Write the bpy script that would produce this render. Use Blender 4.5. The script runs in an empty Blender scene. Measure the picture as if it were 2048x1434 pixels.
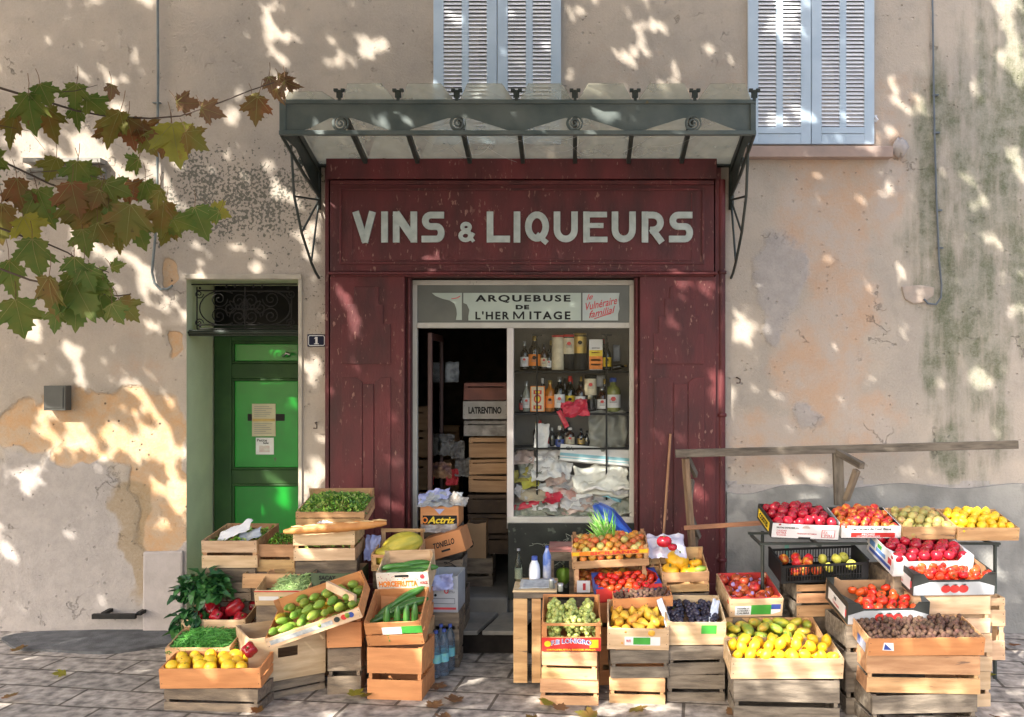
import bpy, math, random
from mathutils import Vector, Matrix, noise
R = math.radians
random.seed(7)
D0, F, VX, VY, ZC = 7.5, 1800.0, 1150.0, 740.0, 2.19
scene = bpy.context.scene
col = scene.collection
# ---------------------------------------------------------------- camera, world, sun, exposure
cd = bpy.data.cameras.new("camera"); cam = bpy.data.objects.new("camera", cd); col.objects.link(cam)
cam.location = (0, -D0, ZC); cam.rotation_euler = (R(90), 0, 0)
cd.sensor_width = 36; cd.lens = 36 * F / 2048; cd.clip_end = 500; cd.clip_start = 0.05
cd.shift_x = -(VX - 1024) / 2048; cd.shift_y = (VY - 717) / 2048
scene.camera = cam
SUN = Vector((-0.46, -0.60, 0.60)).normalized()
w = bpy.data.worlds.new("World"); scene.world = w; w.use_nodes = True
nt = w.node_tree; nt.nodes.clear()
sk = nt.nodes.new('ShaderNodeTexSky'); sk.sky_type = 'NISHITA'; sk.sun_disc = False
sk.sun_elevation = math.asin(SUN.z); sk.sun_rotation = math.atan2(SUN.x, SUN.y)
sk.dust_density = 3.8; sk.ozone_density = 0.6
bg = nt.nodes.new('ShaderNodeBackground'); bg.inputs[1].default_value = 0.15
ow = nt.nodes.new('ShaderNodeOutputWorld')
nt.links.new(sk.outputs[0], bg.inputs[0]); nt.links.new(bg.outputs[0], ow.inputs[0])
sl = bpy.data.lights.new("sun", 'SUN'); sl.energy = 3.4; sl.angle = R(0.53); sl.color = (1.0, 0.95, 0.86)
so = bpy.data.objects.new("sun", sl); col.objects.link(so)
so.rotation_euler = SUN.to_track_quat('Z', 'Y').to_euler(); so.location = (-6, -9, 10)
scene.view_settings.view_transform = 'Standard'; scene.view_settings.look = 'None'
scene.view_settings.exposure = 1.88; scene.view_settings.gamma = 1.0
scene.render.engine = 'CYCLES'
scene.cycles.max_bounces = 8; scene.cycles.transparent_max_bounces = 12
scene.cycles.sample_clamp_indirect = 6.0

def P(px, py, d=0.0):
    """world point seen at photo pixel px,py at distance d in front of the wall"""
    k = (D0 - d) / F
    return Vector(((px - VX) * k, -d, ZC - (py - VY) * k))
def X(px, d=0.0): return (px - VX) * (D0 - d) / F
def Z(py, d=0.0): return ZC - (py - VY) * (D0 - d) / F

# ---------------------------------------------------------------- mesh helper
class MB:
    def __init__(s): s.v = []; s.f = []; s.m = []; s.s = []
    def add(s, vs, fs, mi=0, smooth=False):
        o = len(s.v); s.v += [tuple(v) for v in vs]
        for f in fs:
            s.f.append([i + o for i in f]); s.m.append(mi); s.s.append(smooth)
        return s
    def box(s, x0, x1, y0, y1, z0, z1, mi=0, j=0.0):
        vs = [(x0,y0,z0),(x1,y0,z0),(x1,y1,z0),(x0,y1,z0),(x0,y0,z1),(x1,y0,z1),(x1,y1,z1),(x0,y1,z1)]
        if j: vs = [tuple(c + random.uniform(-j, j) for c in v) for v in vs]
        return s.add(vs, [(0,3,2,1),(4,5,6,7),(0,1,5,4),(1,2,6,5),(2,3,7,6),(3,0,4,7)], mi)
    def prism(s, pts, y0, y1, mi=0):
        """outline in x,z (counter-clockwise seen from the front) extruded from y0 (front) to y1"""
        n = len(pts)
        vs = [(p[0], y0, p[1]) for p in pts] + [(p[0], y1, p[1]) for p in pts]
        fs = [tuple(range(n)), tuple(range(2*n-1, n-1, -1))] + [(i, i+n, (i+1)%n+n, (i+1)%n) for i in range(n)]
        return s.add(vs, fs, mi)
    def tube(s, pts, r, seg=6, mi=0, closed=False, taper=None):
        pts = [Vector(p) for p in pts]; n = len(pts); vs = []; fs = []
        up = None
        for i, p in enumerate(pts):
            a = pts[max(i-1, 0)] if not closed else pts[i-1]
            b = pts[min(i+1, n-1)] if not closed else pts[(i+1) % n]
            t = (b - a)
            if t.length < 1e-9: t = Vector((0,0,1))
            t.normalize()
            if up is None: up = t.orthogonal().normalized()
            up = (up - t * up.dot(t))
            if up.length < 1e-6: up = t.orthogonal()
            up.normalize(); sd = t.cross(up)
            rr = r if taper is None else r * (1 + (taper - 1) * i / max(1, n-1))
            if isinstance(r, (list, tuple)): rr = r[i]
            for k in range(seg):
                an = 2*math.pi*k/seg
                vs.append(p + up*math.cos(an)*rr + sd*math.sin(an)*rr)
        m = n if closed else n-1
        for i in range(m):
            for k in range(seg):
                a = i*seg+k; b = i*seg+(k+1)%seg; c = ((i+1)%n)*seg+(k+1)%seg; e = ((i+1)%n)*seg+k
                fs.append((a, b, c, e))
        s.add(vs, fs, mi, True)
        if not closed: s.add([vs[k] for k in range(seg)], [tuple(range(seg-1,-1,-1))], mi); s.add([vs[(n-1)*seg+k] for k in range(seg)], [tuple(range(seg))], mi)
        return s
    def ribbon(s, pts, wd, y0, y1, mi=0, closed=False):
        """flat stroke in x,z of width wd, extruded y0..y1"""
        pts = [p for i, p in enumerate(pts) if i == 0 or math.hypot(p[0]-pts[i-1][0], p[1]-pts[i-1][1]) > 1e-6]
        n = len(pts); L_ = []; R_ = []
        for i, p in enumerate(pts):
            a = pts[i-1] if (i > 0 or closed) else p
            b = pts[(i+1) % n] if (i < n-1 or closed) else p
            d1 = Vector((p[0]-a[0], p[1]-a[1])); d2 = Vector((b[0]-p[0], b[1]-p[1]))
            if d1.length < 1e-9: d1 = d2.copy()
            if d2.length < 1e-9: d2 = d1.copy()
            d1.normalize(); d2.normalize()
            t = (d1 + d2); t = t.normalized() if t.length > 1e-6 else d1
            nn = Vector((-t.y, t.x)); c = max(0.35, nn.dot(Vector((-d1.y, d1.x))))
            h = wd/2/c
            L_.append((p[0]+nn.x*h, p[1]+nn.y*h)); R_.append((p[0]-nn.x*h, p[1]-nn.y*h))
        vs = []
        for i in range(n): vs += [(L_[i][0], y0, L_[i][1]), (R_[i][0], y0, R_[i][1]), (R_[i][0], y1, R_[i][1]), (L_[i][0], y1, L_[i][1])]
        fs = []
        for i in range(n if closed else n-1):
            a = i*4; b = ((i+1) % n)*4
            for k in range(4): fs.append((a+k, a+(k+1)%4, b+(k+1)%4, b+k))
        if not closed: fs += [(3,2,1,0), tuple((n-1)*4+k for k in range(4))]
        return s.add(vs, fs, mi)
    def lathe(s, prof, seg=16, mi=0, c=(0,0,0), smooth=True):
        vs = []; fs = []; n = len(prof)
        for r, z in prof:
            for k in range(seg):
                a = 2*math.pi*k/seg; vs.append((c[0]+r*math.cos(a), c[1]+r*math.sin(a), c[2]+z))
        for i in range(n-1):
            for k in range(seg): fs.append((i*seg+k, i*seg+(k+1)%seg, (i+1)*seg+(k+1)%seg, (i+1)*seg+k))
        s.add(vs, fs, mi, smooth)
        if prof[0][0] > 1e-5: s.add(vs[:seg], [tuple(range(seg-1,-1,-1))], mi)
        if prof[-1][0] > 1e-5: s.add(vs[-seg:], [tuple(range(seg))], mi)
        return s
    def blob(s, fn, seg=16, rings=10, mi=0, c=(0,0,0), M=None):
        """closed surface: fn(theta 0..pi, phi) -> (x,y,z)"""
        vs = [Vector(fn(0.0, 0.0))]
        for i in range(1, rings):
            for k in range(seg): vs.append(Vector(fn(math.pi*i/rings, 2*math.pi*k/seg)))
        vs.append(Vector(fn(math.pi, 0.0)))
        if M is not None: vs = [M @ v for v in vs]
        vs = [v + Vector(c) for v in vs]
        fs = [(0, 1+k, 1+(k+1)%seg) for k in range(seg)]
        for i in range(rings-2):
            for k in range(seg): fs.append((1+i*seg+k, 1+(i+1)*seg+k, 1+(i+1)*seg+(k+1)%seg, 1+i*seg+(k+1)%seg))
        l = len(vs)-1; b = 1+(rings-2)*seg
        fs += [(l, b+(k+1)%seg, b+k) for k in range(seg)]
        return s.add(vs, fs, mi, True)
    def mesh(s, name, mats):
        me = bpy.data.meshes.new(name); me.from_pydata(s.v, [], s.f)
        me.polygons.foreach_set('material_index', s.m); me.polygons.foreach_set('use_smooth', s.s)
        for m in (mats if isinstance(mats, (list, tuple)) else [mats]): me.materials.append(m)
        me.update(); return me
def link(o, parent=None):
    col.objects.link(o)
    if parent is not None: o.parent = parent
    return o
def obj(name, mb, mats, parent=None, loc=None, bevel=0.0, M=None):
    o = bpy.data.objects.new(name, mb.mesh(name, mats)); link(o, parent)
    if loc is not None: o.location = loc
    if M is not None: o.matrix_basis = M
    if bevel:
        b = o.modifiers.new('bevel', 'BEVEL'); b.width = bevel; b.segments = 2; b.limit_method = 'ANGLE'
    return o
def tag(o, label, cat=None, group=None, kind=None):
    if label: o['label'] = label
    if cat: o['category'] = cat
    if group: o['group'] = group
    if kind: o['kind'] = kind
    return o
def empty(name, loc=(0,0,0), label=None, cat=None, group=None, M=None):
    o = bpy.data.objects.new(name, None); link(o); o.empty_display_size = 0.1
    if M is not None: o.matrix_basis = M
    else: o.location = loc
    return tag(o, label, cat, group)
def copy_tree(o, M=None, parent=None):
    c = o.copy(); link(c, parent)
    if M is not None: c.matrix_basis = M
    for ch in list(o.children): copy_tree(ch, None, c)
    return c

# ---------------------------------------------------------------- materials
MATS = {}
def lin(c): return tuple(c) + (1.0,)
def mat(name, c1, c2=None, rough=0.6, scale=8.0, detail=4.0, bump=0.0, bscale=None, stretch=(1,1,1), rnd=0.12, spec=0.5,
        metal=0.0, lo=0.35, hi=0.65, coat=0.0, trans=0.0, hue=0.0, spots=None, sss=0.0):
    if name in MATS: return MATS[name]
    m = bpy.data.materials.new(name); m.use_nodes = True; MATS[name] = m
    t = m.node_tree; N = t.nodes; Lk = t.links; b = N['Principled BSDF']
    tc = N.new('ShaderNodeTexCoord'); mp = N.new('ShaderNodeMapping'); mp.inputs['Scale'].default_value = stretch
    Lk.new(tc.outputs['Object'], mp.inputs['Vector'])
    oi = N.new('ShaderNodeObjectInfo')
    ad = N.new('ShaderNodeVectorMath'); ad.operation = 'MULTIPLY_ADD'; ad.inputs[1].default_value = (17, 11, 23)
    cb = N.new('ShaderNodeCombineXYZ')
    for k in range(3): Lk.new(oi.outputs['Random'], cb.inputs[k])
    Lk.new(cb.outputs[0], ad.inputs[0]); Lk.new(mp.outputs[0], ad.inputs[2])
    no = N.new('ShaderNodeTexNoise'); no.inputs['Scale'].default_value = scale; no.inputs['Detail'].default_value = detail
    Lk.new(ad.outputs[0], no.inputs['Vector'])
    cr = N.new('ShaderNodeValToRGB'); cr.color_ramp.elements[0].position = lo; cr.color_ramp.elements[1].position = hi
    cr.color_ramp.elements[0].color = lin(c1); cr.color_ramp.elements[1].color = lin(c2 or tuple(x*0.75 for x in c1))
    Lk.new(no.outputs['Fac'], cr.inputs[0])
    colr = cr.outputs[0]
    if spots:
        vo = N.new('ShaderNodeTexNoise'); vo.inputs['Scale'].default_value = spots[1]; vo.inputs['Detail'].default_value = 3
        Lk.new(ad.outputs[0], vo.inputs['Vector'])
        r2 = N.new('ShaderNodeValToRGB'); r2.color_ramp.elements[0].position = spots[2]; r2.color_ramp.elements[1].position = spots[2]+0.04
        Lk.new(vo.outputs['Fac'], r2.inputs[0])
        mx = N.new('ShaderNodeMix'); mx.data_type = 'RGBA'
        lf_ = N.new('ShaderNodeTexNoise'); lf_.inputs['Scale'].default_value = spots[1]*.16; lf_.inputs['Detail'].default_value = 3; Lk.new(ad.outputs[0], lf_.inputs['Vector'])
        lm_ = N.new('ShaderNodeMapRange'); lm_.inputs[1].default_value = .42; lm_.inputs[2].default_value = .60; Lk.new(lf_.outputs['Fac'], lm_.inputs[0])
        mu_ = N.new('ShaderNodeMath'); mu_.operation = 'MULTIPLY'; Lk.new(lm_.outputs[0], mu_.inputs[0]); Lk.new(r2.outputs[0], mu_.inputs[1]); Lk.new(mu_.outputs[0], mx.inputs[0])
        Lk.new(colr, mx.inputs[6]); mx.inputs[7].default_value = lin(spots[0]); colr = mx.outputs[2]
    if rnd or hue:
        hs = N.new('ShaderNodeHueSaturation')
        mr = N.new('ShaderNodeMapRange'); mr.inputs[3].default_value = 1-rnd; mr.inputs[4].default_value = 1+rnd
        Lk.new(oi.outputs['Random'], mr.inputs[0]); Lk.new(mr.outputs[0], hs.inputs['Value'])
        if hue:
            mh = N.new('ShaderNodeMapRange'); mh.inputs[3].default_value = 0.5-hue; mh.inputs[4].default_value = 0.5+hue
            ml = N.new('ShaderNodeMath'); ml.operation = 'MULTIPLY'; ml.inputs[1].default_value = 37.0
            fr = N.new('ShaderNodeMath'); fr.operation = 'FRACT'
            Lk.new(oi.outputs['Random'], ml.inputs[0]); Lk.new(ml.outputs[0], fr.inputs[0]); Lk.new(fr.outputs[0], mh.inputs[0])
            Lk.new(mh.outputs[0], hs.inputs['Hue'])
        Lk.new(colr, hs.inputs['Color']); colr = hs.outputs[0]
    Lk.new(colr, b.inputs['Base Color'])
    b.inputs['Roughness'].default_value = rough; b.inputs['Metallic'].default_value = metal
    b.inputs['Specular IOR Level'].default_value = spec; b.inputs['Coat Weight'].default_value = coat
    if coat: b.inputs['Coat Roughness'].default_value = 0.15
    if sss: b.inputs['Subsurface Weight'].default_value = sss; b.inputs['Subsurface Scale'].default_value = 0.01
    if bump:
        bn = N.new('ShaderNodeTexNoise'); bn.inputs['Scale'].default_value = bscale or scale*4; bn.inputs['Detail'].default_value = 5
        Lk.new(ad.outputs[0], bn.inputs['Vector'])
        bp = N.new('ShaderNodeBump'); bp.inputs['Strength'].default_value = bump; bp.inputs['Distance'].default_value = 0.01
        Lk.new(bn.outputs['Fac'], bp.inputs['Height']); Lk.new(bp.outputs[0], b.inputs['Normal'])
    if trans:
        tr = N.new('ShaderNodeBsdfTransparent'); ms = N.new('ShaderNodeMixShader'); ms.inputs[0].default_value = trans
        Lk.new(b.outputs[0], ms.inputs[1]); Lk.new(tr.outputs[0], ms.inputs[2])
        Lk.new(ms.outputs[0], N['Material Output'].inputs['Surface'])
    return m
def glass_mat(name, tint=(0.92,0.95,0.93), refl=0.12, dirt=0.0, dirtc=(0.5,0.5,0.45)):
    if name in MATS: return MATS[name]
    m = bpy.data.materials.new(name); m.use_nodes = True; MATS[name] = m
    t = m.node_tree; N = t.nodes; Lk = t.links; N.clear()
    out = N.new('ShaderNodeOutputMaterial'); tr = N.new('ShaderNodeBsdfTransparent'); tr.inputs[0].default_value = lin(tint)
    gl = N.new('ShaderNodeBsdfGlossy'); gl.inputs['Roughness'].default_value = 0.03
    lw = N.new('ShaderNodeLayerWeight'); lw.inputs[0].default_value = refl
    m1 = N.new('ShaderNodeMixShader'); Lk.new(lw.outputs['Fresnel'], m1.inputs[0]); Lk.new(tr.outputs[0], m1.inputs[1]); Lk.new(gl.outputs[0], m1.inputs[2])
    last = m1
    if dirt:
        df = N.new('ShaderNodeBsdfDiffuse'); df.inputs[0].default_value = lin(dirtc)
        tl = N.new('ShaderNodeBsdfTranslucent'); tl.inputs[0].default_value = lin(dirtc)
        a = N.new('ShaderNodeMixShader'); a.inputs[0].default_value = 0.6; Lk.new(df.outputs[0], a.inputs[1]); Lk.new(tl.outputs[0], a.inputs[2])
        tc = N.new('ShaderNodeTexCoord'); no = N.new('ShaderNodeTexNoise'); no.inputs['Scale'].default_value = 5; no.inputs['Detail'].default_value = 6
        Lk.new(tc.outputs['Object'], no.inputs[0])
        mr = N.new('ShaderNodeMapRange'); mr.inputs[1].default_value = 0.3; mr.inputs[2].default_value = 0.7
        mr.inputs[3].default_value = dirt*0.7; mr.inputs[4].default_value = min(1, dirt*1.3); Lk.new(no.outputs['Fac'], mr.inputs[0])
        m2 = N.new('ShaderNodeMixShader'); Lk.new(mr.outputs[0], m2.inputs[0]); Lk.new(m1.outputs[0], m2.inputs[1]); Lk.new(a.outputs[0], m2.inputs[2]); last = m2
    Lk.new(last.outputs[0], out.inputs[0]); return m

def wall_mat():
    m = bpy.data.materials.new('aged_plaster'); m.use_nodes = True
    t = m.node_tree; N = t.nodes; Lk = t.links; b = N['Principled BSDF']
    tc = N.new('ShaderNodeTexCoord')
    def noi(sc, det=5, rough=0.6, st=None):
        n = N.new('ShaderNodeTexNoise'); n.inputs['Scale'].default_value = sc; n.inputs['Detail'].default_value = det; n.inputs['Roughness'].default_value = rough
        if st:
            mp = N.new('ShaderNodeMapping'); mp.inputs['Scale'].default_value = st; Lk.new(tc.outputs['Object'], mp.inputs[0]); Lk.new(mp.outputs[0], n.inputs[0])
        else: Lk.new(tc.outputs['Object'], n.inputs[0])
        return n.outputs['Fac']
    def math_(op, a, b_, c=None):
        n = N.new('ShaderNodeMath'); n.operation = op
        for i, v in enumerate((a, b_, c)):
            if v is None: continue
            if isinstance(v, (int, float)): n.inputs[i].default_value = v
            else: Lk.new(v, n.inputs[i])
        return n.outputs[0]
    def rng(v, a, b_, c=0.0, d=1.0):
        n = N.new('ShaderNodeMapRange'); n.interpolation_type = 'SMOOTHSTEP'
        for i, q in enumerate((a, b_, c, d)): n.inputs[i+1].default_value = q
        Lk.new(v, n.inputs[0]); return n.outputs[0]
    def mix(f, a, b_):
        n = N.new('ShaderNodeMix'); n.data_type = 'RGBA'
        if isinstance(f, (int, float)): n.inputs[0].default_value = f
        else: Lk.new(f, n.inputs[0])
        for i, v in ((6, a), (7, b_)):
            if isinstance(v, tuple): n.inputs[i].default_value = lin(v)
            else: Lk.new(v, n.inputs[i])
        return n.outputs[2]
    at1 = N.new('ShaderNodeAttribute'); at1.attribute_name = 'm1'; s1 = N.new('ShaderNodeSeparateColor'); Lk.new(at1.outputs['Color'], s1.inputs[0])
    at2 = N.new('ShaderNodeAttribute'); at2.attribute_name = 'm2'; s2 = N.new('ShaderNodeSeparateColor'); Lk.new(at2.outputs['Color'], s2.inputs[0])
    big = noi(1.3, 6); mid = noi(7, 6, 0.65); fine = noi(60, 4, 0.7); grain = noi(220, 2, 0.6)
    c = mix(rng(big, 0.35, 0.65), (0.50,0.42,0.34), (0.40,0.345,0.29))
    c = mix(rng(mid, 0.45, 0.75, 0, 0.35), c, (0.30,0.26,0.22))
    c = mix(rng(s1.outputs[1], 0.0, 1.0, 0, 0.0), c, c)
    ed = math_('MULTIPLY_ADD', mid, 0.6, -0.3)
    def sharp(src, soft=0.04): return rng(math_('ADD', src, ed), 0.5-soft, 0.5+soft)
    pk = mix(rng(noi(3.2,5,.6), 0.35, 0.65), (0.55,0.35,0.225), (0.50,0.415,0.35))
    c = mix(math_('MULTIPLY', rng(math_('ADD', s2.outputs[1], math_('MULTIPLY_ADD', mid, 1.1, -0.55)), 0.2, 0.8), 0.85), c, pk)
    cem = math_('MULTIPLY', sharp(s2.outputs[0], 0.10), 0.85); cc = mix(rng(mid, 0.35, 0.65), (0.43,0.385,0.36), (0.36,0.325,0.305))
    c = mix(cem, c, cc)
    och = sharp(s1.outputs[1], 0.08); vor = N.new('ShaderNodeTexVoronoi'); vor.inputs['Scale'].default_value = 16; Lk.new(tc.outputs['Object'], vor.inputs[0])
    oc = mix(rng(mid, 0.3, 0.7), (0.56,0.325,0.155), (0.50,0.37,0.25))
    hole = math_('MULTIPLY', rng(vor.outputs['Distance'], 0.10, 0.18, 1, 0), rng(noi(4.0, 3), 0.5, 0.6))
    oc = mix(hole, oc, (0.12,0.085,0.06))
    c = mix(och, c, oc)
    tan = rng(math_('ADD', s2.outputs[2], ed), 0.35, 0.65); c = mix(math_('MULTIPLY', tan, 0.75), c, (0.33,0.235,0.125))
    drip = noi(3.0, 5, 0.6, (2.2,1,0.35))
    mo = rng(math_('ADD', s1.outputs[2], math_('MULTIPLY_ADD', drip, 2.4, -1.35)), 0.25, 1.05)
    mc = mix(rng(noi(5,6,.7), 0.38, 0.62), (0.085,0.105,0.05), (0.27,0.26,0.20))
    c = mix(math_('MULTIPLY', mo, 0.88), c, mc)
    sp = noi(40, 2, 0.5); sp2 = noi(7, 5, 0.65)
    thr = math_('SUBTRACT', math_('ADD', math_('MULTIPLY', sp, 0.75), math_('MULTIPLY', sp2, 0.35)), math_('MULTIPLY_ADD', s1.outputs[0], -0.205, 0.735))
    spk = rng(thr, 0.0, 0.035)
    c = mix(math_('MULTIPLY', spk, 0.85), c, (0.085,0.088,0.07))
    c = mix(rng(fine, 0.3, 0.8, 0, 0.22), c, (0.62,0.55,0.47))
    wv = noi(2.2, 3, 0.5, (1,1,1)); cr = rng(math_('ABSOLUTE', math_('SUBTRACT', noi(1.7, 7, 0.62), 0.5), 0), 0.0, 0.006, 1, 0)
    cr = math_('MULTIPLY', cr, rng(wv, 0.58, 0.64)); c = mix(math_('MULTIPLY', cr, 0.35), c, (0.13,0.11,0.09))
    Lk.new(c, b.inputs['Base Color']); b.inputs['Roughness'].default_value = 0.92; b.inputs['Specular IOR Level'].default_value = 0.2
    h = math_('ADD', math_('MULTIPLY', mid, 0.5), math_('MULTIPLY', fine, 0.25)); h = math_('ADD', h, math_('MULTIPLY', grain, 0.1))
    h = math_('SUBTRACT', h, math_('MULTIPLY', och, 0.6)); h = math_('ADD', h, math_('MULTIPLY', cem, 0.35)); h = math_('SUBTRACT', h, math_('MULTIPLY', hole, 0.8)); h = math_('SUBTRACT', h, math_('MULTIPLY', cr, 0.5))
    bp = N.new('ShaderNodeBump'); bp.inputs['Strength'].default_value = 0.85; bp.inputs['Distance'].default_value = 0.02
    Lk.new(h, bp.inputs['Height']); Lk.new(bp.outputs[0], b.inputs['Normal'])
    return m

def paint_mat(name, c, wear=(0.45,0.38,0.33), lvl=0.70, rough=0.45, dark=None):
    """old brushed paint with chips, vertical streaks"""
    if name in MATS: return MATS[name]
    m = mat(name, c, dark or tuple(x*0.62 for x in c), rough=rough, scale=3.0, detail=7, bump=0.35, bscale=45, rnd=0.06, stretch=(1.6,1,0.6), lo=0.3, hi=0.72, spots=(wear, 26.0, lvl))
    return m
WOOD = mat('poplar_wood', (0.60,0.36,0.175), (0.40,0.215,0.095), rough=0.7, scale=3.0, detail=8, bump=0.25, bscale=30, stretch=(1.2,8,8), rnd=0.2, hue=0.012, spots=((0.20,0.12,0.07), 5.0, 0.66))
WOODL = mat('pale_wood', (0.68,0.485,0.30), (0.50,0.325,0.18), rough=0.72, scale=3.0, detail=8, bump=0.2, bscale=30, stretch=(1.2,8,8), rnd=0.14, hue=0.01)
WOODO = mat('orange_wood', (0.62,0.27,0.10), (0.50,0.20,0.07), rough=0.65, scale=3.0, detail=8, bump=0.2, bscale=30, stretch=(1.2,8,8), rnd=0.12)
WOODD = mat('weathered_wood', (0.24,0.18,0.12), (0.12,0.09,0.065), rough=0.85, scale=4.0, detail=8, bump=0.5, bscale=26, stretch=(1.5,8,8), rnd=0.3)
WOODG = mat('grey_wood', (0.22,0.18,0.135), (0.10,0.08,0.06), rough=0.85, scale=4.0, detail=8, bump=0.5, bscale=26, stretch=(1.5,9,9), rnd=0.2)
CARD = mat('cardboard', (0.42,0.26,0.14), (0.34,0.20,0.10), rough=0.85, scale=4, rnd=0.1, bump=0.1)
CARDO = mat('orange_cardboard', (0.52,0.22,0.085), (0.42,0.17,0.06), rough=0.8, scale=4, rnd=0.05, bump=0.15)
WHITEC = mat('white_cardboard', (0.72,0.70,0.69), (0.60,0.585,0.58), rough=0.6, scale=5, rnd=0.04)
GREYC = mat('grey_cardboard', (0.46,0.47,0.48), (0.36,0.37,0.39), rough=0.55, scale=6, rnd=0.04)
BLACKC = mat('black_cardboard', (0.022,0.024,0.022), (0.04,0.042,0.038), rough=0.5, scale=6, rnd=0.1)
BLUEC = mat('blue_print', (0.03,0.06,0.28), (0.05,0.09,0.35), rough=0.5, scale=8, rnd=0.0)
REDP = mat('red_print', (0.60,0.04,0.03), (0.50,0.03,0.03), rough=0.5, scale=10, rnd=0.03)
GREENP = mat('green_sticker', (0.06,0.36,0.05), (0.05,0.28,0.04), rough=0.5, scale=10, rnd=0.05)
YELP = mat('yellow_print', (0.85,0.62,0.03), (0.75,0.5,0.02), rough=0.5, scale=10, rnd=0.03)
ORP = mat('orange_print', (0.85,0.25,0.02), (0.75,0.20,0.02), rough=0.5, scale=10, rnd=0.03)
INK = mat('black_ink', (0.018,0.018,0.018), (0.03,0.03,0.028), rough=0.75, rnd=0.0, spec=0.15)
INKG = mat('grey_ink', (0.20,0.20,0.21), (0.15,0.15,0.16), rough=0.6, rnd=0.0)
PAPER = mat('white_paper', (0.78,0.77,0.76), (0.68,0.67,0.68), rough=0.7, scale=9, rnd=0.04)
MAROON = paint_mat('maroon_paint', (0.145,0.020,0.022), wear=(0.27,0.13,0.10), lvl=0.635, rough=0.6, dark=(0.052,0.010,0.010))
CREAM = paint_mat('cream_paint', (0.56,0.53,0.46), wear=(0.22,0.19,0.15), lvl=0.70, rough=0.55, dark=(0.44,0.41,0.35))
GREEND = mat('green_door_paint', (0.006,0.28,0.024), (0.005,0.20,0.018), rough=0.26, scale=2.5, bump=0.10, bscale=9, rnd=0.0, coat=0.2, spec=0.3, spots=((0.05,0.12,0.04), 24, 0.70))
GREENF = mat('dark_green_paint', (0.034,0.09,0.024), (0.022,0.062,0.018), rough=0.5, spec=0.25, scale=4, bump=0.15, rnd=0.0)
REVEAL = mat('green_grey_render', (0.62,0.66,0.43), (0.53,0.57,0.37), rough=0.9, scale=3, bump=0.3, bscale=60, rnd=0.0, spots=((0.24,0.15,0.09), 3.0, 0.75))
IRON = mat('black_iron', (0.012,0.012,0.012), (0.024,0.021,0.018), rough=0.6, scale=20, spec=0.25, rnd=0.0)
METALC = mat('green_grey_metal', (0.078,0.104,0.102), (0.135,0.155,0.145), rough=0.5, scale=5, detail=7, bump=0.15, bscale=40, rnd=0.0, spots=((0.16,0.13,0.07), 9.0, 0.68))
DARKM = mat('dark_green_metal', (0.022,0.034,0.03), (0.045,0.05,0.042), rough=0.5, scale=9, bump=0.2, rnd=0.0)
DARK = mat('dark_interior', (0.012,0.010,0.009), (0.022,0.018,0.015), rough=0.9, rnd=0.1, spec=.1)  # near-black that paints in the shade of hollows
SHUT = mat('pale_blue_paint', (0.50,0.60,0.70), (0.42,0.52,0.62), rough=0.6, scale=4, bump=0.1, rnd=0.0, spots=((0.55,0.55,0.55), 22.0, 0.72))
LOUV = mat('louvre_paint', (0.78,0.78,0.80), (0.70,0.70,0.73), rough=0.6, scale=6, rnd=0.0)
SILL = mat('terracotta_sill', (0.42,0.30,0.245), (0.33,0.25,0.215), rough=0.85, scale=5, bump=0.3, rnd=0.0)
CABLE = mat('grey_conduit', (0.20,0.225,0.22), (0.14,0.16,0.155), rough=0.55, scale=10, rnd=0.0)
STONE = mat('pale_stone', (0.50,0.44,0.41), (0.42,0.37,0.34), rough=0.9, scale=6, bump=0.5, bscale=40, rnd=0.1)
STEPM = mat('worn_step_stone', (0.18,0.165,0.14), (0.13,0.12,0.105), rough=0.85, scale=5, bump=0.4, bscale=30, rnd=0.08)
CLEAR = glass_mat('window_glass', (0.95,0.96,0.95), 0.16)
ROOFG = glass_mat('wired_glass', (0.85,0.88,0.84), 0.12, 0.38, (0.66,0.62,0.50))
BOTG = mat('dark_bottle_glass', (0.010,0.016,0.010), (0.016,0.010,0.006), rough=0.06, rnd=0.3, spec=0.8)
BOTB = mat('brown_bottle_glass', (0.05,0.02,0.008), (0.03,0.012,0.006), rough=0.06, rnd=0.3, spec=0.8)
# ---------------------------------------------------------------- text
def text_mesh(s, bold=0.0, shear=0.0, space=1.0):
    cu = bpy.data.curves.new('t', 'FONT'); cu.body = s; cu.size = 1.0; cu.align_x = 'CENTER'; cu.align_y = 'CENTER'
    cu.offset = bold; cu.shear = shear; cu.space_character = space; cu.resolution_u = 3; cu.extrude = 0.0
    o = bpy.data.objects.new('t', cu); col.objects.link(o)
    dg = bpy.context.evaluated_depsgraph_get()
    me = bpy.data.meshes.new_from_object(o.evaluated_get(dg)); bpy.data.objects.remove(o); bpy.data.curves.remove(cu)
    return me
def text(s, width, height, m, parent=None, M=None, bold=0.0, shear=0.0, space=1.0, name='printed_text', arc=0.0):
    """lettering facing -y, fitted into width x height, centred on M"""
    me = text_mesh(s, bold, shear, space); vs = [v.co.copy() for v in me.vertices]
    if not vs: return None
    x0 = min(v.x for v in vs); x1 = max(v.x for v in vs); y0 = min(v.y for v in vs); y1 = max(v.y for v in vs)
    for v in me.vertices:
        x = ((v.co.x-x0)/(x1-x0)-0.5)*width; z = ((v.co.y-y0)/(y1-y0)-0.5)*height
        z += arc*(1-(2*x/width)**2)
        v.co = (x, 0, z)
    me.materials.clear(); me.materials.append(m); me.update(); me.name = name
    o = bpy.data.objects.new(name, me); link(o, parent)
    if M is not None: o.matrix_basis = M
    return o
T = Matrix.Translation
def Rx(a): return Matrix.Rotation(R(a), 4, 'X')
def Ry(a): return Matrix.Rotation(R(a), 4, 'Y')
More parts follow.
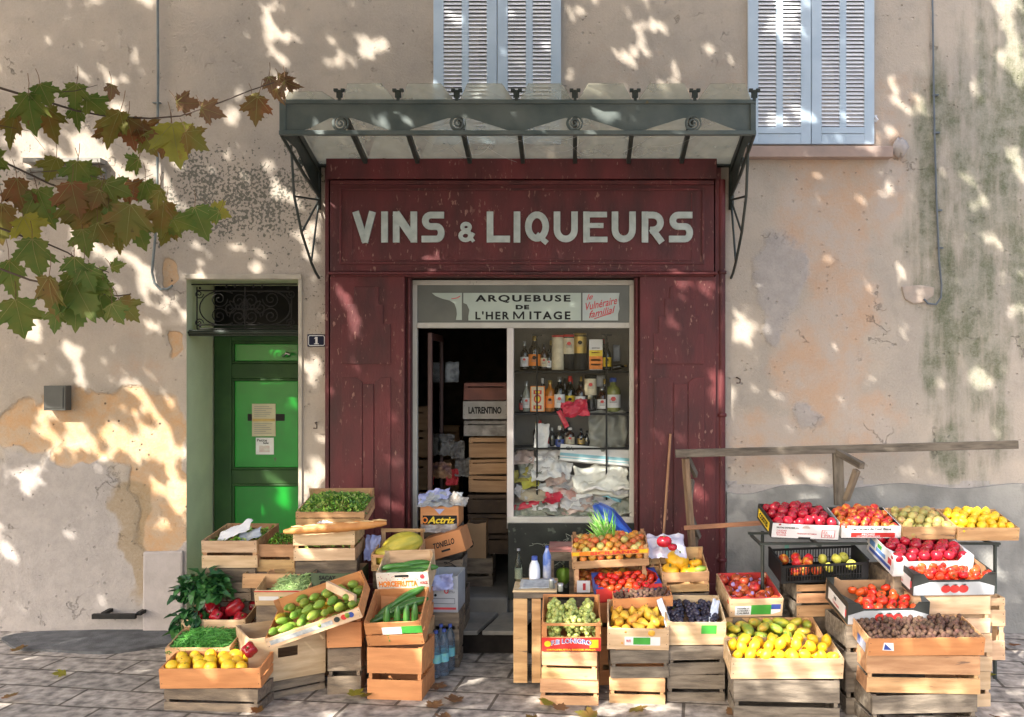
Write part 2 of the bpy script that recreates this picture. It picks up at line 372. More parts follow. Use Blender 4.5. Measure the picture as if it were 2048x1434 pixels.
def Rz(a): return Matrix.Rotation(R(a), 4, 'Z')
# ---------------------------------------------------------------- the setting
g = MB(); g.add([(-60,-60,0),(60,-60,0),(60,0.8,0),(-60,0.8,0)], [(0,1,2,3)])
tag(obj('ground', g, mat('street_asphalt', (0.16,0.145,0.135), (0.10,0.095,0.09), rough=0.9, scale=12, bump=0.6, bscale=120, rnd=0)), None, None, None, 'structure')
def paving_mat():
    m = bpy.data.materials.new('paving_stone'); m.use_nodes = True
    t = m.node_tree; N = t.nodes; Lk = t.links; b = N['Principled BSDF']
    tc = N.new('ShaderNodeTexCoord'); mp = N.new('ShaderNodeMapping'); mp.inputs['Rotation'].default_value = (0,0,R(8)); Lk.new(tc.outputs['Object'], mp.inputs[0])
    br = N.new('ShaderNodeTexBrick'); br.inputs['Scale'].default_value = 1.0; br.inputs['Brick Width'].default_value = 0.62; br.inputs['Row Height'].default_value = 0.30
    br.inputs['Mortar Size'].default_value = 0.012; br.inputs['Mortar Smooth'].default_value = 0.3
    br.inputs['Color1'].default_value = lin((0.42,0.365,0.315)); br.inputs['Color2'].default_value = lin((0.31,0.275,0.24)); br.inputs['Mortar'].default_value = lin((0.12,0.10,0.08))
    Lk.new(mp.outputs[0], br.inputs[0])
    no = N.new('ShaderNodeTexNoise'); no.inputs['Scale'].default_value = 14; no.inputs['Detail'].default_value = 7; Lk.new(tc.outputs['Object'], no.inputs[0])
    mr = N.new('ShaderNodeMapRange'); mr.inputs[1].default_value = 0.3; mr.inputs[2].default_value = 0.7; mr.inputs[3].default_value = 0.35; mr.inputs[4].default_value = 1.35; Lk.new(no.outputs['Fac'], mr.inputs[0])
    hs = N.new('ShaderNodeHueSaturation'); Lk.new(mr.outputs[0], hs.inputs['Value']); Lk.new(br.outputs['Color'], hs.inputs['Color']); Lk.new(hs.outputs[0], b.inputs['Base Color'])
    b.inputs['Roughness'].default_value = 0.85
    ma = N.new('ShaderNodeMath'); ma.operation = 'MULTIPLY_ADD'; ma.inputs[1].default_value = -1.5; Lk.new(br.outputs['Fac'], ma.inputs[0]); Lk.new(no.outputs['Fac'], ma.inputs[2])
    bp = N.new('ShaderNodeBump'); bp.inputs['Strength'].default_value = 0.7; bp.inputs['Distance'].default_value = 0.01; Lk.new(ma.outputs[0], bp.inputs['Height']); Lk.new(bp.outputs[0], b.inputs['Normal'])
    return m
g = MB(); n = 60
vs = []; fs = []
for j in range(13):
    for i in range(n+1):
        vs.append((-9+18*i/n, -3.0+3.6*j/12, 0.012 + 0.012*noise.noise((i*0.3, j*0.5, 1)) ))
for j in range(12):
    for i in range(n): fs.append((j*(n+1)+i, j*(n+1)+i+1, (j+1)*(n+1)+i+1, (j+1)*(n+1)+i))
g.add(vs, fs, 0, True)
tag(obj('pavement', g, paving_mat()), None, None, None, 'structure')
g = MB(); pts = []
for k in range(40):
    a = 2*math.pi*k/40; pts.append((-3.85+0.75*math.cos(a)*(1+0.12*math.sin(3*a)), -0.28+0.30*math.sin(a)*(1+0.1*math.cos(5*a))))
g.add([(x, min(y, -0.002), 0.030) for x, y in pts] + [(x, min(y, -0.002), -0.01) for x, y in pts], [tuple(range(40))] + [(i, i+40, (i+1)%40+40, (i+1)%40) for i in range(40)])
tag(obj('asphalt_patch', g, mat('patch_asphalt', (0.15,0.15,0.15), (0.085,0.085,0.085), rough=0.9, scale=9, bump=0.8, bscale=90, rnd=0)), None, None, None, 'structure')

# ---------------------------------------------------------------- the building
bld = empty('plastered_building', (0,0,0), 'old pale plaster building front with stained and peeling walls around the wine shop', 'building')
DX0, DX1, DZ = X(373), X(597), Z(559)            # green door opening
SX0, SX1, SZ = X(664), X(1436), Z(340)           # shop opening hidden behind the shop front
WZ = 7.2
def cuts(a, b, step, must):
    n = int((b-a)/step); c = sorted(set([round(a+(b-a)*i/n, 4) for i in range(n+1)] + [round(m, 4) for m in must]))
    return [v for i, v in enumerate(c) if i == 0 or v - c[i-1] > 0.006 or v in [round(m, 4) for m in must]]
xs = cuts(-9.0, 8.0, 0.03, [DX0, DX1, SX0, SX1]); zs = cuts(-0.1, WZ, 0.03, [DZ, SZ])
def ell(px, py, lst):
    m = 0.0
    wx = 26*noise.noise((px/70, py/70, 3.1)) + 10*noise.noise((px/22, py/22, 7.7)); wy = 26*noise.noise((px/70, py/70, 9.4)) + 10*noise.noise((px/22, py/22, 1.7))
    for e in lst:
        cx, cy, rx, ry = e[:4]; wt = e[4] if len(e) > 4 else 1.0
        d = math.hypot((px+wx-cx)/rx, (py+wy-cy)/ry)
        m = max(m, wt*min(1.0, max(0.0, 1.5-d)))
    return m
SPK = [(480,400,150,95),(400,350,60,70),(590,380,60,110,.8),(330,470,60,40,.6),(640,600,20,120,.5),(560,500,90,50,.55),(700,250,60,60,.3),(40,380,80,80,.6)]
OCH = [(230,850,150,70),(320,950,58,150),(165,900,50,40),(335,1055,45,45),(335,553,22,26),(350,690,16,20),(60,850,70,60)]
MOSS = [(1868,230,50,170,1),(1860,420,60,140,1),(1880,640,55,210,1),(1960,500,90,500,1),(1905,900,40,90,1),(2030,300,60,500,1),(1800,600,30,60,.5),(620,330,40,60,.3),(1830,480,30,60,.7)]
CEM = [(190,1010,60,80),(160,1100,170,140),(150,960,60,60),(320,1180,90,110),(1490,1010,120,34),(40,1060,120,150),(1560,560,60,120,.75),(1610,830,40,40,.7),(1545,660,30,40,.7)]
PINK = [(1650,430,90,150),(1690,600,70,80),(1640,740,90,120),(1540,880,140,60,.8),(1770,340,40,130),(1590,300,90,60,.5),(1730,850,80,60,.9),(300,740,120,40,.4),(235,640,100,60,.35),(1640,200,300,70,.5),(1300,130,200,60,.3)]
TAN = [(268,1050,30,90),(280,1130,22,80),(262,1000,36,40)]
vs = []; c1 = []; c2 = []; idx = {}
for j, z in enumerate(zs):
    for i, x in enumerate(xs):
        px = VX + x*240; py = VY - (z-ZC)*240
        o_ = ell(px, py, OCH) if px < 420 else 0.0
        cem = ell(px, py, CEM)
        if px > 1440 and py > 968 + 4*math.sin(px/40): cem = 1.0
        if px < 372 and py > 1060 + 20*math.sin(px/60): cem = max(cem, 0.8)
        rel = 0.006*noise.noise((x*1.3, z*1.3, 0)) + 0.0025*noise.noise((x*6, z*6, 4)) - 0.012*min(1, max(0, (o_-0.35)*5)) + 0.008*min(1, max(0, (cem-0.4)*5))
        if z < DZ+.15: rel *= min(1, max(0, (max(DX0-x, x-DX1)-.03)/.12)) if -.2 < max(DX0-x, x-DX1) else 1
        c1.append((ell(px, py, SPK), o_, ell(px, py, MOSS), 1)); c2.append((cem, ell(px, py, PINK), ell(px, py, TAN), 1))
        idx[i, j] = len(vs); vs.append((x, -rel, z))
fs = []
for j in range(len(zs)-1):
    for i in range(len(xs)-1):
        cx = (xs[i]+xs[i+1])/2; cz = (zs[j]+zs[j+1])/2
        if DX0 < cx < DX1 and cz < DZ: continue
        if SX0 < cx < SX1 and cz < SZ: continue
        fs.append((idx[i,j], idx[i+1,j], idx[i+1,j+1], idx[i,j+1]))
g = MB(); g.add(vs, fs, 0, True)
WM = wall_mat(); wo = obj('facade_wall', g, WM, bld)
for nm, cc in (('m1', c1), ('m2', c2)):
    a = wo.data.color_attributes.new(nm, 'FLOAT_COLOR', 'POINT'); a.data.foreach_set('color', [q for c_ in cc for q in c_])
# reveal, threshold and inner masonry of the green door
g = MB(); dd = 0.57
g.box(DX0-0.06, DX0-0.001, 0.006, dd+0.1, -0.05, DZ+0.2); g.box(DX1+0.001, DX1+0.06, 0.006, dd+0.1, -0.05, DZ+0.2); g.box(DX0-0.002, DX1+0.002, 0.004, dd+0.1, DZ, DZ+0.2)
obj('door_reveal', g, REVEAL, bld)
g = MB(); g.box(DX0, DX1, -0.04, dd+0.1, -0.02, 0.16); obj('door_step', g, STEPM, bld, bevel=0.01)
# raised plaster band over and beside the door
g = MB(); g.box(DX0-0.01, DX1+0.03, -0.020, 0.0, DZ+0.002, DZ+0.045); g.box(DX1+0.002, DX1+0.035, -0.018, 0.0, 0, DZ); obj('door_surround', g, mat('surround_plaster', (0.50,0.44,0.35), (0.40,0.35,0.28), rough=0.9, scale=7, bump=0.5, rnd=0), bld, bevel=0.006)
# back body of the building, so that no sky shows through
g = MB(); g.box(-9, SX0-0.05, dd+0.12, dd+0.3, -0.1, WZ); g.box(SX1+0.05, 8, 0.1, dd+0.3, -0.1, WZ); g.box(SX0-0.05, SX1+0.05, 0.05, 0.8, SZ+0.0, WZ); obj('rear_masonry', g, STONE, bld)
# green panelled door
dy = dd - 0.03
dx0, dx1 = X(428, -dy), X(637, -dy); dz1 = Z(672, -dy+0.02); dtop = dz1
do = MB()
def dpx(p): return X(p, -dy)
def dpz(p): return Z(p, -dy)
f0, f1 = dpx(463), dpx(600)
st = [(dx0, f0), (f1, dx1)]
for a, b in st: do.box(a, b, dy, dy+0.05, 0.16, dtop)
rails = [(dtop, dpz(683)), (dpz(727), dpz(757)), (dpz(940), dpz(968)), (0.42, 0.16)]
for a, b in rails: do.box(f0, f1, dy+0.002, dy+0.05, b, a)
dr = obj('door', do, GREENF, bld, bevel=0.006)
pn = MB(); mo_ = MB()
for a, b in ((dpz(683), dpz(727)), (dpz(757), dpz(940)), (dpz(968), 0.42)):
    pn.box(f0+0.02, f1-0.02, dy+0.018, dy+0.04, b+0.02, a-0.02)
    for (q0,q1,r0,r1) in ((f0,f1,a-0.022,a),(f0,f1,b,b+0.022),(f0,f0+0.022,b+0.022,a-0.022),(f1-0.022,f1,b+0.022,a-0.022)): mo_.box(q0,q1,dy+0.008,dy+0.042,r0,r1)
obj('door_panel', pn, GREEND, dr, bevel=0.008); obj('panel_moulding', mo_, GREENF, dr, bevel=0.006)
g = MB(); g.tube([P(567,712,-dy+0.02)+Vector((0,0,0)), P(567,712,-dy+0.055), P(573,706,-dy+0.06), P(580,709,-dy+0.06)], 0.012, 8); g.lathe([(0,0),(0.02,0),(0.02,0.004),(0,0.006)], 12, c=tuple(P(567,712,-dy+0.02)))
obj('door_bell', g, mat('chrome', (0.6,0.6,0.6), rough=0.25, metal=1, rnd=0), dr)
g = MB(); g.box(dpx(494), dpx(568), dy+0.0155, dy+0.0178, dpz(842), dpz(828)); obj('letter_slot', g, IRON, dr, bevel=0.003)
# transom beam, glazing and iron grille
g = MB(); g.box(DX0+0.005, DX1-0.005, 0.03, 0.10, Z(672,-.03), Z(668,-.03)); g.box(DX0+0.003, DX1-0.003, 0.015, 0.09, Z(668,-.03)+0.001, Z(663,-.03)); g.box(DX0+0.005, DX1-0.005, 0.03, 0.10, Z(663,-.03)+0.001, Z(660,-.03))
g.box(dx0, dx1, dy, dy+0.06, dtop+0.002, Z(650,-dy))
obj('transom_beam', g, mat('gloss_dark_green', (0.012,0.022,0.014), rough=0.35, rnd=0, spec=.3), bld, bevel=0.003)
g = MB(); g.box(dx0, dx1, dy+0.02, dy+0.05, Z(650,-dy), DZ); obj('transom_glass', g, mat('black_glass', (0.008,0.008,0.008), rough=0.3, rnd=0, spec=.15), bld)
g = MB(); gy = 0.10
def G(px, py): q = P(px, py, -gy); return q
for a, b in (((394,574),(394,658)), ((583,590),(583,658)), ((377,569),(594,568)), ((394,658),(594,657)), ((490,574),(490,656)), ((394,581),(583,583)), ((396,650),(583,650))):
    g.tube([G(*a), G(*b)], 0.006, 6)
def spiral(cx, cz, r0, turns, a0, sgn=1, y=gy, r1=0.12, n=26):
    return [Vector((cx+math.cos(a0+sgn*turns*2*math.pi*i/n)*r0*(1-(1-r1)*i/n), y, cz+math.sin(a0+sgn*turns*2*math.pi*i/n)*r0*(1-(1-r1)*i/n))) for i in range(n+1)]
for sx in (-1, 1):
    c = G(490+sx*47, 616)
    g.tube([Vector((c.x+sx*0.16*math.cos(a)*1.15, gy, c.z+0.145*math.sin(a))) for a in [R(-120+240*i/24) for i in range(25)]], 0.006, 6)
    for (ox, oy, r_, a0, sg, tn) in ((22,-18,17,180,1,1.8),(22,16,17,180,-1,1.8),(-18,-14,19,0,-1,2),(-18,18,19,0,1,2),(62,-28,9,180,1,1.5),(62,30,9,180,-1,1.5),(0,0,14,90,1,1.6),(-34,-2,12,-90,1,1.7)):
        cc_ = G(490+sx*(30+ox*1.0), 616+oy); g.tube(spiral(cc_.x, cc_.z, r_/232, tn, R(a0 if sx > 0 else 180-a0), sg*sx), 0.0045, 5)
for (px_, py_) in ((490,604),(490,614),(490,624),(490,634),(453,573),(470,573),(507,573),(524,573),(400,576),(400,652),(576,576),(576,652)):
    g.blob(lambda t, p: (0.011*math.sin(t)*math.cos(p), 0.011*math.sin(t)*math.sin(p), 0.013*math.cos(t)), 6, 5, 0, tuple(G(px_, py_)))
obj('iron_grille', g, IRON, bld)
# grey quoin stone and kerb strip at the foot of the left wall
g = MB(); g.box(X(289), X(369), -0.035, 0.0, 0, Z(1103,.03), j=0.006); obj('quoin_block', g, STONE, bld, bevel=0.015)
# cement band at the foot of the right wall
g = MB(); pts = [(X(1452), 0.0)]
for k in range(41):
    px = 1452 + k*18; pts.append((X(px), Z(972 + 5*math.sin(px/37) + (14 if px < 1600 else 0)*math.exp(-((px-1500)/60)**2), .03)))
pts.append((X(1452+40*18), 0.0)); pts = pts[::-1]
g.prism([(x, z) for x, z in pts][::1] if False else pts[::-1], -0.045, 0.0)
obj('cement_plinth', g, mat('plinth_cement', (0.30,0.29,0.265), (0.20,0.195,0.18), rough=0.9, scale=4, bump=0.6, bscale=50, rnd=0, spots=((0.40,0.38,0.34), 2.2, 0.55)), bld)
# windows with closed shutters
def shutters(x0, x1, zb, zt):
    for a, b in ((x0, (x0+x1)/2-0.003), ((x0+x1)/2+0.003, x1)):
        f = MB(); W_ = b-a; st = W_*0.16; y0, y1 = -0.035, 0.0
        cx = (a+b)/2; hs_ = W_*0.055
        f.box(a, a+st, y0, y1, zb, zt); f.box(b-st, b, y0, y1, zb, zt); f.box(cx-hs_, cx+hs_, y0+0.002, y1, zb+0.14, zt-0.1)
        f.box(a+st, b-st, y0+0.001, y1, zb, zb+0.085); f.box(a+st, b-st, y0-0.004, y1, zb+0.087, zb+0.14); f.box(a+st, b-st, y0+0.001, y1, zt-0.1, zt)
        o = obj('shutter', f, SHUT, bld, bevel=0.003)
        s = MB()
        for u0, u1 in ((a+st, cx-hs_), (cx+hs_, b-st)):
            z = zb + 0.150
            while z < zt-0.11:
                s.add([(u0,-0.034,z),(u1,-0.034,z),(u1,-0.016,z+0.0285),(u0,-0.016,z+0.0285),(u0,-0.029,z-0.002),(u1,-0.029,z-0.002),(u1,-0.011,z+0.0265),(u0,-0.011,z+0.0265)],
                      [(0,1,2,3),(7,6,5,4),(0,4,5,1),(2,6,7,3),(0,3,7,4),(1,5,6,2)])
                z += 0.0325
        obj('slats', s, LOUV, o)
        k = MB(); k.box(a+st, b-st, -0.0015, -0.0005, zb+0.1, zt-0.05); obj('dark_backing', k, DARK, o)  # near-black sheet, stands in for the shade between the slats
shutters(X(1495), X(1746), Z(290), Z(290)+2.15); shutters(X(868), X(1122), Z(290), Z(290)+2.15)
for a, b in ((1495, 1787), (830, 1160)):
    g = MB(); g.box(X(a,.1), X(b,.1), -0.10, 0.0, Z(314,.1), Z(292,.1)); obj('window_sill', g, SILL, bld, bevel=0.006)
g = MB(); g.box(X(1747), X(1752), -0.03, 0, Z(245), Z(232)); g.tube([P(1746,238,.01), P(1752,234,.04), P(1756,240,.05)], 0.008, 6); obj('shutter_hinge', g, LOUV, bld)
g = MB(); g.blob(lambda t,p: ((0.06+0.018*math.sin(3*p+2*t))*math.sin(t)*math.cos(p), 0.05*math.sin(t)*math.sin(p), (0.075+0.02*math.sin(4*p))*math.cos(t)), 14, 9, 0, tuple(P(1800,295,.03))); obj('sill_end_stone', g, STONE, bld)
# cables and pipes fixed to the walls
g = MB(); g.tube([P(x,y,.035) for x,y in ((315,-60),(316,150),(315,300),(314,400),(310,480),(306,520),(304,545),(309,566),(321,579),(335,578),(345,571))], 0.011, 8)
for y in (206, 300, 420): g.box(X(308), X(323), -0.03, 0, Z(y+2), Z(y))
obj('wall_conduit', g, CABLE, bld)
g = MB(); g.tube([P(x,y,.03) for x,y in ((1864,-60),(1867,150),(1869,270),(1873,400),(1878,520),(1883,570),(1882,595),(1872,609),(1856,607),(1848,598))], 0.0085, 8)
for y in (190, 265, 420, 495): g.box(X(1864+(y-190)*.03), X(1875+(y-190)*.03), -0.03, 0, Z(y+3), Z(y))
obj('wall_cable', g, mat('blue_grey_cable', (0.13,0.15,0.17), rough=0.5, rnd=0), bld)
g = MB(); g.prism([(X(x), Z(y)) for x, y in ((1802,573),(1808,598),(1825,608),(1845,606),(1866,592),(1868,575),(1840,570))][::1], -0.016, 0.0); obj('plaster_patch', g, mat('pink_plaster', (0.47,0.37,0.30), (0.37,0.31,0.26), rough=0.9, scale=9, bump=0.6, rnd=0), bld, bevel=0.008)
g = MB(); g.box(X(60), X(213), -0.10, 0, Z(330), Z(321)); g.box(X(60), X(213), -0.05, 0, Z(360), Z(338)); 
for k in range(6): g.box(X(60), X(212), -0.06, -0.05, Z(343+k*3.2), Z(341+k*3.2))
obj('vent_box', g, mat('vent_grey', (0.33,0.31,0.27), (0.22,0.21,0.19), rough=0.8, scale=9, rnd=0), bld)
g = MB(); g.box(X(100), X(143), -0.09, 0, Z(820), Z(771)); g.box(X(104), X(139), -0.096, -0.09, Z(816), Z(775)); obj('meter_box', g, mat('meter_metal', (0.09,0.09,0.08), rough=0.5, rnd=0), bld, bevel=0.004)
g = MB(); zz = Z(1232,.14)
for x in (214, 284): g.box(X(x,.07)-0.02, X(x,.07)+0.02, -0.13, 0, zz+0.0, zz+0.028)
g.box(X(186,.14), X(273,.14), -0.165, -0.13, zz-0.02, zz+0.02); obj('boot_scraper', g, IRON, bld, bevel=0.004)
for px, py in ((633,845),(1473,755)):
    g = MB(); q = P(px, py, 0); g.tube([q, q+Vector((0,-.04,0)), q+Vector((.02,-.06,-.015)), q+Vector((.018,-.055,-.045)), q+Vector((-.01,-.05,-.045))], 0.006, 6); obj('wall_hook', g, mat('rusty_iron', (0.08,0.05,0.035), rough=0.8, rnd=0), bld)
# interior room of the shop
g = MB(); ix0, ix1, iy1, iz1 = SX0+0.02, SX1-0.02, 4.2, SZ-0.02
g.box(ix0-0.1, ix0, 0.06, iy1, 0, iz1); g.box(ix1, ix1+0.1, 0.06, iy1, 0, iz1); g.box(ix0, ix1, iy1, iy1+0.1, 0, iz1); g.box(ix0, ix1, 0.06, iy1, Z(552)+0.2, iz1)
obj('shop_room', g, mat('room_wall', (0.12,0.09,0.07), (0.07,0.055,0.045), rough=0.9, rnd=0), bld)
g = MB(); g.box(ix0, ix1, 0.02, iy1, 0.0, 0.30); obj('shop_floor', g, STEPM, bld)

# number plate
np_ = empty('house_number_plate', P(633,681,.012), 'small dark blue enamel number 1 plate between green door and maroon shopfront', 'sign')
g = MB(); g.box(-0.077,0.077,0,0.012,-0.051,0.051); obj('plate', g, mat('navy_enamel', (0.008,0.011,0.035), rough=0.5, rnd=0, spec=.2), np_, bevel=0.004)
g = MB(); rr = []
for cx, cz, a0 in ((0.052,0.027,0),(-0.052,0.027,90),(-0.052,-0.027,180),(0.052,-0.027,270)):
    for k in range(5): a = R(a0+k*22.5); rr.append((cx+0.014*math.cos(a), cz+0.014*math.sin(a)))
g.ribbon(rr, 0.006, -0.002, 0.001, closed=True); obj('border', g, WHITEC, np_)
g = MB(); g.box(-0.009,0.009,-0.003,0,-0.028,0.03); g.box(-0.019,0.019,-0.0025,0,-0.031,-0.0235); g.prism([(-0.019,0.014),(-0.0091,0.014),(-0.0091,0.03)], -0.0025, 0); obj('digit', g, WHITEC, np_)
# two notices on the green door
dn = dy+0.018
g = MB(); g.box(-0.105,0.105,-0.004,0,-0.145,0.145); nt1 = obj('door_notice', g, mat('buff_paper', (0.60,0.55,0.38), (0.52,0.47,0.32), rough=0.7, rnd=0), None, P(528,840,-dn)); nt1.location.y = dn-0.003; tag(nt1, 'buff typed notice taped over the letter slot of the green door', 'notice')
g = MB(); g.box(-0.10,0.10,-0.0065,-0.0045,-0.012,0.012); obj('tape', g, mat('ochre_tape', (0.55,0.38,0.10), rough=0.4, rnd=0), nt1)
g = MB()
for k in range(15):
    if 6 <= k <= 8: continue
    g.box(-0.085, 0.05+0.03*math.sin(k*2.3), -0.0055, -0.0045, 0.118-k*0.017, 0.122-k*0.017)
obj('typed_lines', g, INKG, nt1)
g = MB(); g.box(-0.08,0.08,-0.003,0,-0.075,0.075); nt2 = obj('door_flyer', g, PAPER, None, P(530,892,-dn)); nt2.location.y = dn-0.003; tag(nt2, 'small white flyer on the green door just under the buff notice', 'notice')
text('Petite', 0.09, 0.024, INK, nt2, T((-0.025,-0.0045,0.052)), bold=0.02); text('Salle', 0.05, 0.02, INK, nt2, T((0.01,-0.0045,0.028)), bold=0.02)
g = MB(); g.box(-0.05,0.045,-0.0045,-0.003,-0.055,0.005); obj('picture', g, mat('flyer_photo', (0.55,0.45,0.42), (0.65,0.66,0.6), rough=0.5, scale=30, rnd=0), nt2)

# ---------------------------------------------------------------- the maroon shop front
sf = empty('wooden_shopfront', (0,0,0), 'maroon painted wooden shopfront with raised silver letters VINS & LIQUEURS', 'shopfront')
d = 0.12
def sx(p, dd_=d): return X(p, dd_)
def sz(p, dd_=d): return Z(p, dd_)
def mbox(name, px0, px1, py0, py1, d0, d1=-0.02, m=MAROON, parent=sf, bevel=0.004, j=0):
    g = MB(); g.box(X(px0,d0), X(px1,d0), -d0, -d1, Z(py1,d0), Z(py0,d0), j=j); return obj(name, g, m, parent, bevel=bevel)
fa = mbox('fascia_board', 660, 1428, 360, 543, 0.115)
g = MB(); a0, a1, b0, b1 = sx(683), sx(1404), sz(524), sz(381)
for (p,q,r_,s_) in ((a0,a1,b1,b1+.018),(a0,a1,b0-.018,b0),(a0-.018,a0,b0-.018,b1+.018),(a1,a1+.018,b0-.018,b1+.018)): g.box(p,q,-.128,-.114,r_,s_)
a0, a1, b0 = sx(704), sx(1384), sz(522)+.004; 
for (p,q,r_,s_) in ((a0,a1,b0,b0+.006),(a0,a0+.006,b0+.006,b1-.02),(a1-.006,a1,b0+.006,b1-.02)): g.box(p,q,-.119,-.114,r_,s_)
g.box(sx(662),sx(1427),-.145,-.114,sz(370),sz(362))
obj('fascia_moulding', g, MAROON, fa, bevel=0.004)
mbox('cornice_board', 652, 1434, 317, 357, 0.165)
mbox('cornice_ledge', 655, 1436, 543, 549, 0.165, bevel=0.008)
mbox('cornice_soffit', 662, 1428, 549, 553, 0.13)
# pilasters
def pilaster(p0, p1, sgn):
    o = mbox('pilaster', p0, p1, 553, 1178, 0.115)
    g = MB(); dd_ = 0.128
    def q(a, b): return (X(a, dd_), Z(b, dd_))
    if sgn < 0: st_ = [(683,728),(683,648),(694,648),(694,609),(708,609),(708,573),(757,573),(757,609),(766,609),(766,648),(781,648),(781,728)]; l0, l1, v0, v1 = 683, 781, 725, 748
    else: st_ = [(1308,728),(1308,667),(1318,667),(1318,632),(1330,632),(1330,597),(1340,597),(1340,573),(1380,573),(1380,597),(1390,597),(1390,632),(1400,632),(1400,667),(1408,667),(1408,728)]; l0, l1, v0, v1 = 1308, 1409, 1347, 1376
    g.prism([q(*t) for t in st_], -0.124, -0.112)
    yb = 1150
    g.prism([q(l0,yb), q(l0,755), q(v0-14,755), q(v0-1,764), q(v0-1,yb)], -0.124, -0.112)
    g.prism([q(v0+1,yb), q(v0+1,768), q(v1-1,768), q(v1-1,yb)], -0.126, -0.112)
    g.prism([q(v1+1,yb), q(v1+1,764), q(v1+14,755), q(l1,755), q(l1,yb)], -0.124, -0.112)
    pp = obj('raised_panel', g, MAROON, o, bevel=0.003)
    g = MB(); g.box(X(p0,.13)-0.004, X(p1,.13)+0.004, -0.14, 0, 0.0, Z(1168,.14)); obj('pilaster_base', g, MAROON, o, bevel=0.006)
    return o
pilaster(660, 809, -1); pilaster(1280, 1432, 1)
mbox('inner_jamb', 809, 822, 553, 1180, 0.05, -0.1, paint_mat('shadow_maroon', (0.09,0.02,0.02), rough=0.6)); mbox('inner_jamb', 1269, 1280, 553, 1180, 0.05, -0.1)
for a_, r_, b_ in ((818, .014, 1180), (1274, .012, 1100)): obj('corner_bead', MB().tube([P(a_,556,.07), P(a_,b_,.07)], r_, 8), MAROON, sf)
g = MB(); g.tube([P(1443,360,.07), P(1443,1190,.07)], 0.032, 12)
for y in (545, 830, 1120): g.lathe([(0.036,-0.015),(0.042,-0.012),(0.042,0.012),(0.036,0.015)], 12, c=tuple(P(1443,y,.07)))
dp = obj('downpipe', g, MAROON, bld)
g = MB(); g.box(SX0-0.03, X(664), -0.1, 0.06, 0, SZ); g.box(X(1431,.1), SX1+0.01, -0.09, 0.06, 0, SZ); obj('side_return', g, MAROON, sf)
# window and door frame in worn cream paint
fd = -0.03
fr = mbox('window_frame', 824, 1268, 560, 570, fd, fd-0.06, CREAM)
for a in ((824,834,570,1180),(1259,1268,570,1047)): mbox('frame_post', *a, fd, fd-0.06, CREAM, fr)
mbox('transom_rail', 834, 1259, 645, 656, fd+.006, fd-0.06, CREAM, fr)
mbox('centre_post', 1014, 1027, 656, 1034, fd+.01, fd-0.07, mat('bare_white_paint', (0.66,0.60,0.56), (0.56,0.50,0.46), rough=0.5, scale=4, rnd=0), fr)
mbox('bottom_rail', 1014, 1268, 1034, 1047, fd+.02, fd-0.08, CREAM, fr)
mbox('transom_panel', 834, 1259, 570, 645, fd-.02, fd-0.04, mat('slate_glass', (0.115,0.12,0.105), (0.08,0.085,0.075), rough=0.3, scale=4, rnd=0), sf, 0)
g = MB(); g.box(X(1027,-.05), X(1259,-.05), 0.05, 0.054, Z(1034,-.05), Z(656,-.05)); obj('window_pane', g, CLEAR, sf)
def marble():
    m = mat('black_marble', (0.010,0.013,0.011), (0.03,0.034,0.028), rough=0.35, scale=5, rnd=0, spec=.3, spots=((0.10,0.115,0.09), 11.0, 0.60)); return m
mbox('stall_riser', 1016, 1280, 1047, 1200, 0.03, -0.4, marble(), sf, 0.004)
g = MB()
random.seed(3)
for k in range(14):
    p = [random.uniform(1030,1260), random.uniform(1050,1125)]; pts = []
    for i in range(9): pts.append(P(min(1275,max(1020,p[0])), min(1140,max(1049,p[1])), .0305)); p[0] += random.uniform(-4,13); p[1] += random.uniform(-7,8)
    g.tube(pts, 0.0026, 4)
obj('marble_veins', g, mat('vein', (0.32,0.33,0.26), rough=0.5, rnd=0), sf)
g = MB(); g.box(X(834,.05), X(1016,.05), -0.10, 0.45, 0, 0.318); obj('threshold_step', g, STEPM, sf, bevel=0.02)
# folded shop door leaf seen edge-on at the left of the doorway
lf = empty('open_shop_door', (X(858), 0.06, 0.31), 'narrow glazed shop door folded back inside the doorway', 'door')
g = MB(); hh = Z(660)-0.33
g.box(-0.02,0.015,0,0.05,0,hh); g.box(-0.02,0.015,0.62,0.67,0,hh); g.box(-0.02,0.015,0.05,0.62,hh-0.06,hh); g.box(-0.02,0.015,0.05,0.62,0,0.5)
obj('leaf_frame', g, mat('door_brown', (0.075,0.03,0.025), rough=0.5, rnd=0), lf, bevel=0.003)
g = MB(); g.box(-0.004,0,0.05,0.62,0.5,hh-0.06); obj('leaf_glass', g, CLEAR, lf)
g = MB(); g.tube([Vector((-0.028, 0.30+0.10*math.cos(a), 1.75+0.10*math.sin(a))) for a in [R(k*18) for k in range(20)]], 0.008, 6, closed=True); obj('sticker_ring', g, mat('sticker_orange', (0.6,0.35,0.10), rnd=0), lf)

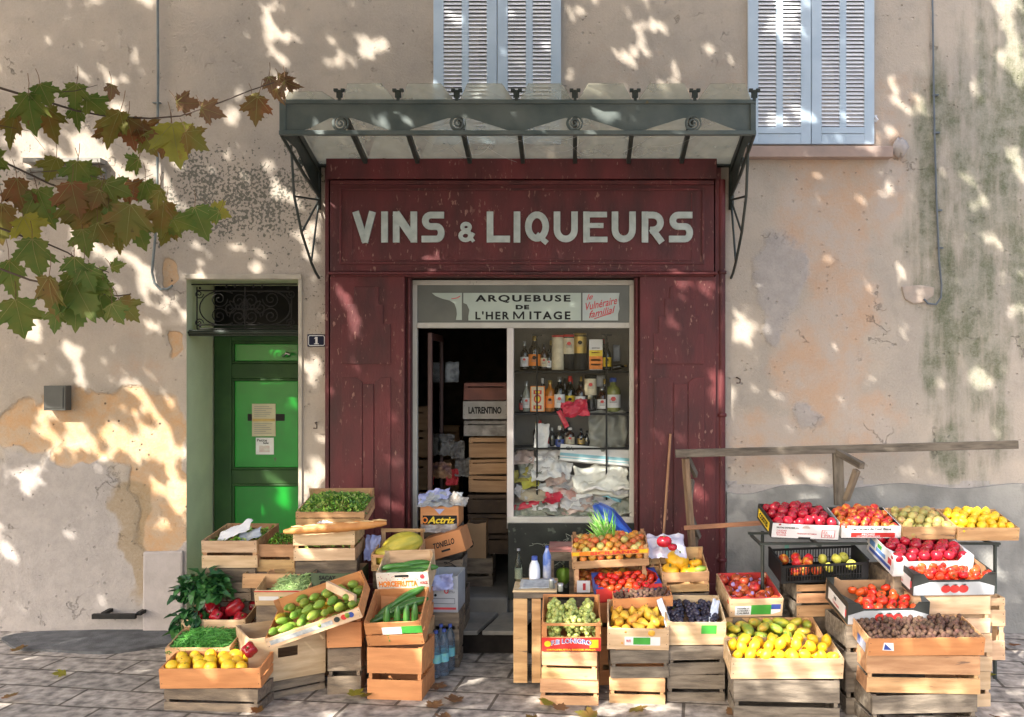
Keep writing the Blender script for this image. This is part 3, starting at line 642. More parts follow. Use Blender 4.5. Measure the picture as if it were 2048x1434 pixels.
# deco letters, built stroke by stroke
LET = mat('silver_letter', (0.50,0.54,0.50), (0.38,0.42,0.39), rough=0.5, scale=14, bump=0.2, rnd=0.03, spots=((0.20,0.17,0.12), 30.0, 0.74))
def arc(cx, cy, rx, ry, a0, a1, n=10): return [(cx+rx*math.cos(R(a0+(a1-a0)*i/n)), cy-ry*math.sin(R(a0+(a1-a0)*i/n))) for i in range(n+1)]
def letter(nm, strokes, wd=13.2, closed=()):
    g = MB()
    for i, s_ in enumerate(strokes):
        wdi = wd
        if isinstance(s_[0], (int, float)): wdi, s_ = s_[0], s_[1]
        g.ribbon([(X(x,.13), Z(y,.13)) for x, y in s_], wdi*7.37/1800, -0.133-0.0012*i, -0.115, closed=(i in closed))
    o = obj('letter', g, LET, fa, bevel=0.0015)
    o['label'] = 'raised silver sign letter ' + nm
    return o
T0, B0 = 423, 485
def U_(x0, x1): return [(x0+7,T0)] + [(x0+7, B0-26)] + arc((x0+x1)/2, B0-26, (x1-x0)/2-7, 19, 180, 360, 12) + [(x1-7, T0)]
def S_(x0, x1): return [(x1-1,T0+7)] + arc(x0+19, T0+18.5, 11.5, 11.5, 90, 270, 9) + arc(x1-16, T0+42.5, 9.5, 12.5, 90, -90, 9) + [(x0, B0-7)]
def N_(x0): return [[(x0+7,T0),(x0+7,B0)], [(x0+42,T0),(x0+42,B0)], (16,[(x0+6,T0+3),(x0+41,B0-8)])]
letter('V', [[(711,T0),(731,B0)], [(745,T0),(729,B0)]])
letter('I', [[(769,T0),(769,B0)]])
letter('N', N_(785.5)); letter('S', [S_(843, 889)])
letter('&', [(8,arc(932,454,7.5,6.5,0,360,16)[:-1]), (8.5,arc(931,471.5,10,8.5,0,360,16)[:-1]), (7,[(938,470),(947,483)]), (7,[(947,466),(940,479)])], closed=(0,1))
letter('L', [[(980,T0),(980,B0)], [(980,B0-7),(1020,B0-7)]])
letter('I', [[(1034,T0),(1034,B0)]])
letter('Q', [arc(1074, 453, 17.5, 23.5, 0, 360, 22)[:-1], (10,[(1073,468),(1094,486)])], closed=(0,))
letter('U', [U_(1107, 1156)])
letter('E', [[(1173,T0),(1173,B0)], (11,[(1173,T0+6),(1214,T0+6)]), (10,[(1173,T0+28),(1207,T0+28)]), (11,[(1173,B0-6),(1215,B0-6)])])
letter('U', [U_(1223, 1272)])
letter('R', [[(1290,T0),(1290,B0)], [(1290,T0+7)] + arc(1306, T0+22, 15, 15, 90, -90, 10) + [(1300,T0+37)], [(1303,T0+34),(1324,B0)]])
letter('S', [S_(1338, 1386)])

# the torn advertising strip in the transom light
sg = empty('advertising_sign', P(1037,613,fd), 'torn pale green strip reading ARQUEBUSE DE L\'HERMITAGE above the doorway', 'sign')
sg.location.y = 0.045
STRIP = mat('sign_strip', (0.44,0.50,0.42), (0.38,0.44,0.38), rough=0.35, scale=4, rnd=0.0)
def lx(p): return X(p, fd-.02) - sg.location.x
def lz(p): return Z(p, fd-.02) - sg.location.z
g = MB(); g.prism([(lx(a), lz(b)) for a, b in ((937,641),(937,632),(939,620),(934,609),(927,606),(927,586),(1162,586),(1162,641))][::-1], -0.004, 0.0)
g.prism([(lx(a), lz(b)) for a, b in ((912,640),(914,629),(913,618),(909,607),(899,601),(886,598),(871,592),(864,586),(924,586),(924,640))][::-1], -0.004, 0.0); obj('strip', g, STRIP, sg)
g = MB(); g.prism([(lx(a), lz(b)) for a, b in ((1165,641),(1236,641),(1236,628),(1239,618),(1237,600),(1239,586),(1165,586))][::-1], -0.004, 0.0); obj('side_strip', g, mat('sign_strip_b', (0.45,0.50,0.46), (0.40,0.45,0.42), rough=0.4, rnd=0), sg)
def ltxt(s, px, py, wpx, hpx, m, **k):
    rot = k.pop('rot', 0); text(s, wpx*7.55/1800, hpx*7.55/1800, m, sg, T((lx(px), -0.0055, lz(py))) @ Ry(-rot), **k)
ltxt('ARQUEBUSE', 1046, 598, 190, 16, INK, bold=0.035, space=1.25); ltxt('DE', 1045, 614.5, 27, 9, INK, bold=0.06, space=1.2); ltxt("L'HER", 985, 631, 68, 16.5, INK, bold=0.032, space=1.25); ltxt('ITAGE', 1100, 631, 82, 16.5, INK, bold=0.032, space=1.3)
g = MB()
for k_, (a_, b_) in enumerate((((1028,639),(1028,623)), ((1028,623.5),(1037.5,637)), ((1037.5,637),(1047,623.5)), ((1047,623),(1047,639)))): g.ribbon([(lx(a_[0]),lz(a_[1])),(lx(b_[0]),lz(b_[1]))], 0.013, -0.0056-.0003*k_, -0.004)
obj('printed_letter', g, INK, sg)
REDI = mat('red_ink', (0.62,0.05,0.06), rnd=0)
ltxt('le', 1179, 594, 14, 11, REDI, shear=0.5, rot=12, bold=0.01); ltxt('Vuln\u00e9raire', 1203, 607, 64, 15, REDI, shear=0.5, rot=12, bold=0.01); ltxt('familial', 1204, 624, 56, 14, REDI, shear=0.5, rot=12, bold=0.01)
g = MB(); g.ribbon([(lx(1188),lz(638)),(lx(1205),lz(632)),(lx(1222),lz(627))], 0.007, -0.006, -0.004); g.ribbon([(lx(903),lz(598)),(lx(915),lz(596)),(lx(921),lz(592))], 0.006, -0.006, -0.004); obj('underline', g, REDI, sg)

# ---------------------------------------------------------------- the canopy
ca = empty('glass_canopy', (0,0,0), 'wide grey green iron and glass canopy over the shop sign', 'canopy')
cdp = 0.96
def cx_(p): return X(p, cdp)
def cz_(p): return Z(p, cdp)
g = MB(); yt, ybm = 207, 263
segs = []; mods = [681, 916, 1149, 1386]
prev = 573
for i, c in enumerate(mods):
    nxt = 1500 if i == 3 else (c+mods[i+1])/2
    L0 = max(c-108, prev+4) if i else c-77; R0 = c+108 if i < 3 else c+93
    a = prev
    g.prism([(cx_(a),cz_(yt)),(cx_(a),cz_(ybm)),(cx_(L0),cz_(ybm)),(cx_(c-20),cz_(236)),(cx_(c-20),cz_(yt))], -cdp-0.002, -cdp+0.002)
    g.prism([(cx_(c-20),cz_(yt)),(cx_(c-20),cz_(236)),(cx_(c+22),cz_(236)),(cx_(c+22),cz_(yt))], -cdp-0.002, -cdp+0.002)
    g.prism([(cx_(c+22),cz_(yt)),(cx_(c+22),cz_(236)),(cx_(R0),cz_(ybm)),(cx_(nxt),cz_(ybm)),(cx_(nxt),cz_(yt))], -cdp-0.002, -cdp+0.002)
    prev = nxt
obj('front_plate', g, METALC, ca)
g = MB(); g.box(cx_(560), cx_(1511), -cdp-0.03, -cdp+0.015, cz_(271), cz_(262.5)); g.box(cx_(560), cx_(1511), -cdp-0.022, -cdp+0.015, cz_(208), cz_(200.5))
g.box(cx_(560), cx_(573), -cdp-0.018, -cdp+0.015, cz_(262.4), cz_(208.1)); g.box(cx_(1500), cx_(1511), -cdp-0.018, -cdp+0.015, cz_(262.4), cz_(208.1))
obj('front_frame', g, METALC, ca, bevel=0.003)
for c in mods:
    g = MB(); q = Vector((cx_(c), -cdp-0.006, cz_(247)))
    pts = [(q.x+math.cos(a)*r_, q.z+math.sin(a)*r_) for a, r_ in [(R(100+i*24), 0.053*(1-i/34)) for i in range(31)]]
    g.ribbon(pts, 0.011, -cdp-0.012, -cdp+0.002); g.ribbon([(q.x+0.056*math.cos(R(k*18)), q.z+0.056*math.sin(R(k*18))) for k in range(20)], 0.010, -cdp-0.010, -cdp+0.001, closed=True)
    obj('scroll', g, METALC, ca)
# rafters, glass, finials
fz = Z(203, cdp); rb = 0.19; rz = Z(312, rb); sl_ = (fz-rz)/(cdp-rb)
rpx = [563, 680, 797, 914, 1033, 1150, 1270, 1389, 1508]
def rline(x, dd_, dz=0): return Vector((x, -dd_, rz+sl_*(dd_-rb)+dz))
for i, p in enumerate(rpx):
    x = cx_(p); g = MB()
    wdt = 0.016
    for a, b in ((-0.05,-0.004),):
        v = [rline(x-wdt,0.0,a), rline(x+wdt,0.0,a), rline(x+wdt,cdp-.02,a), rline(x-wdt,cdp-.02,a), rline(x-wdt,0.0,b), rline(x+wdt,0.0,b), rline(x+wdt,cdp-.02,b), rline(x-wdt,cdp-.02,b)]
        g.add(v, [(0,3,2,1),(4,5,6,7),(0,1,5,4),(1,2,6,5),(2,3,7,6),(3,0,4,7)])
    obj('rafter', g, DARKM, ca)
    if i == 0: continue
    g = MB(); b = rline(x, cdp+0.012, 0.0)
    g.box(b.x-0.011, b.x+0.011, b.y-0.012, b.y+0.012, b.z-0.005, b.z+0.075); g.box(b.x-0.04, b.x-0.012, b.y-0.02, b.y+0.014, b.z+0.063, b.z+0.083); g.box(b.x+0.012, b.x+0.04, b.y-0.02, b.y+0.014, b.z+0.063, b.z+0.083)
    g.box(b.x-0.022, b.x-0.011, b.y-0.01, b.y+0.01, b.z+0.02, b.z+0.085); g.box(b.x+0.011, b.x+0.022, b.y-0.01, b.y+0.01, b.z+0.02, b.z+0.085)
    obj('finial', g, DARKM, ca, bevel=0.002)
for i in range(8):
    x0 = cx_(rpx[i])+0.018; x1 = cx_(rpx[i+1])-0.018
    o_ = cdp + 0.155
    pl = [(x0,0.02),(x0,cdp),(x0+0.075,o_),(x1-0.075,o_),(x1,cdp),(x1,0.02)]
    if i == 0: pl = [(x0,0.02),(x0,cdp),(x0+0.06,o_-.07),(x1-0.09,o_-.07),(x1,cdp),(x1,0.02)]
    g = MB(); up = [rline(a, b, 0.005 + (0.07*(b-cdp)/0.155*0.5 if b > cdp else 0)) for a, b in pl]; dn_ = [v-Vector((0,0,.005)) for v in up]
    n = len(pl); g.add(up+dn_, [tuple(range(n)), tuple(range(2*n-1,n-1,-1))] + [(k,k+n,(k+1)%n+n,(k+1)%n) for k in range(n)])
    obj('glass_pane', g, ROOFG, ca)
g = MB(); g.box(X(640,.0), X(1465,.0), -0.06, 0.0, rz-0.05, rz+0.02); obj('wall_bar', g, DARKM, ca)
random.seed(11); g = MB()
for k in range(22):
    xa = cx_(random.uniform(790,1330)); ln = random.uniform(0.15,0.45); da = random.uniform(0.3,0.75); db = min(0.9, max(0.2, da+random.uniform(-.3,.3))); b_ = random.uniform(-.05,.0)
    g.tube([rline(xa+ln*t, da+(db-da)*t, -0.055+b_*math.sin(math.pi*t)) for t in [i/8 for i in range(9)]], 0.0009, 3)
obj('cobweb_threads', g, mat('cobweb', (0.6,0.6,0.56), rnd=0), ca)
# side plates and brackets
for sgn, pf, pw in ((-1, 563, 640), (1, 1508, 1465)):
    x = cx_(pf); g = MB()
    zf0, zf1 = cz_(270), cz_(203); zw = Z(385, 0)
    # side plate with a long triangular opening, in the y,z plane
    def plate(pts, t=0.004):
        vs = [(x-t/2, -a, b) for a, b in pts] + [(x+t/2, -a, b) for a, b in pts]; n = len(pts)
        g.add(vs, [tuple(range(n)), tuple(range(2*n-1,n-1,-1))] + [(k,k+n,(k+1)%n+n,(k+1)%n) for k in range(n)])
    plate([(0.0, rz), (cdp, fz), (cdp, zf0), (0.62, zf0-0.015), (0.0, rz-0.32)]) 
    g.tube([(x,-cdp,zf0),(x,-0.42,zf0-0.17),(x,0,zw-0.03)], 0.014, 6); g.tube([(x,-0.01,rz),(x,-0.01,Z(420,0))], 0.022, 6)
    bow = [(0.74,Z(290,.74)),(0.70,Z(345,.7)),(0.665,Z(392,.67)),(0.57,Z(430,.57)),(0.48,Z(465,.48)),(0.35,Z(496,.35)),(0.22,Z(525,.22)),(0.10,Z(545,.1)),(0.0,Z(556,0))]
    g.tube([(x,-a,b) for a, b in bow], 0.011, 6)
    hub = (x, 0.0, Z(400, 0)); 
    for a, b in ((bow[2]), (bow[4]), (bow[6])): g.tube([hub, (x,-a,b)], 0.009, 6)
    g.tube([(x,-0.5-0.05*math.cos(R(a))*(1-i/30), zf0-0.095+0.05*math.sin(R(a))*(1-i/30)) for i, a in enumerate(range(0,600,24))], 0.006, 5)
    obj('bracket', g, DARKM, ca)
# ---------------------------------------------------------------- display window
random.seed(21)
WD = -0.28
dw = empty('display_cabinet', (0,0,0), 'grey panelled display cabinet with three dark shelves behind the shop window', 'cabinet')
PANEL = mat('grey_panel', (0.21,0.19,0.165), (0.16,0.145,0.125), rough=0.6, scale=5, rnd=0)
wx0, wx1 = X(1018,-.05), SX1-0.14
g = MB(); g.box(wx0, wx1, 0.50, 0.53, Z(1050,0), Z(640,0))
k = wx0
while k < wx1-0.03: g.box(k, k+0.006, 0.494, 0.50, Z(1048,0), Z(645,0)); k += 0.034
g.box(X(1052,-.45), X(1245,-.45), 0.478, 0.4935, Z(680,-.45), Z(668,-.45)); g.box(X(1150,-.45), X(1160,-.45), 0.485, 0.4935, Z(1000,-.45), Z(680,-.45))
obj('back_panel', g, PANEL, dw)
g = MB(); g.box(wx0-0.02, wx0, 0.07, 0.53, 0.9, Z(640,0)); g.box(wx1, wx1+0.02, 0.07, 0.53, 0.9, Z(640,0))
for k in range(6): g.box(wx0, wx0+0.005, 0.1+0.07*k, 0.12+0.07*k, 0.95, Z(645,0)); g.box(wx1-0.005, wx1, 0.1+0.07*k, 0.12+0.07*k, 0.95, Z(645,0))
obj('side_panel', g, PANEL, dw)
g = MB(); g.box(wx0-0.02, wx1+0.02, 0.05, 0.53, 0.86, 0.90); obj('bottom_board', g, PANEL, dw)
for y in (742, 825, 893):
    g = MB(); zt = Z(y, WD); g.box(wx0, wx1, 0.16, 0.44, zt-0.016, zt); obj('shelf', g, INK, dw)
g = MB()
for px in (1074, 1213): g.tube([P(px,668,-.14), P(px,1000,-.14)], 0.008, 6); g.box(X(px-10,-.14), X(px+10,-.14), 0.13, 0.15, Z(672,-.14), Z(668,-.14))
obj('shelf_standard', g, IRON, dw)
CAPM = {'gold': mat('gold_cap', (0.5,0.33,0.08), metal=0.6, rough=0.35, rnd=0), 'red': REDP, 'black': INK, 'white': WHITEC, 'blue': BLUEC, 'silver': mat('silver_cap', (0.5,0.5,0.5), metal=0.8, rough=0.3, rnd=0)}
CREAMP = mat('cream_label', (0.66,0.58,0.42), (0.55,0.47,0.33), rough=0.6, scale=30, rnd=0.1)
AMBER = mat('amber_liquid', (0.42,0.16,0.02), (0.30,0.10,0.015), rough=0.08, rnd=0.1)
CLRB = mat('pale_bottle', (0.30,0.31,0.27), (0.22,0.23,0.2), rough=0.1, rnd=0)
YGREEN = mat('yellow_green_glass', (0.30,0.30,0.08), (0.16,0.18,0.06), rough=0.2, scale=25, rnd=0)
LABM = {'white': PAPER, 'cream': CREAMP, 'orange': ORP, 'yellow': YELP, 'gold': CAPM['gold'], 'red': REDP, 'blue': BLUEC}
def bottle(px, yb, yt, wpx, body, lab, cap, label, dd_=WD, shape='wine', group=None, name='liquor_bottle', cat='bottle', band=None, lie=False):
    k = (D0-dd_)/F; h = (yb-yt)*k*1.03; r = wpx*k/2*1.2; q = P(px, yb, dd_)
    o = empty(name, q, label, cat, group)
    if shape == 'wine': pr = [(0,0),(r*.95,0),(r,.01),(r,h*.55),(r*.9,h*.62),(r*.45,h*.74),(r*.34,h*.82),(r*.34,h*.93)]
    elif shape == 'squat': pr = [(0,0),(r*.95,0),(r,.01),(r,h*.60),(r*.85,h*.70),(r*.38,h*.78),(r*.34,h*.9)]
    else: pr = [(0,0),(r*.97,0),(r,.006),(r,h*.94),(r*.96,h*.95)]
    g = MB(); g.lathe(pr, 16); obj('glass_body' if shape != 'can' else 'tube_body', g, body, o)
    g = MB(); rc = r*.38 if shape != 'can' else r*1.0
    if shape == 'wine': g.lathe([(rc,h*.84),(rc,h*.99),(rc*.8,h),(0,h)], 12)
    elif shape == 'squat': g.lathe([(rc*1.2,h*.87),(rc*1.2,h*.99),(0,h)], 12)
    else: g.lathe([(rc+.001,h*.93),(rc+.001,h*.995),(0,h)], 16)
    obj('cap', g, CAPM[cap], o)
    if lab:
        a, b = (.12, .45) if shape != 'can' else (.45, .9)
        if shape == 'squat': a, b = .12, .5
        g = MB(); g.lathe([(r+.0012,h*a),(r+.0012,h*b)], 16); obj('label', g, LABM[lab], o)
        g = MB(); zc = h*(a+b)/2
        for i in range(3): g.box(-r*.5, r*.5, -r*.99-0.0025, -r*.8, zc-0.012+i*0.011, zc-0.008+i*0.011)
        obj('label_print', g, INKG if lab != 'yellow' else INK, o)
        g = MB(); g.prism([(r*.34*math.cos(R(t)), zc+0.02+r*.3*math.sin(R(t))) for t in range(0,360,30)], -r-0.0022, -r*.8); obj('emblem', g, REDP if lab in ('cream','white') else INK, o)
    if band:
        g = MB(); g.lathe([(r+.0022,h*band[1]),(r+.0022,h*band[2])], 16); obj('band', g, LABM[band[0]], o)
    if lie: o.rotation_euler = (0, R(82), 0); o.location.z += r
    return o
B_ = [
 (1049,740,684,14,BOTG,'white','silver','dark bottle with white label at the left end of the top shelf','wine'),
 (1069,740,672,20,BOTG,'orange','gold','bulky dark bottle with orange fruit label on the top shelf','wine'),
 (1088,740,688,12,BOTB,'cream','black','slim brown bottle left of the red capped cream tube','wine'),
 (1098,740,700,9,BOTG,'white','black','short dark bottle touching the red capped cream tube','wine'),
 (1116,740,672,21,CREAMP,None,'red','cream whisky tube with red lid on the top shelf','can'),
 (1138,740,671,20,INK,'cream','red','tube with cream upper half and dark lower half on the top shelf','can'),
 (1160,740,668,22,INK,'gold','gold','black and gold patterned tube on the top shelf','can'),
 (1214,740,686,14,BOTG,'yellow','black','dark bottle with yellow label right of the orange and white box','wine'),
 (1043,823,790,8,BOTB,'red','silver','tiny bottle with red label at the left end of the middle shelf','squat'),
 (1053,823,764,14,CLRB,'white','silver','pale glass bottle with white label left of the red patterned box','wine'),
 (1100,823,762,16,AMBER,'orange','gold','amber whisky bottle with slanted label right of the red patterned box','squat'),
 (1085,823,758,12,BOTG,None,'white','dark bottle standing behind the red patterned box','wine'),
 (1119,823,756,18,BOTG,'white','silver','dark bottle with round silver label on the middle shelf','squat'),
 (1140,823,754,18,BOTG,'yellow','red','dark bottle with red cap and yellow label behind the red bag','wine'),
 (1161,823,764,18,BOTB,'white','black','brown bottle with orange and white labels on the middle shelf','squat'),
 (1181,823,752,20,BOTG,'cream','black','tall dark green tube right of the brown two label bottle','can'),
 (1204,823,775,17,BOTB,'white','silver','short brown rum bottle with white label on the middle shelf','squat'),
 (1226,823,757,25,YGREEN,'white','blue','fat yellow green jar with blue cap at the right end of the middle shelf','squat'),
 (1076,892,852,11,BOTG,None,'black','dark bottle at the left end of the lowest shelf','wine'),
 (1090,892,850,13,BOTG,'red','black','dark bottle with red label on the lowest shelf','wine'),
 (1104,892,856,11,BOTG,None,'silver','dark bottle between red and blue labelled ones on the lowest shelf','wine'),
 (1119,900,853,15,BOTG,'blue','white','dark bottle with blue label and white cap on the lowest shelf','wine'),
 (1140,892,856,15,BOTB,'cream','white','brown bottle with white stopper on the lowest shelf','squat'),
 (1162,892,858,12,BOTG,'gold','black','dark bottle with gold label on the lowest shelf','wine'),
 (1174,892,862,10,BOTG,None,'black','small plain dark bottle at the right of the lowest shelf','wine')]
for b in B_: bottle(*b[:8], shape=b[8], group='bottles and tubes in the shop window', dd_=WD-(0.08 if b[7].find('behind') > 0 else 0))
bottle(1224,741,712,9,BOTG,None,'gold','dark bottle lying on its side at the right of the top shelf', lie=True, group='bottles and tubes in the shop window')
rr_ = random.Random(12)
for i in range(17):
    row = ((740,683),(823,760),(892,850))[i % 3]; px = (1060+rr_.random()*150) if i % 3 < 2 else 1070+rr_.random()*110
    b_ = bottle(px, row[0], row[1]-rr_.uniform(-6,8), rr_.uniform(10,14), rr_.choice((BOTG,BOTG,BOTB)), rr_.choice((None,'cream','white')), rr_.choice(('black','gold','black','red')), 'dark bottle in the back row behind the front bottles', dd_=WD-.10, group='back row bottles in the shop window')
def gift(px0, px1, y0, y1, base, label, deco):
    k = (D0-WD)/F; o = empty('bottle_carton', P((px0+px1)/2, y1, WD), label, 'box', 'boxed bottles in the shop window')
    w_ = (px1-px0)*k; h = (y1-y0)*k; g = MB(); g.box(-w_/2,w_/2,-0.04,0.04,0,h); obj('box', g, base, o, bevel=0.002)
    for (u0,u1,v0,v1,m_) in deco:
        g = MB(); g.box(u0*w_,u1*w_,-0.0415,-0.0395,v0*h,v1*h); obj('print', g, m_, o)
    return o
gift(1061,1090,772,823, ORP, 'red and cream patterned liqueur box on the middle shelf', [(-.42,.42,.03,.97,CREAMP)])
o = [c for c in bpy.data.objects if c.name.startswith('bottle_carton')][-1]
g = MB()
for zc_, r_ in ((0.11,0.03),):
    g.prism([(r_*1.1*math.cos(R(t)), zc_+r_*1.3*math.sin(R(t))) for t in range(0,360,20)], -0.0435, -0.041)
g.box(-.035,.035,-.0435,-.041,.15,.185); g.box(-.035,.035,-.0435,-.041,.02,.055); obj('print', g, REDP, o)
g = MB(); g.prism([(0.02*math.cos(R(t)), .11+0.026*math.sin(R(t))) for t in range(0,360,20)], -0.045, -0.043); g.box(-.02,.02,-.045,-.043,.158,.178); g.box(-.02,.02,-.045,-.043,.028,.048); obj('print', g, YELP, o)
gift(1178,1205,679,740, PAPER, 'white and orange spirits box on the top shelf', [(-.49,.49,.02,.45,ORP),(-.49,.49,.45,.65,YELP),(-.3,.3,.70,.73,INKG),(-.35,.35,.3,.36,YELP),(-.35,.35,.15,.2,PAPER),(-.3,.3,.55,.58,REDP)])
# crumpled things in the bottom of the window
def sheet(name, label, cat, px, py, dd_, wpx, hpx, m, crump=0.03, rot=0, lean=35, n=22, fr=4.0, thick=0.002, group=None, seed=0):
    k = (D0-dd_)/F; w_ = wpx*k; h = hpx*k/max(.35,math.sin(R(lean+10))); vs = []; fs = []
    for j in range(n+1):
        for i in range(n+1):
            u = i/n-.5; v = j/n-.5
            e = 1 - 0.12*noise.noise((u*5+seed, v*5, 2))
            z = crump*(noise.noise((u*fr*w_*4+seed, v*fr*h*4, seed)) + 0.5*abs(noise.noise((u*fr*9*w_+seed, v*fr*9*h, 5))))
            vs.append((u*w_*e, v*h*e, z))
    for j in range(n):
        for i in range(n): a = j*(n+1)+i; fs.append((a, a+1, a+n+2, a+n+1))
    g = MB(); g.add(vs, fs, 0, True); o = obj(name, g, m, None)
    o.matrix_basis = T(P(px, py, dd_)) @ Ry(-rot) @ Rx(lean)
    s_ = o.modifiers.new('solid', 'SOLIDIFY'); s_.thickness = thick
    return tag(o, label, cat, group)
PLAS = mat('pale_plastic', (0.62,0.60,0.60), (0.48,0.45,0.46), rough=0.3, scale=9, rnd=0.1)
PLASG = mat('clear_plastic', (0.40,0.40,0.34), (0.30,0.32,0.25), rough=0.25, scale=14, rnd=0.15, trans=0.25)
BLUSH = mat('blue_plastic', (0.02,0.09,0.42), (0.015,0.06,0.32), rough=0.35, scale=9, rnd=0.0)
LBLUE = mat('lilac_plastic', (0.42,0.45,0.68), (0.32,0.34,0.58), rough=0.3, scale=9, rnd=0.0)
REDPL = mat('red_plastic', (0.62,0.03,0.07), (0.50,0.02,0.05), rough=0.3, scale=9, rnd=0)
PINKC = mat('pinkish_card', (0.50,0.37,0.33), (0.42,0.31,0.27), rough=0.7, scale=9, rnd=0)
sheet('crumpled_paper','white crumpled paper heaped under the dark bottles','paper',1090,935,-.18,58,50,PAPER,.05,10,55,seed=2)
sheet('crumpled_paper','upright torn white paper leaning on the lowest shelf','paper',1083,872,-.20,28,50,PAPER,.03,-5,78,seed=5)
bx = empty('advertising_box', P(1189,922,-.17), 'white and pale blue shallow box marked CA behind the folded cloth', 'box')
bx.rotation_euler = (R(-14), R(5), 0); g = MB(); g.box(-.30,.30,-.02,.05,-.02,.12); obj('box', g, WHITEC, bx, bevel=.003)
g = MB(); g.box(-.298,.298,-.022,-.019,.02,.045); g.box(-.298,.298,-.022,-.019,.0,.008); obj('print', g, mat('pale_cyan', (0.25,0.50,0.58), rnd=0), bx); text('CA', .07, .032, INKG, bx, T((-.22,-.0225,.085)), bold=.03)
sheet('folded_cloth','bundle of white cloth with deep folds at the right of the window','cloth',1203,958,-.14,108,50,mat('white_cloth',(0.80,0.78,0.72),(0.74,0.71,0.64),rough=.9,scale=5,rnd=0),.09,4,48,n=30,fr=1.6,thick=.02,seed=9)
sheet('folded_cloth','lower roll of white cloth under the folded bundle','cloth',1210,978,-.12,96,22,mat('white_cloth',(0.7,.67,.6)),.05,-4,60,n=20,fr=3,thick=.03,seed=3)
random.seed(5)
CL = [(1045,915,40,24,PINKC,'pinkish wrapper at the left edge of the window heap'),(1040,952,34,22,mat('mustard_pack',(0.42,0.36,0.06),(0.3,0.25,.04),rnd=0),'round mustard yellow packet by the centre post'),
 (1060,962,30,24,mat('lime_pack',(0.52,0.50,0.08),(0.42,0.38,.05),rnd=0),'square lime yellow packet in the window'),(1043,985,26,18,PLAS,'white packet with red and blue print by the centre post'),
 (1110,955,36,28,PINKC,'square pinkish card in the middle of the window heap'),(1075,1003,90,9,REDPL,'long red ribbon strip lying across the window'),
 (1105,992,28,24,REDPL,'looped red ribbon in the window heap'),(1060,1020,60,24,PLASG,'clear plastic bag with greens at the lower left of the window'),
 (1110,1018,60,22,PLASG,'wrinkled clear bag at the bottom of the window'),(1180,1003,100,34,PLAS,'large lilac grey plastic bag under the cloth'),
 (1140,1005,34,18,PAPER,'small crumpled white slip in the window heap'),(1238,1012,40,34,PLASG,'greenish wrinkled bag at the right window corner'),(1170,1025,70,14,PLASG,'flat strip of cellophane on the window board'),
 (1225,992,34,14,mat('pale_cyan',(0.25,.5,.58)),'small pale blue packet at the right of the heap'),(1090,975,30,14,PAPER,'white envelope in the window heap'),(1075,930,40,24,PLAS,'white carrier bag under the crumpled paper'),
 (1130,985,44,22,mat('rose_wrap',(0.5,.25,.22),(0.6,.5,.48),scale=20,rnd=0),'pink and white striped wrapper in the window heap')]
for i, (px,py,w_,h_,m_,lb) in enumerate(CL + [(1100,900,44,22,PLAS,'small pale bag behind the crumpled paper'),(1120,938,40,30,PAPER,'white paper bag left of the folded cloth'),(1060,940,40,26,PLASG,'clear wrapping above the mustard packet'),
   (1155,1012,60,20,PINKC,'pink card strip under the lilac grey bag'),(1090,1012,44,18,PAPER,'white slip among the clear bags'),(1240,965,34,40,PLAS,'pale plastic stuffed against the right window post'),(1135,965,40,26,PLAS,'pale bag under the advertising box'),(1215,1022,60,14,PLASG,'crinkled clear strip in front of the right heap'),(1070,990,50,22,mat('beige_pack',(0.5,.42,.3),rnd=0),'beige packet under the red ribbon strip'),(1160,985,50,20,PAPER,'folded white paper below the cloth')]):
    sheet('plastic_bag' if 'bag' in lb else 'wrapper', lb, 'packaging', px, py, -.09-0.0012*(1030-py), w_*1.15, h_*1.15, m_, .035, random.uniform(-20,20), random.uniform(35,60), n=20, fr=4.5, seed=i*3.1, group='clutter in the window')
g = MB(); g.blob(lambda t,p: ((.55)*math.sin(t)*math.cos(p), .17*math.sin(t)*math.sin(p), (.27+.05*noise.noise((p*2,t*3,1)))*math.cos(t)), 32, 14); o = obj('paper_heap', g, PINKC, None, (X(1143,-.25), .30, Z(1025,-.25))); tag(o, 'heap of old wrapping under everything in the window', 'paper')
o = sheet('plastic_bag','crumpled red plastic bag hanging over the middle shelf edge','bag',1150,818,-.12,52,34,REDPL,.05,8,60,seed=8)
o = sheet('plastic_bag','narrow twisted end of red plastic below the middle shelf','bag',1126,838,-.12,10,38,REDPL,.02,28,80,n=8,seed=4)
sheet('price_card','white card pinned behind the middle shelf jars','card',1192,762,-.42,36,22,PAPER,.005,0,85,n=4)
sheet('price_card','pale blue card leaning behind the lying bottle','card',1233,706,-.42,14,32,mat('pale_blue_card',(0.35,.38,.45),rnd=0),.005,0,88,n=4)
sheet('plastic_curtain','dull translucent plastic sheet hanging at the lower right of the shelves','plastic sheet',1215,862,-.22,76,80,mat('curtain_plastic',(0.30,.30,.26),(0.22,.22,.19),rough=.4,scale=6,rnd=0,trans=.3),.05,0,84,n=16,fr=3)

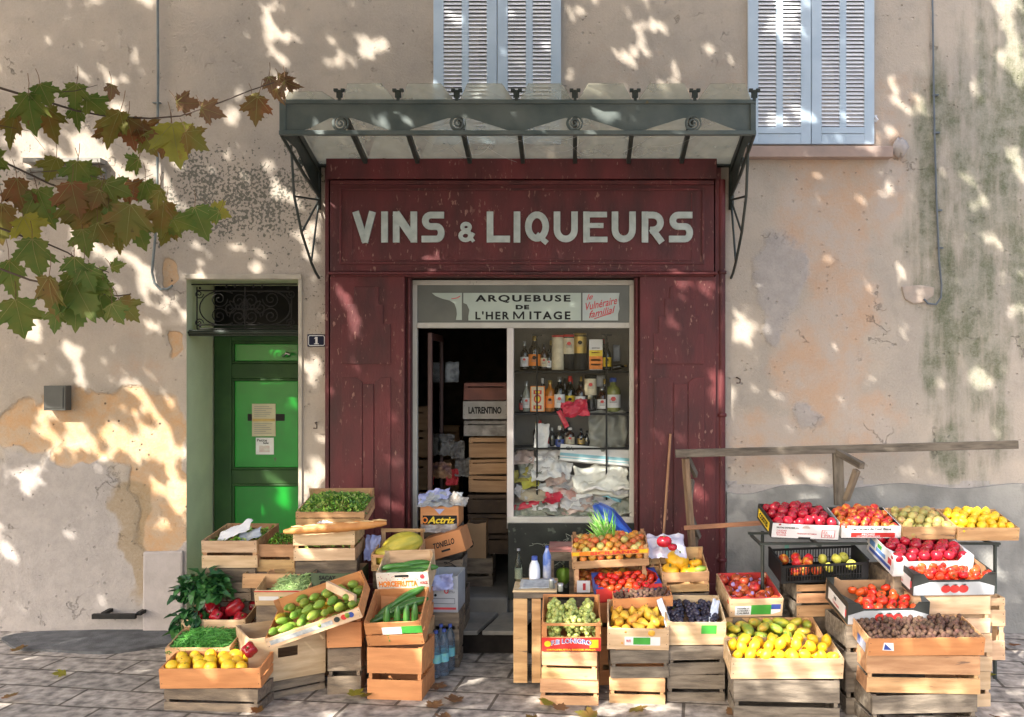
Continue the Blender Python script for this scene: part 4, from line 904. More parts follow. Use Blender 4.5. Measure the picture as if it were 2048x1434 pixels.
# ---------------------------------------------------------------- crates
class C: pass
SUPP = []
def crate(label, xl, xr, yt, d, h, L, yaw=0, tilt=8, roll=0, front=((0,.42),(.52,1)), sides=((0,.42),(.52,1)), back=None, m=WOOD, mf=None, posts=True,
          name='wooden_crate', cat='crate', group=None, t=0.008, lining=None, handle=False, bh=1.0, style='slat', supp=WOODD, ph=1.0, mi=None):
    c = C(); k = (D0-d)/F; w_ = (xr-xl)*k/max(.5, math.cos(R(roll)))/max(.5,math.cos(R(yaw))); c.w, c.h, c.L = w_, h, L
    F0 = P((xl+xr)/2, yt, d)
    c.M = T(F0) @ Rz(yaw) @ Rx(tilt) @ Ry(roll) @ T((0, L/2, -h))
    o = empty(name, M=c.M, label=label, cat=cat, group=group); c.o = o; mf = mf or m; j = 0.0024
    if style == 'slat':
        for a, b in front: 
            g = MB()
            if handle and b > 0.99:
                hz0, hz1 = h*(a+(b-a)*.5), h*(a+(b-a)*.72); hw = w_*.13
                g.box(-w_/2,w_/2,-L/2,-L/2+t,h*a,hz0); g.box(-w_/2,w_/2,-L/2,-L/2+t,hz1,h*b); g.box(-w_/2,-hw,-L/2,-L/2+t,hz0,hz1); g.box(hw,w_/2,-L/2,-L/2+t,hz0,hz1)
            else: g.box(-w_/2,w_/2,-L/2,-L/2+t,h*a,h*b,j=j)
            obj('front_board', g, mf, o)
        for a, b in (back or front): g = MB(); g.box(-w_/2,w_/2,L/2-t,L/2,h*a*bh,h*b*bh,j=j); obj('back_board', g, m, o)
        for s_ in (-1, 1):
            for a, b in sides:
                x0 = s_*w_/2 - (t if s_ > 0 else 0); g = MB(); g.box(x0, x0+t, -L/2+t, L/2-t, h*a, h*b, j=j); obj('side_board', g, m, o)
        if posts:
            for sx_ in (-1, 1):
                for sy_ in (-1, 1):
                    ax = sx_*(w_/2-t); ay = sy_*(L/2-t); e = 0.026; g = MB()
                    hh_ = h*ph if sy_ < 0 else h*max(bh, ph)
                    tri = [(ax,ay),(ax-sx_*e,ay),(ax,ay-sy_*e)]
                    vs = [(a,b,0.002) for a,b in tri]+[(a,b,hh_) for a,b in tri]; g.add(vs, [(0,1,2),(5,4,3),(0,3,4,1),(1,4,5,2),(2,5,3,0)]); obj('corner_post', g, m, o)
        g = MB()
        for a, b in front:
            if b-a < .1: continue
            for sx_ in (-1,1):
                for fz_ in ((.25,.75) if (b-a)*h > .03 else (.5,)):
                    nx_ = sx_*(w_/2-.012)+random.uniform(-.003,.003); nz_ = h*(a+(b-a)*fz_)+random.uniform(-.003,.003); g.box(nx_-.0022,nx_+.0022,-L/2-.0012,-L/2+.001,nz_-.0022,nz_+.0022)
        if g.v: obj('nails', g, INK, o)
        g = MB(); nb = max(3, int(w_/0.09))
        for i in range(nb): a = -w_/2+t+(w_-2*t)*i/nb; g.box(a+.003, a+(w_-2*t)/nb-.003, -L/2+t, L/2-t, 0.0, 0.006, j=.0008)
        obj('bottom_slats', g, m, o)
    else:      # cardboard tray: front and back with a dip, inner lining
        mi = mi or m; t = 0.006; dip = 0.72 if style == 'dip' else 0.97
        def pan(y0, y1, a, b, mm, nm, dp):
            g = MB(); e = min(.07, w_*.2); g.prism([(a,0),(b,0),(b,h),(b-e,h),(b-e-.03,h*dp),(a+e+.03,h*dp),(a+e,h),(a,h)], y0, y1); return obj(nm, g, mm, o)
        pan(-L/2, -L/2+t, -w_/2, w_/2, mf, 'front_wall', dip); pan(L/2-t, L/2, -w_/2, w_/2, mi, 'back_wall', .86 if style == 'dip' else 1)
        for s_ in (-1,1):
            x0 = s_*w_/2-(t if s_ > 0 else 0); g = MB(); g.box(x0,x0+t,-L/2+t,L/2-t,0,h); obj('side_wall', g, m, o)
            x0 = s_*(w_/2-t)-(.002 if s_ > 0 else 0); g = MB(); g.box(x0,x0+.002,-L/2+t,L/2-t,0.004,h*.98); obj('inner_side', g, mi, o)
            if style == 'dip':
                for sy_ in (-1, 1):
                    x1 = s_*w_/2; x2 = x1-s_*.055; y1 = sy_*L/2; y2 = y1-sy_*L*.36
                    g = MB(); g.add([(x1,y1,h+.001),(x2,y1,h+.001),(x1,y2,h+.001),(x1,y1,h-.004),(x2,y1,h-.004),(x1,y2,h-.004)], [(0,1,2),(5,4,3),(0,3,4,1),(1,4,5,2),(2,5,3,0)]); obj('corner_flap', g, m, o)
        g = MB(); g.box(-w_/2,w_/2,-L/2,L/2,-.004,0.004); obj('bottom', g, mi, o)
    if lining:
        g = MB(); q = .0015; r_ = h*.98
        for (a0,a1,b0,b1) in ((-w_/2+t,w_/2-t,-L/2+t+.001,-L/2+t+.002),(-w_/2+t,w_/2-t,L/2-t-.002,L/2-t-.001),(-w_/2+t,-w_/2+t+.002,-L/2+t,L/2-t),(w_/2-t-.002,w_/2-t,-L/2+t,L/2-t)): g.box(a0,a1,b0,b1,.01,h+.006)
        obj('lining', g, lining, o)
    zmin = min((c.M @ Vector((sx_*w_/2, sy_*L/2, -.004))).z for sx_ in (-1,1) for sy_ in (-1,1))
    if supp is not None and zmin > 0.05: SUPP.append((c, zmin, supp, label, yaw))
    c.fy = -L/2
    return c
def ctext(c, s, u, v, wd, ht, m, **k):
    """text on the crate's front: u -.5...5 across, v 0..1 up, sizes in metres"""
    rot = k.pop('rot', 0); return text(s, wd, ht, m, c.o, T((u*c.w, c.fy-.0022-k.pop('lift', 0), v*c.h)) @ Ry(-rot), **k)
def patch(c, u0, u1, v0, v1, m, name='sticker', lift=0.0):
    g = MB(); g.box(u0*c.w, u1*c.w, c.fy-.0015-lift, c.fy-.0002, v0*c.h, v1*c.h); return obj(name, g, m, c.o)
def spatch(c, side, v0, v1, z0, z1, m, name='side_print'):
    x = side*c.w/2; g = MB(); g.box(min(x, x+side*.0015), max(x, x+side*.0015), v0*c.L, v1*c.L, z0*c.h, z1*c.h); return obj(name, g, m, c.o)
def stext(c, s, v, z, wd, ht, m, **k):   # on the left side
    return text(s, wd, ht, m, c.o, T((-c.w/2-.0022, v*c.L, z*c.h)) @ Rz(-90), **k)

# ---------------------------------------------------------------- fruit and vegetables
def nz(x, y, z, s=1.0): return noise.noise((x*s, y*s, z*s))
def fr_mesh(kind, i):
    g = MB(); sd = i*7.3
    def sph(rx, ry, rz, f=None, seg=14, rings=9):
        def fn(t, p):
            x, y, z = math.sin(t)*math.cos(p), math.sin(t)*math.sin(p), math.cos(t)
            k = 1 + 0.04*noise.noise((x*1.5+sd, y*1.5, z*1.5))
            if f: return f(x*k, y*k, z*k, t, p)
            return (x*rx*k, y*ry*k, z*rz*k)
        g.blob(fn, seg, rings)
    if kind in ('apple', 'peach', 'tomato'):
        def f(x, y, z, t, p):
            dm = 0.32*math.exp(-(t/0.42)**2); lob = 1 + (0.05*math.cos(5*p+sd) if kind == 'tomato' else (0.02*math.cos(5*p)))*math.sin(t)
            if kind == 'peach': lob = 1 - 0.06*math.exp(-((p-1.5)/0.25)**2)*math.sin(t)
            fl = .80 if kind == 'tomato' else .93
            return (x*lob, y*lob, (z*fl-dm+ (0.10*math.exp(-((math.pi-t)/0.4)**2))))
        sph(1,1,1,f)
    elif kind == 'lemon': sph(1,1,1, lambda x,y,z,t,p: (x*.86*(1+.02*nz(x,y,z,9)), y*.86, z*1.08*(1+.16*math.exp(-(t/.28)**2)+.16*math.exp(-((math.pi-t)/.28)**2))))
    elif kind == 'citrus': sph(1,1,.94)
    elif kind == 'pear': sph(1,1,1, lambda x,y,z,t,p: (x*(.92-.42*max(0,z)**1.2+.03*nz(x,y,z,4)), y*(.92-.42*max(0,z)**1.2), z*(1.0+.45*(z>0)*z)-.15))
    elif kind == 'mango': sph(1,1,1, lambda x,y,z,t,p: (x*.78+.16*z*z, y*.66, z*1.25), 14, 9)
    elif kind == 'avocado': sph(1,1,1, lambda x,y,z,t,p: (x*(.72-.2*max(0,z)+.05*nz(x,y,z,3)), y*(.72-.2*max(0,z)), z*1.35+.05*x), 14, 9)
    elif kind == 'kiwi': sph(.85,.85,1.05, None, 10, 7)
    elif kind == 'pepper': sph(1,1,1, lambda x,y,z,t,p: (x*(1+.14*math.cos(4*p+sd))*(.9+.12*z), y*(1+.14*math.cos(4*p+sd))*(.9+.12*z), z*1.35-.35*math.exp(-(t/.5)**2)+.10*nz(x,y,1,3)), 22, 12)
    elif kind == 'melon': sph(1,1,1, lambda x,y,z,t,p: (x*.8*(1+.035*math.cos(10*p)), y*.8*(1+.035*math.cos(10*p)), z*1.25), 40, 12)
    elif kind == 'pumpkin': sph(1,1,1, lambda x,y,z,t,p: (x*(1+.07*abs(math.cos(5*p+.3))), y*(1+.07*abs(math.cos(5*p+.3))), z*.74-.25*math.exp(-(t/.4)**2)), 40, 12)
    elif kind == 'zucchini':
        g.tube([((s_-.5)*2*1.0, .10*math.sin(s_*3), .02*math.sin(s_*5)) for s_ in [k/12 for k in range(13)]], [.05,.12,.16,.18,.19,.20,.205,.21,.21,.20,.18,.14,.05], 10)
        g.tube([(-.98,0,0),(-1.12,.01,.01)], .05, 8)
    elif kind == 'bunch':
        rnd = random.Random(i)
        for k in range(46):
            t = k/46; a = rnd.uniform(0, 6.28); rr = (0.60*(1-t)+.16)*rnd.uniform(.45,1); r_ = .20*rnd.uniform(.85,1.1)
            cc_ = (math.cos(a)*rr, t*1.6-.8, math.sin(a)*rr*.6); g.blob(lambda th,p: (r_*math.sin(th)*math.cos(p), r_*1.1*math.sin(th)*math.sin(p), r_*math.cos(th)), 8, 6, 0, cc_)
    return g
def st_mesh(kind):
    g = MB()
    if kind in ('apple','pear','pumpkin','pepper','citrus'):
        z0, ln, r_ = {'apple':(.62,.4,.045),'pear':(1.22,.42,.045),'pumpkin':(.44,.4,.12),'pepper':(.95,.5,.11),'citrus':(.9,.10,.07)}[kind]
        g.tube([(0,0,z0),(.02,.01,z0+ln*.5),(.09,.03,z0+ln)], [r_*1.3, r_, r_*.9], 6)
    elif kind == 'tomato':
        for a in range(5):
            c_, s_ = math.cos(a*1.257), math.sin(a*1.257); g.add([(0,0,.60),(c_*.2-s_*.07,s_*.2+c_*.07,.74),(c_*.46,s_*.46,.72),(c_*.2+s_*.07,s_*.2-c_*.07,.74)], [(0,1,2,3)])
        g.tube([(0,0,.5),(0,0,.85)], .05, 5)
    elif kind == 'bunch': g.tube([(0,-1.25,0),(.03,-.5,.05),(0,.8,0)], .035, 5)
    else: return None
    return g
FM = {
 'red_apple': mat('red_apple_skin', (0.42,0.02,0.02), (0.50,0.10,0.03), rough=.25, scale=1.6, detail=5, rnd=.25, hue=.015, stretch=(1,1,.6), spots=((.6,.35,.1),1.1,.68)),
 'dark_red': mat('dark_red_skin', (0.45,0.012,0.03), (0.30,0.01,0.018), rough=.22, scale=1.6, rnd=.2),
 'peach': mat('peach_skin', (0.58,0.045,0.02), (0.76,0.34,0.045), rough=.4, scale=1.1, rnd=.15, hue=.015, lo=.50, hi=.64),
 'tomato': mat('tomato_skin', (0.66,0.030,0.012), (0.74,0.085,0.02), rough=.15, scale=1.2, rnd=.1, hue=.01),
 'lemon': mat('lemon_skin', (0.84,0.55,0.02), (0.80,0.47,0.02), rough=.35, scale=1.4, rnd=.08, bump=.15, bscale=22, hue=.008),
 'orange': mat('orange_skin', (0.58,0.13,0.02), (0.52,0.24,0.04), rough=.45, scale=1.2, rnd=.2, hue=.03),
 'yellow_pear': mat('yellow_pear_skin', (0.78,0.47,0.04), (0.62,0.30,0.04), rough=.4, scale=1.3, rnd=.12, hue=.015, spots=((.30,.15,.04),2.2,.66)),
 'green_pear': mat('green_pear_skin', (0.26,0.38,0.05), (0.20,0.30,0.04), rough=.4, scale=1.5, rnd=.18, hue=.03),
 'mango': mat('mango_skin', (0.55,0.42,0.04), (0.24,0.32,0.04), rough=.35, scale=1.0, rnd=.2, hue=.035, lo=.4, hi=.6, spots=((.65,.22,.03),.8,.64)),
 'green_apple': mat('kiwi_peach', (0.48,0.33,0.10), (0.36,0.36,0.10), rough=.5, scale=1.2, rnd=.2, hue=.03, spots=((.55,.12,.06),.9,.62)),
 'pale_yellow': mat('pale_yellow_apple', (0.72,0.66,0.12), (0.62,0.58,0.08), rough=.3, scale=1.2, rnd=.1),
 'kiwi': mat('kiwi_skin', (0.14,0.075,0.045), (0.10,0.05,0.035), rough=.8, scale=2.0, rnd=.3, hue=.02, bump=.4),
 'pepper': mat('red_pepper_skin', (0.38,0.012,0.02), (0.26,0.012,0.02), rough=.15, scale=1.5, rnd=.2),
 'melon': mat('melon_rind', (0.58,0.46,0.05), (0.42,0.38,0.05), rough=.45, scale=2.5, rnd=.1, bump=.3, stretch=(2,2,.5)),
 'pumpkin': mat('yellow_squash_skin', (0.85,0.46,0.015), (0.75,0.38,0.02), rough=.3, scale=1.5, rnd=.08),
 'zucchini': mat('zucchini_skin', (0.035,0.12,0.02), (0.07,0.20,0.035), rough=.3, scale=2.0, rnd=.25, stretch=(.6,5,5), spots=((.12,.26,.06),14,.62)),
 'white_grape': mat('green_grape_skin', (0.34,0.40,0.10), (0.44,0.46,0.14), rough=.25, scale=2.0, rnd=.15, sss=.1),
 'black_grape': mat('black_grape_skin', (0.018,0.016,0.03), (0.035,0.03,0.055), rough=.35, scale=2.5, rnd=.3)}
STEMG = mat('green_stem', (0.10,0.16,0.03), (0.12,0.10,0.03), rough=.7, rnd=.1); STEMB = mat('brown_stem', (0.13,0.08,0.04), rough=.8, rnd=.1)
MC = {}
def fruit(kind, skin, name, M_, label, cat, group, stem=True, v=None):
    v = random.randrange(4) if v is None else v
    key = (kind, skin, v)
    if key not in MC: MC[key] = fr_mesh(kind, v).mesh(name, FM[skin])
    o = bpy.data.objects.new(name, MC[key]); link(o); o.matrix_basis = M_; tag(o, label, cat, group)
    if stem:
        ks = ('stem', kind)
        if ks not in MC:
            sm = st_mesh(kind); MC[ks] = sm.mesh('stem', STEMG if kind in ('tomato','pepper','bunch','pumpkin') else STEMB) if sm else None
        if MC[ks]: link(bpy.data.objects.new('stem', MC[ks]), o)
    return o
def fill(c, kind, skin, name, r, label, cat, group, layers=1, level=.75, heap=.02, orient='any', reg=(-.5,.5,-.5,.5), sv=.13, gap=1.0, stem=True, mixs=None, asp=1.0):
    x0, x1, y0, y1 = reg[0]*c.w+r*1.0+.008, reg[1]*c.w-r*1.0-.008, reg[2]*c.L+r*1.0+.008, reg[3]*c.L-r*1.0-.008
    dx = 2*r*gap; dy_ = 1.74*r*gap*asp; nx = max(1, int((x1-x0)/dx)+1); ny = max(1, int((y1-y0)/dy_)+1)
    for ly in range(layers):
        for j in range(ny):
            for i in range(nx - (1 if (j+ly) % 2 else 0)):
                u = (i + (.5 if (j+ly) % 2 else 0))/max(1, nx-1) if nx > 1 else .5; vv = (j/(ny-1)) if ny > 1 else .5
                jt = .65 if kind == 'kiwi' else .32
                x = x0+(x1-x0)*u + random.uniform(-jt,jt)*r; y = y0+(y1-y0)*vv + random.uniform(-jt,jt)*r
                hp = heap*(1-(2*u-1)**2)*(1-(1.6*(vv-.55))**2)
                z = c.h*level - r*.2 + hp - ly*r*1.55 + random.uniform(-.28,.35)*r
                if z < r*.9: z = r*.9
                if orient == 'any': Q = Rz(random.uniform(0,360)) @ Rx(random.gauss(0,45)) @ Ry(random.gauss(0,35))
                elif orient == 'up': Q = Rz(random.uniform(0,360)) @ Rx(random.gauss(0,16)) @ Ry(random.gauss(0,16))
                elif orient == 'lie': Q = Rz(random.uniform(0,360)) @ Rx(90+random.gauss(0,12))
                elif orient == 'lean': Q = Rz(random.uniform(-50,10)) @ Rx(68+random.gauss(0,8)) @ Rz(random.uniform(0,360))
                elif orient == 'flat': Q = Rz(random.uniform(-25,25)) @ Rx(random.gauss(0,8))
                s_ = r*random.uniform(1-sv,1+sv)
                kd, sk_, lb, nm = kind, skin, label, name
                if mixs and random.random() < mixs[0]: kd, sk_, lb, nm = mixs[1:5]
                fruit(kd, sk_, nm, c.M @ T((x,y,z)) @ Q @ Matrix.Scale(s_,4), lb, cat, group, stem)
def leafmat(nm, a, b, rough=.5):
    return mat(nm, a, b, rough=rough, scale=14, rnd=0, detail=3, lo=.4, hi=.6)
def greens(name, label, cat, M_, w_, L, base, heap, n, size, m, blade=False, kind='stuff', seed=1, curl=.5, up=0.3, edge=0.0):
    """a mound of many small bent leaves, or of thin pods when blade is set"""
    rnd = random.Random(seed); g = MB()
    for k in range(n):
        u = rnd.uniform(-1,1); v = rnd.uniform(-1,1); rr = max(abs(u),abs(v))
        top = base+heap*(1-rr**3)*(0.8+.35*noise.noise((u*2+seed,v*2,0)))
        z = top - abs(rnd.gauss(0,1))*size*.55
        p = Vector((u*(w_/2+edge), v*(L/2+edge), z)); a = rnd.uniform(0,6.283); el = rnd.gauss(up,.5)
        dr_ = Vector((math.cos(a)*math.cos(el), math.sin(a)*math.cos(el), math.sin(el)))
        if blade:
            dr_.z *= .35; sd_ = Vector((-dr_.y, dr_.x, rnd.uniform(-.2,.2)))*size*.5
            g.tube([p-dr_*size, p-dr_*size*.3+sd_*.25, p+dr_*size*.4+sd_*.3, p+dr_*size], [.002,.0045,.0045,.002], 5)
        else:
            s_ = size*rnd.uniform(.6,1.25); sd_ = dr_.cross(Vector((rnd.uniform(-.4,.4),rnd.uniform(-.4,.4),1))).normalized(); nn = sd_.cross(dr_)
            c_ = curl*s_*.5; q = p
            pts = [q, q+dr_*s_*.45+sd_*s_*.34+nn*c_*.5, q+dr_*s_*.95+sd_*s_*.22-nn*c_*.2, q+dr_*s_*1.15-nn*c_*.5, q+dr_*s_*.95-sd_*s_*.22-nn*c_*.2, q+dr_*s_*.45-sd_*s_*.34+nn*c_*.5, q+dr_*s_*.55-nn*c_*.1]
            g.add(pts, [(0,1,6),(1,2,6),(2,3,6),(3,4,6),(4,5,6),(5,0,6)], rnd.randrange(len(m)) if isinstance(m, list) else 0)
    o = obj(name, g, m, None, M=M_); tag(o, label, cat, None, kind); return o

# --- left side stalls
SAL = [leafmat('salad_green',(0.17,0.38,0.035),(0.28,0.48,0.06)), leafmat('salad_pale',(0.38,0.50,0.09),(0.44,0.52,0.14)), leafmat('salad_dark',(0.05,0.15,0.02),(0.09,0.2,0.03))]
c = crate('light wooden crate heaped with small salad leaves, topmost of the left stack', 592, 728, 1024, .95, .10, .40, yaw=2, tilt=9, front=((0,.5),(.56,1)), ph=1.0, bh=1.6, supp=None)
greens('salad_leaves', 'heap of small bright green salad leaves in the topmost left crate', 'salad', c.M, c.w*.95, c.L*.94, c.h*.92, .085, 3000, .024, SAL, seed=3)
c2_ = crate('tall slatted crate carrying the baguette under the salad crate', 587, 709, 1062, 1.0, .215, .36, yaw=2, tilt=2, front=((0,.40),(.52,1)), mf=WOODL)
greens('leaf_stalks', 'green stalks showing through the slats of the baguette crate', 'greens', c2_.M, c2_.w*.9, c2_.L*.9, c2_.h*.5, .03, 500, .03, SAL, seed=5)
sheet('plastic_bag','white plastic bag between the salad crate and the baguette crate','bag',650,1050,.95,52,16,PLAS,.03,0,45,seed=12)
bag = empty('baguette', P(670,1056,1.08), 'long golden baguette lying across the left crates', 'bread')
g = MB(); L_ = [P(568,1063,1.08), P(610,1059,1.1), P(670,1055,1.1), P(730,1050,1.06), P(773,1046,1.02)]; pts = []
for i in range(41):
    t = i/40*4; a = int(min(3, t)); pts.append(L_[a].lerp(L_[a+1], t-a) - bag.location)
g.tube(pts, [0.006+0.030*math.sqrt(max(0.01,math.sin(math.pi*min(1,max(0.0,(i+.8)/41.6)))))*(1+.05*math.sin(i*1.9)) for i in range(41)], 12)
obj('crust', g, mat('bread_crust',(0.66,0.30,0.09),(0.50,0.19,0.05),rough=.55,scale=9,rnd=0,bump=.4,bscale=40), bag)
g = MB()
for i in range(5,38,6): 
    a = pts[i]+Vector((-.02,-.008,.028)); b = pts[i+4]+Vector((.02,-.018,.024)) if i+4 < 41 else pts[-1]; g.tube([a,(a+b)/2+Vector((0,-.004,.004)),b], [.003,.008,.003], 6)
obj('score_marks', g, mat('bread_crumb',(0.74,0.50,0.24),rough=.8,rnd=0,scale=30), bag)
c3 = crate('wooden crate with leeks wrapped in white paper beside the green door', 402, 513, 1082, .95, .20, .50, tilt=5, front=((0,.45),(.58,1)), mf=WOODL)
greens('leafy_greens', 'green leaves and stalks in the crate with the white paper', 'greens', c3.M, c3.w*.9, c3.L*.85, c3.h*.8, .03, 500, .035, SAL, seed=8)
sheet('wrapping_paper','rolled white paper sheet lying over the leek crate','paper',470,1062,.80,70,22,PAPER,.02,24,30,seed=3)
sheet('wrapping_paper','pale blue grey paper beside the leeks','paper',500,1070,.82,44,18,mat('blue_paper',(0.50,.54,.60),rnd=0),.02,16,30,seed=6)
c4 = crate('plain slatted crate of herbs between the leek crate and the baguette crate', 510, 588, 1089, .90, .20, .36, tilt=3, front=((0,.44),(.54,1)))
greens('dark_herbs', 'dark bushy herbs behind the baguette end', 'herbs', T(P(566,1083,.80)), .18, .12, 0, .06, 500, .022, [SAL[2], SAL[0]], seed=10)
CHARD = [leafmat('chard_dark',(0.012,0.06,0.018),(0.03,0.11,0.03),.35), leafmat('chard_mid',(0.03,0.12,0.03),(0.06,0.18,0.04),.35)]
greens('chard_bunch', 'large dark green leafy bunch spilling down by the wall at left', 'greens', T(P(408,1165,1.05)), .30, .22, -.04, .11, 330, .085, CHARD, kind='thing', seed=12, up=.1, curl=.9)
greens('chard_bunch', 'smaller drooping dark green bunch left of the red pepper crate', 'greens', T(P(388,1215,1.12)), .20, .18, -.08, .10, 160, .08, CHARD, kind='thing', seed=13, up=-.5, curl=.9)
cx = crate('plain wooden crate under the dark leafy bunch', 400, 500, 1165, 1.0, .14, .4, m=WOODD, supp=WOODD)
c5 = crate('pale wooden tray end showing left of the bean tray', 485, 600, 1148, 1.0, .10, .3, front=((0,1),), m=WOOD, tilt=0)
c6 = crate('low printed crate with red rim holding pale green beans', 508, 614, 1182, 1.22, .11, .34, tilt=14, front=((0,1),), sides=((0,1),), mf=WOODL, lining=None, supp=WOODD)
patch(c6,-.42,-.05,.35,.62,PAPER,'printed_strip'); patch(c6,-.02,.22,.38,.6,GREENP,'printed_strip'); patch(c6,.24,.42,.36,.62,INK,'printed_strip'); patch(c6,-.5,.5,.93,1.0,REDP,'red_rim')
greens('flat_beans', 'pale green beans piled in the red rimmed crate', 'beans', c6.M @ T((.05,0,0)), c6.w*.62, c6.L*.7, c6.h*.7, .06, 520, .05, mat('pale_bean',(0.28,0.42,0.14),(0.38,0.5,0.2),rough=.5,scale=20,rnd=0), blade=True, seed=4)
c7 = crate('dark green printed fruit carton behind the bean tray', 622, 716, 1146, 1.10, .12, .33, style='box', m=mat('dark_green_card',(0.05,0.085,0.04),(0.08,0.11,0.05),rnd=0), mi=CARD, name='fruit_carton', cat='carton', tilt=0)
ctext(c7,'CAT',-.12,.35,.13,.045,INK,bold=.05); ctext(c7,'SACAY',-.15,.72,.12,.03,INK,bold=.04)
c8 = crate('wooden crate of shiny red peppers at the far left', 362, 490, 1240, 1.20, .15, .36, tilt=10, front=((0,.4),(.5,1)), mf=WOODL)
fill(c8,'pepper','pepper','red_pepper',.055,'shiny red pepper in the far left crate','pepper','red peppers in the far left crate',layers=2,level=.85,heap=.05,orient='any')
c9 = crate('shallow crate heaped with thin green beans at the lower left', 330, 458, 1296, 1.50, .12, .30, tilt=10, front=((0,1),))
greens('green_beans', 'heap of thin green beans at the lower left', 'beans', c9.M, c9.w*.9, c9.L*.85, c9.h*.8, .07, 1300, .055, [mat('bean_green',(0.06,0.24,0.03),(0.10,0.32,0.05),rough=.4,scale=20,rnd=0), mat('bean_light',(0.15,0.38,0.07),rough=.4,scale=20,rnd=0)], blade=True, seed=6)
c10 = crate('low wooden crate of yellow fruit at the bottom left corner', 318, 520, 1338, 1.80, .13, .26, tilt=8, front=((0,1),), m=WOODO)
fill(c10,'citrus','lemon','yellow_grapefruit',.042,'round yellow fruit in the bottom left crate','fruit','yellow fruit in the bottom left crate',layers=1,level=.95,heap=.01,reg=(-.5,.36,-.5,.5))
fruit('pepper','pepper','red_pepper',T(P(500,1300,1.7)) @ Rx(60) @ Matrix.Scale(.05,4),'single red pepper beside the yellow fruit at bottom left','pepper',None)
c12 = crate('turned pale wooden crate with oval hand slot under the green pears', 512, 640, 1268, 1.50, .30, .40, yaw=32, tilt=0, front=((0,1),), sides=((0,1),), m=WOODL, handle=True)
c11 = crate('slanting wooden crate of green pears, propped on the crate with the hand slot', 530, 716, 1247, 1.72, .075, .40, tilt=13, roll=-19, yaw=6, front=((0,1),), sides=((0,1),), m=WOODO, mf=WOODL, bh=2.0, supp=None)
patch(c11,-.46,.20,.30,.70,mat('grey_strip',(0.25,.27,.28),(0.45,.45,.43),scale=30,rnd=0),'printed_strip')
for u, m_ in ((.25,DARKM),(.325,REDP),(.40,BLUEC)):
    g = MB(); g.prism([(u*c11.w+.019*math.cos(R(t)), c11.h*.6+.019*math.sin(R(t))) for t in range(0,360,24)], c11.fy-.002, c11.fy); obj('printed_dot', g, m_, c11.o)
fill(c11,'avocado','green_pear','green_pear',.040,'long green pear in the slanting crate','pear','green pears in the slanting crate',layers=2,level=1.2,heap=.045,orient='lean',asp=1.25,mixs=(.12,'avocado','yellow_pear','yellowish pear in the slanting crate','green_pear'))
c13 = crate('crate standing on end right of the green pears with stencilled letters', 655, 722, 1188, 1.45, .36, .22, yaw=8, tilt=0, front=((0,.47),(.53,1)), m=WOODO)
ctext(c13,'SALY',.05,.68,.12,.032,INK,bold=.04); ctext(c13,'FRUIT',.0,.58,.14,.03,INK,bold=.04)
g = MB(); a, b = P(652,1172,1.5), P(708,1200,1.62); o = empty('loose_board', (0,0,0), 'loose pale board leaning diagonally over the green pears', 'board'); 
g.add([a+Vector((0,0,.03)), b+Vector((0,0,.03)), b-Vector((0,0,.02)), a-Vector((0,0,.02))] + [v+Vector((.012,.02,0)) for v in (a+Vector((0,0,.03)), b+Vector((0,0,.03)), b-Vector((0,0,.02)), a-Vector((0,0,.02)))], [(0,3,2,1),(4,5,6,7),(0,1,5,4),(1,2,6,5),(2,3,7,6),(3,0,4,7)]); obj('plank', g, WOODL, o)
c17 = crate('orange slatted crate of zucchini with a green and white sticker', 727, 842, 1245, 1.62, .19, .36, tilt=24, roll=-3, front=((0,.44),(.52,1)), m=WOODO, supp=WOODO)
patch(c17,-.20,.14,.50,.80,PAPER,'sticker'); patch(c17,.14,.50,.52,.82,GREENP,'sticker')
fill(c17,'zucchini','zucchini','zucchini',.032,'dark green zucchini in the orange slatted crate','zucchini','zucchini in the orange slatted crate',layers=1,level=.6,heap=.02,gap=1.2,stem=False,orient='up',reg=(-.1,.5,-.5,.3))
for (u, v_, z, a, s_) in ((-.22,-.1,.6,20,.13),(-.05,.15,.72,28,.14),(.16,.05,.82,22,.15),(-.1,-.28,.55,10,.12),(.15,.30,.9,35,.13),(.05,-.3,.62,-10,.12)):
    fruit('zucchini','zucchini','zucchini',c17.M @ T((u*c17.w,v_*c17.L,z*c17.h)) @ Rz(a) @ Ry(-8) @ Matrix.Scale(s_,4),'dark green zucchini in the orange slatted crate','zucchini','zucchini in the orange slatted crate',False)
for i, (u, v_) in enumerate(((-.1,-.38),(.08,-.36),(.24,-.34),(.38,-.3))):
    fruit('zucchini','zucchini','zucchini',c17.M @ T((u*c17.w,v_*c17.L,.80*c17.h)) @ Rz(90) @ Ry(-70) @ Matrix.Scale(.11,4),'dark green zucchini in the orange slatted crate','zucchini','zucchini in the orange slatted crate',False)
c16 = crate('white printed crate with orange lettering and zucchini inside', 752, 856, 1146, 1.32, .155, .30, tilt=16, roll=-2, front=((0,.28),(.30,1)), sides=((0,1),), m=WOODL, mf=mat('printed_white_wood',(0.74,.66,.56),(0.66,.56,.46),rough=.7,scale=6,rnd=.03), bh=1.15, supp=WOODO)
ctext(c16,'HORCEFRUTTA',-.09,.48,.265,.045,ORP,bold=.05); patch(c16,-.15,.12,.80,.90,INK,'hand_slot'); ctext(c16,'HORCE',.40,.50,.05,.022,REDI,bold=.03)  # slot is a flat black patch, its inner shade put into the colour
g = MB(); g.prism([(.38*c16.w+.016*math.cos(R(t)), c16.h*.80+.016*math.sin(R(t))) for t in range(0,360,24)], c16.fy-.002, c16.fy); obj('emblem', g, REDI, c16.o)
rr_ = random.Random(4); g = MB()
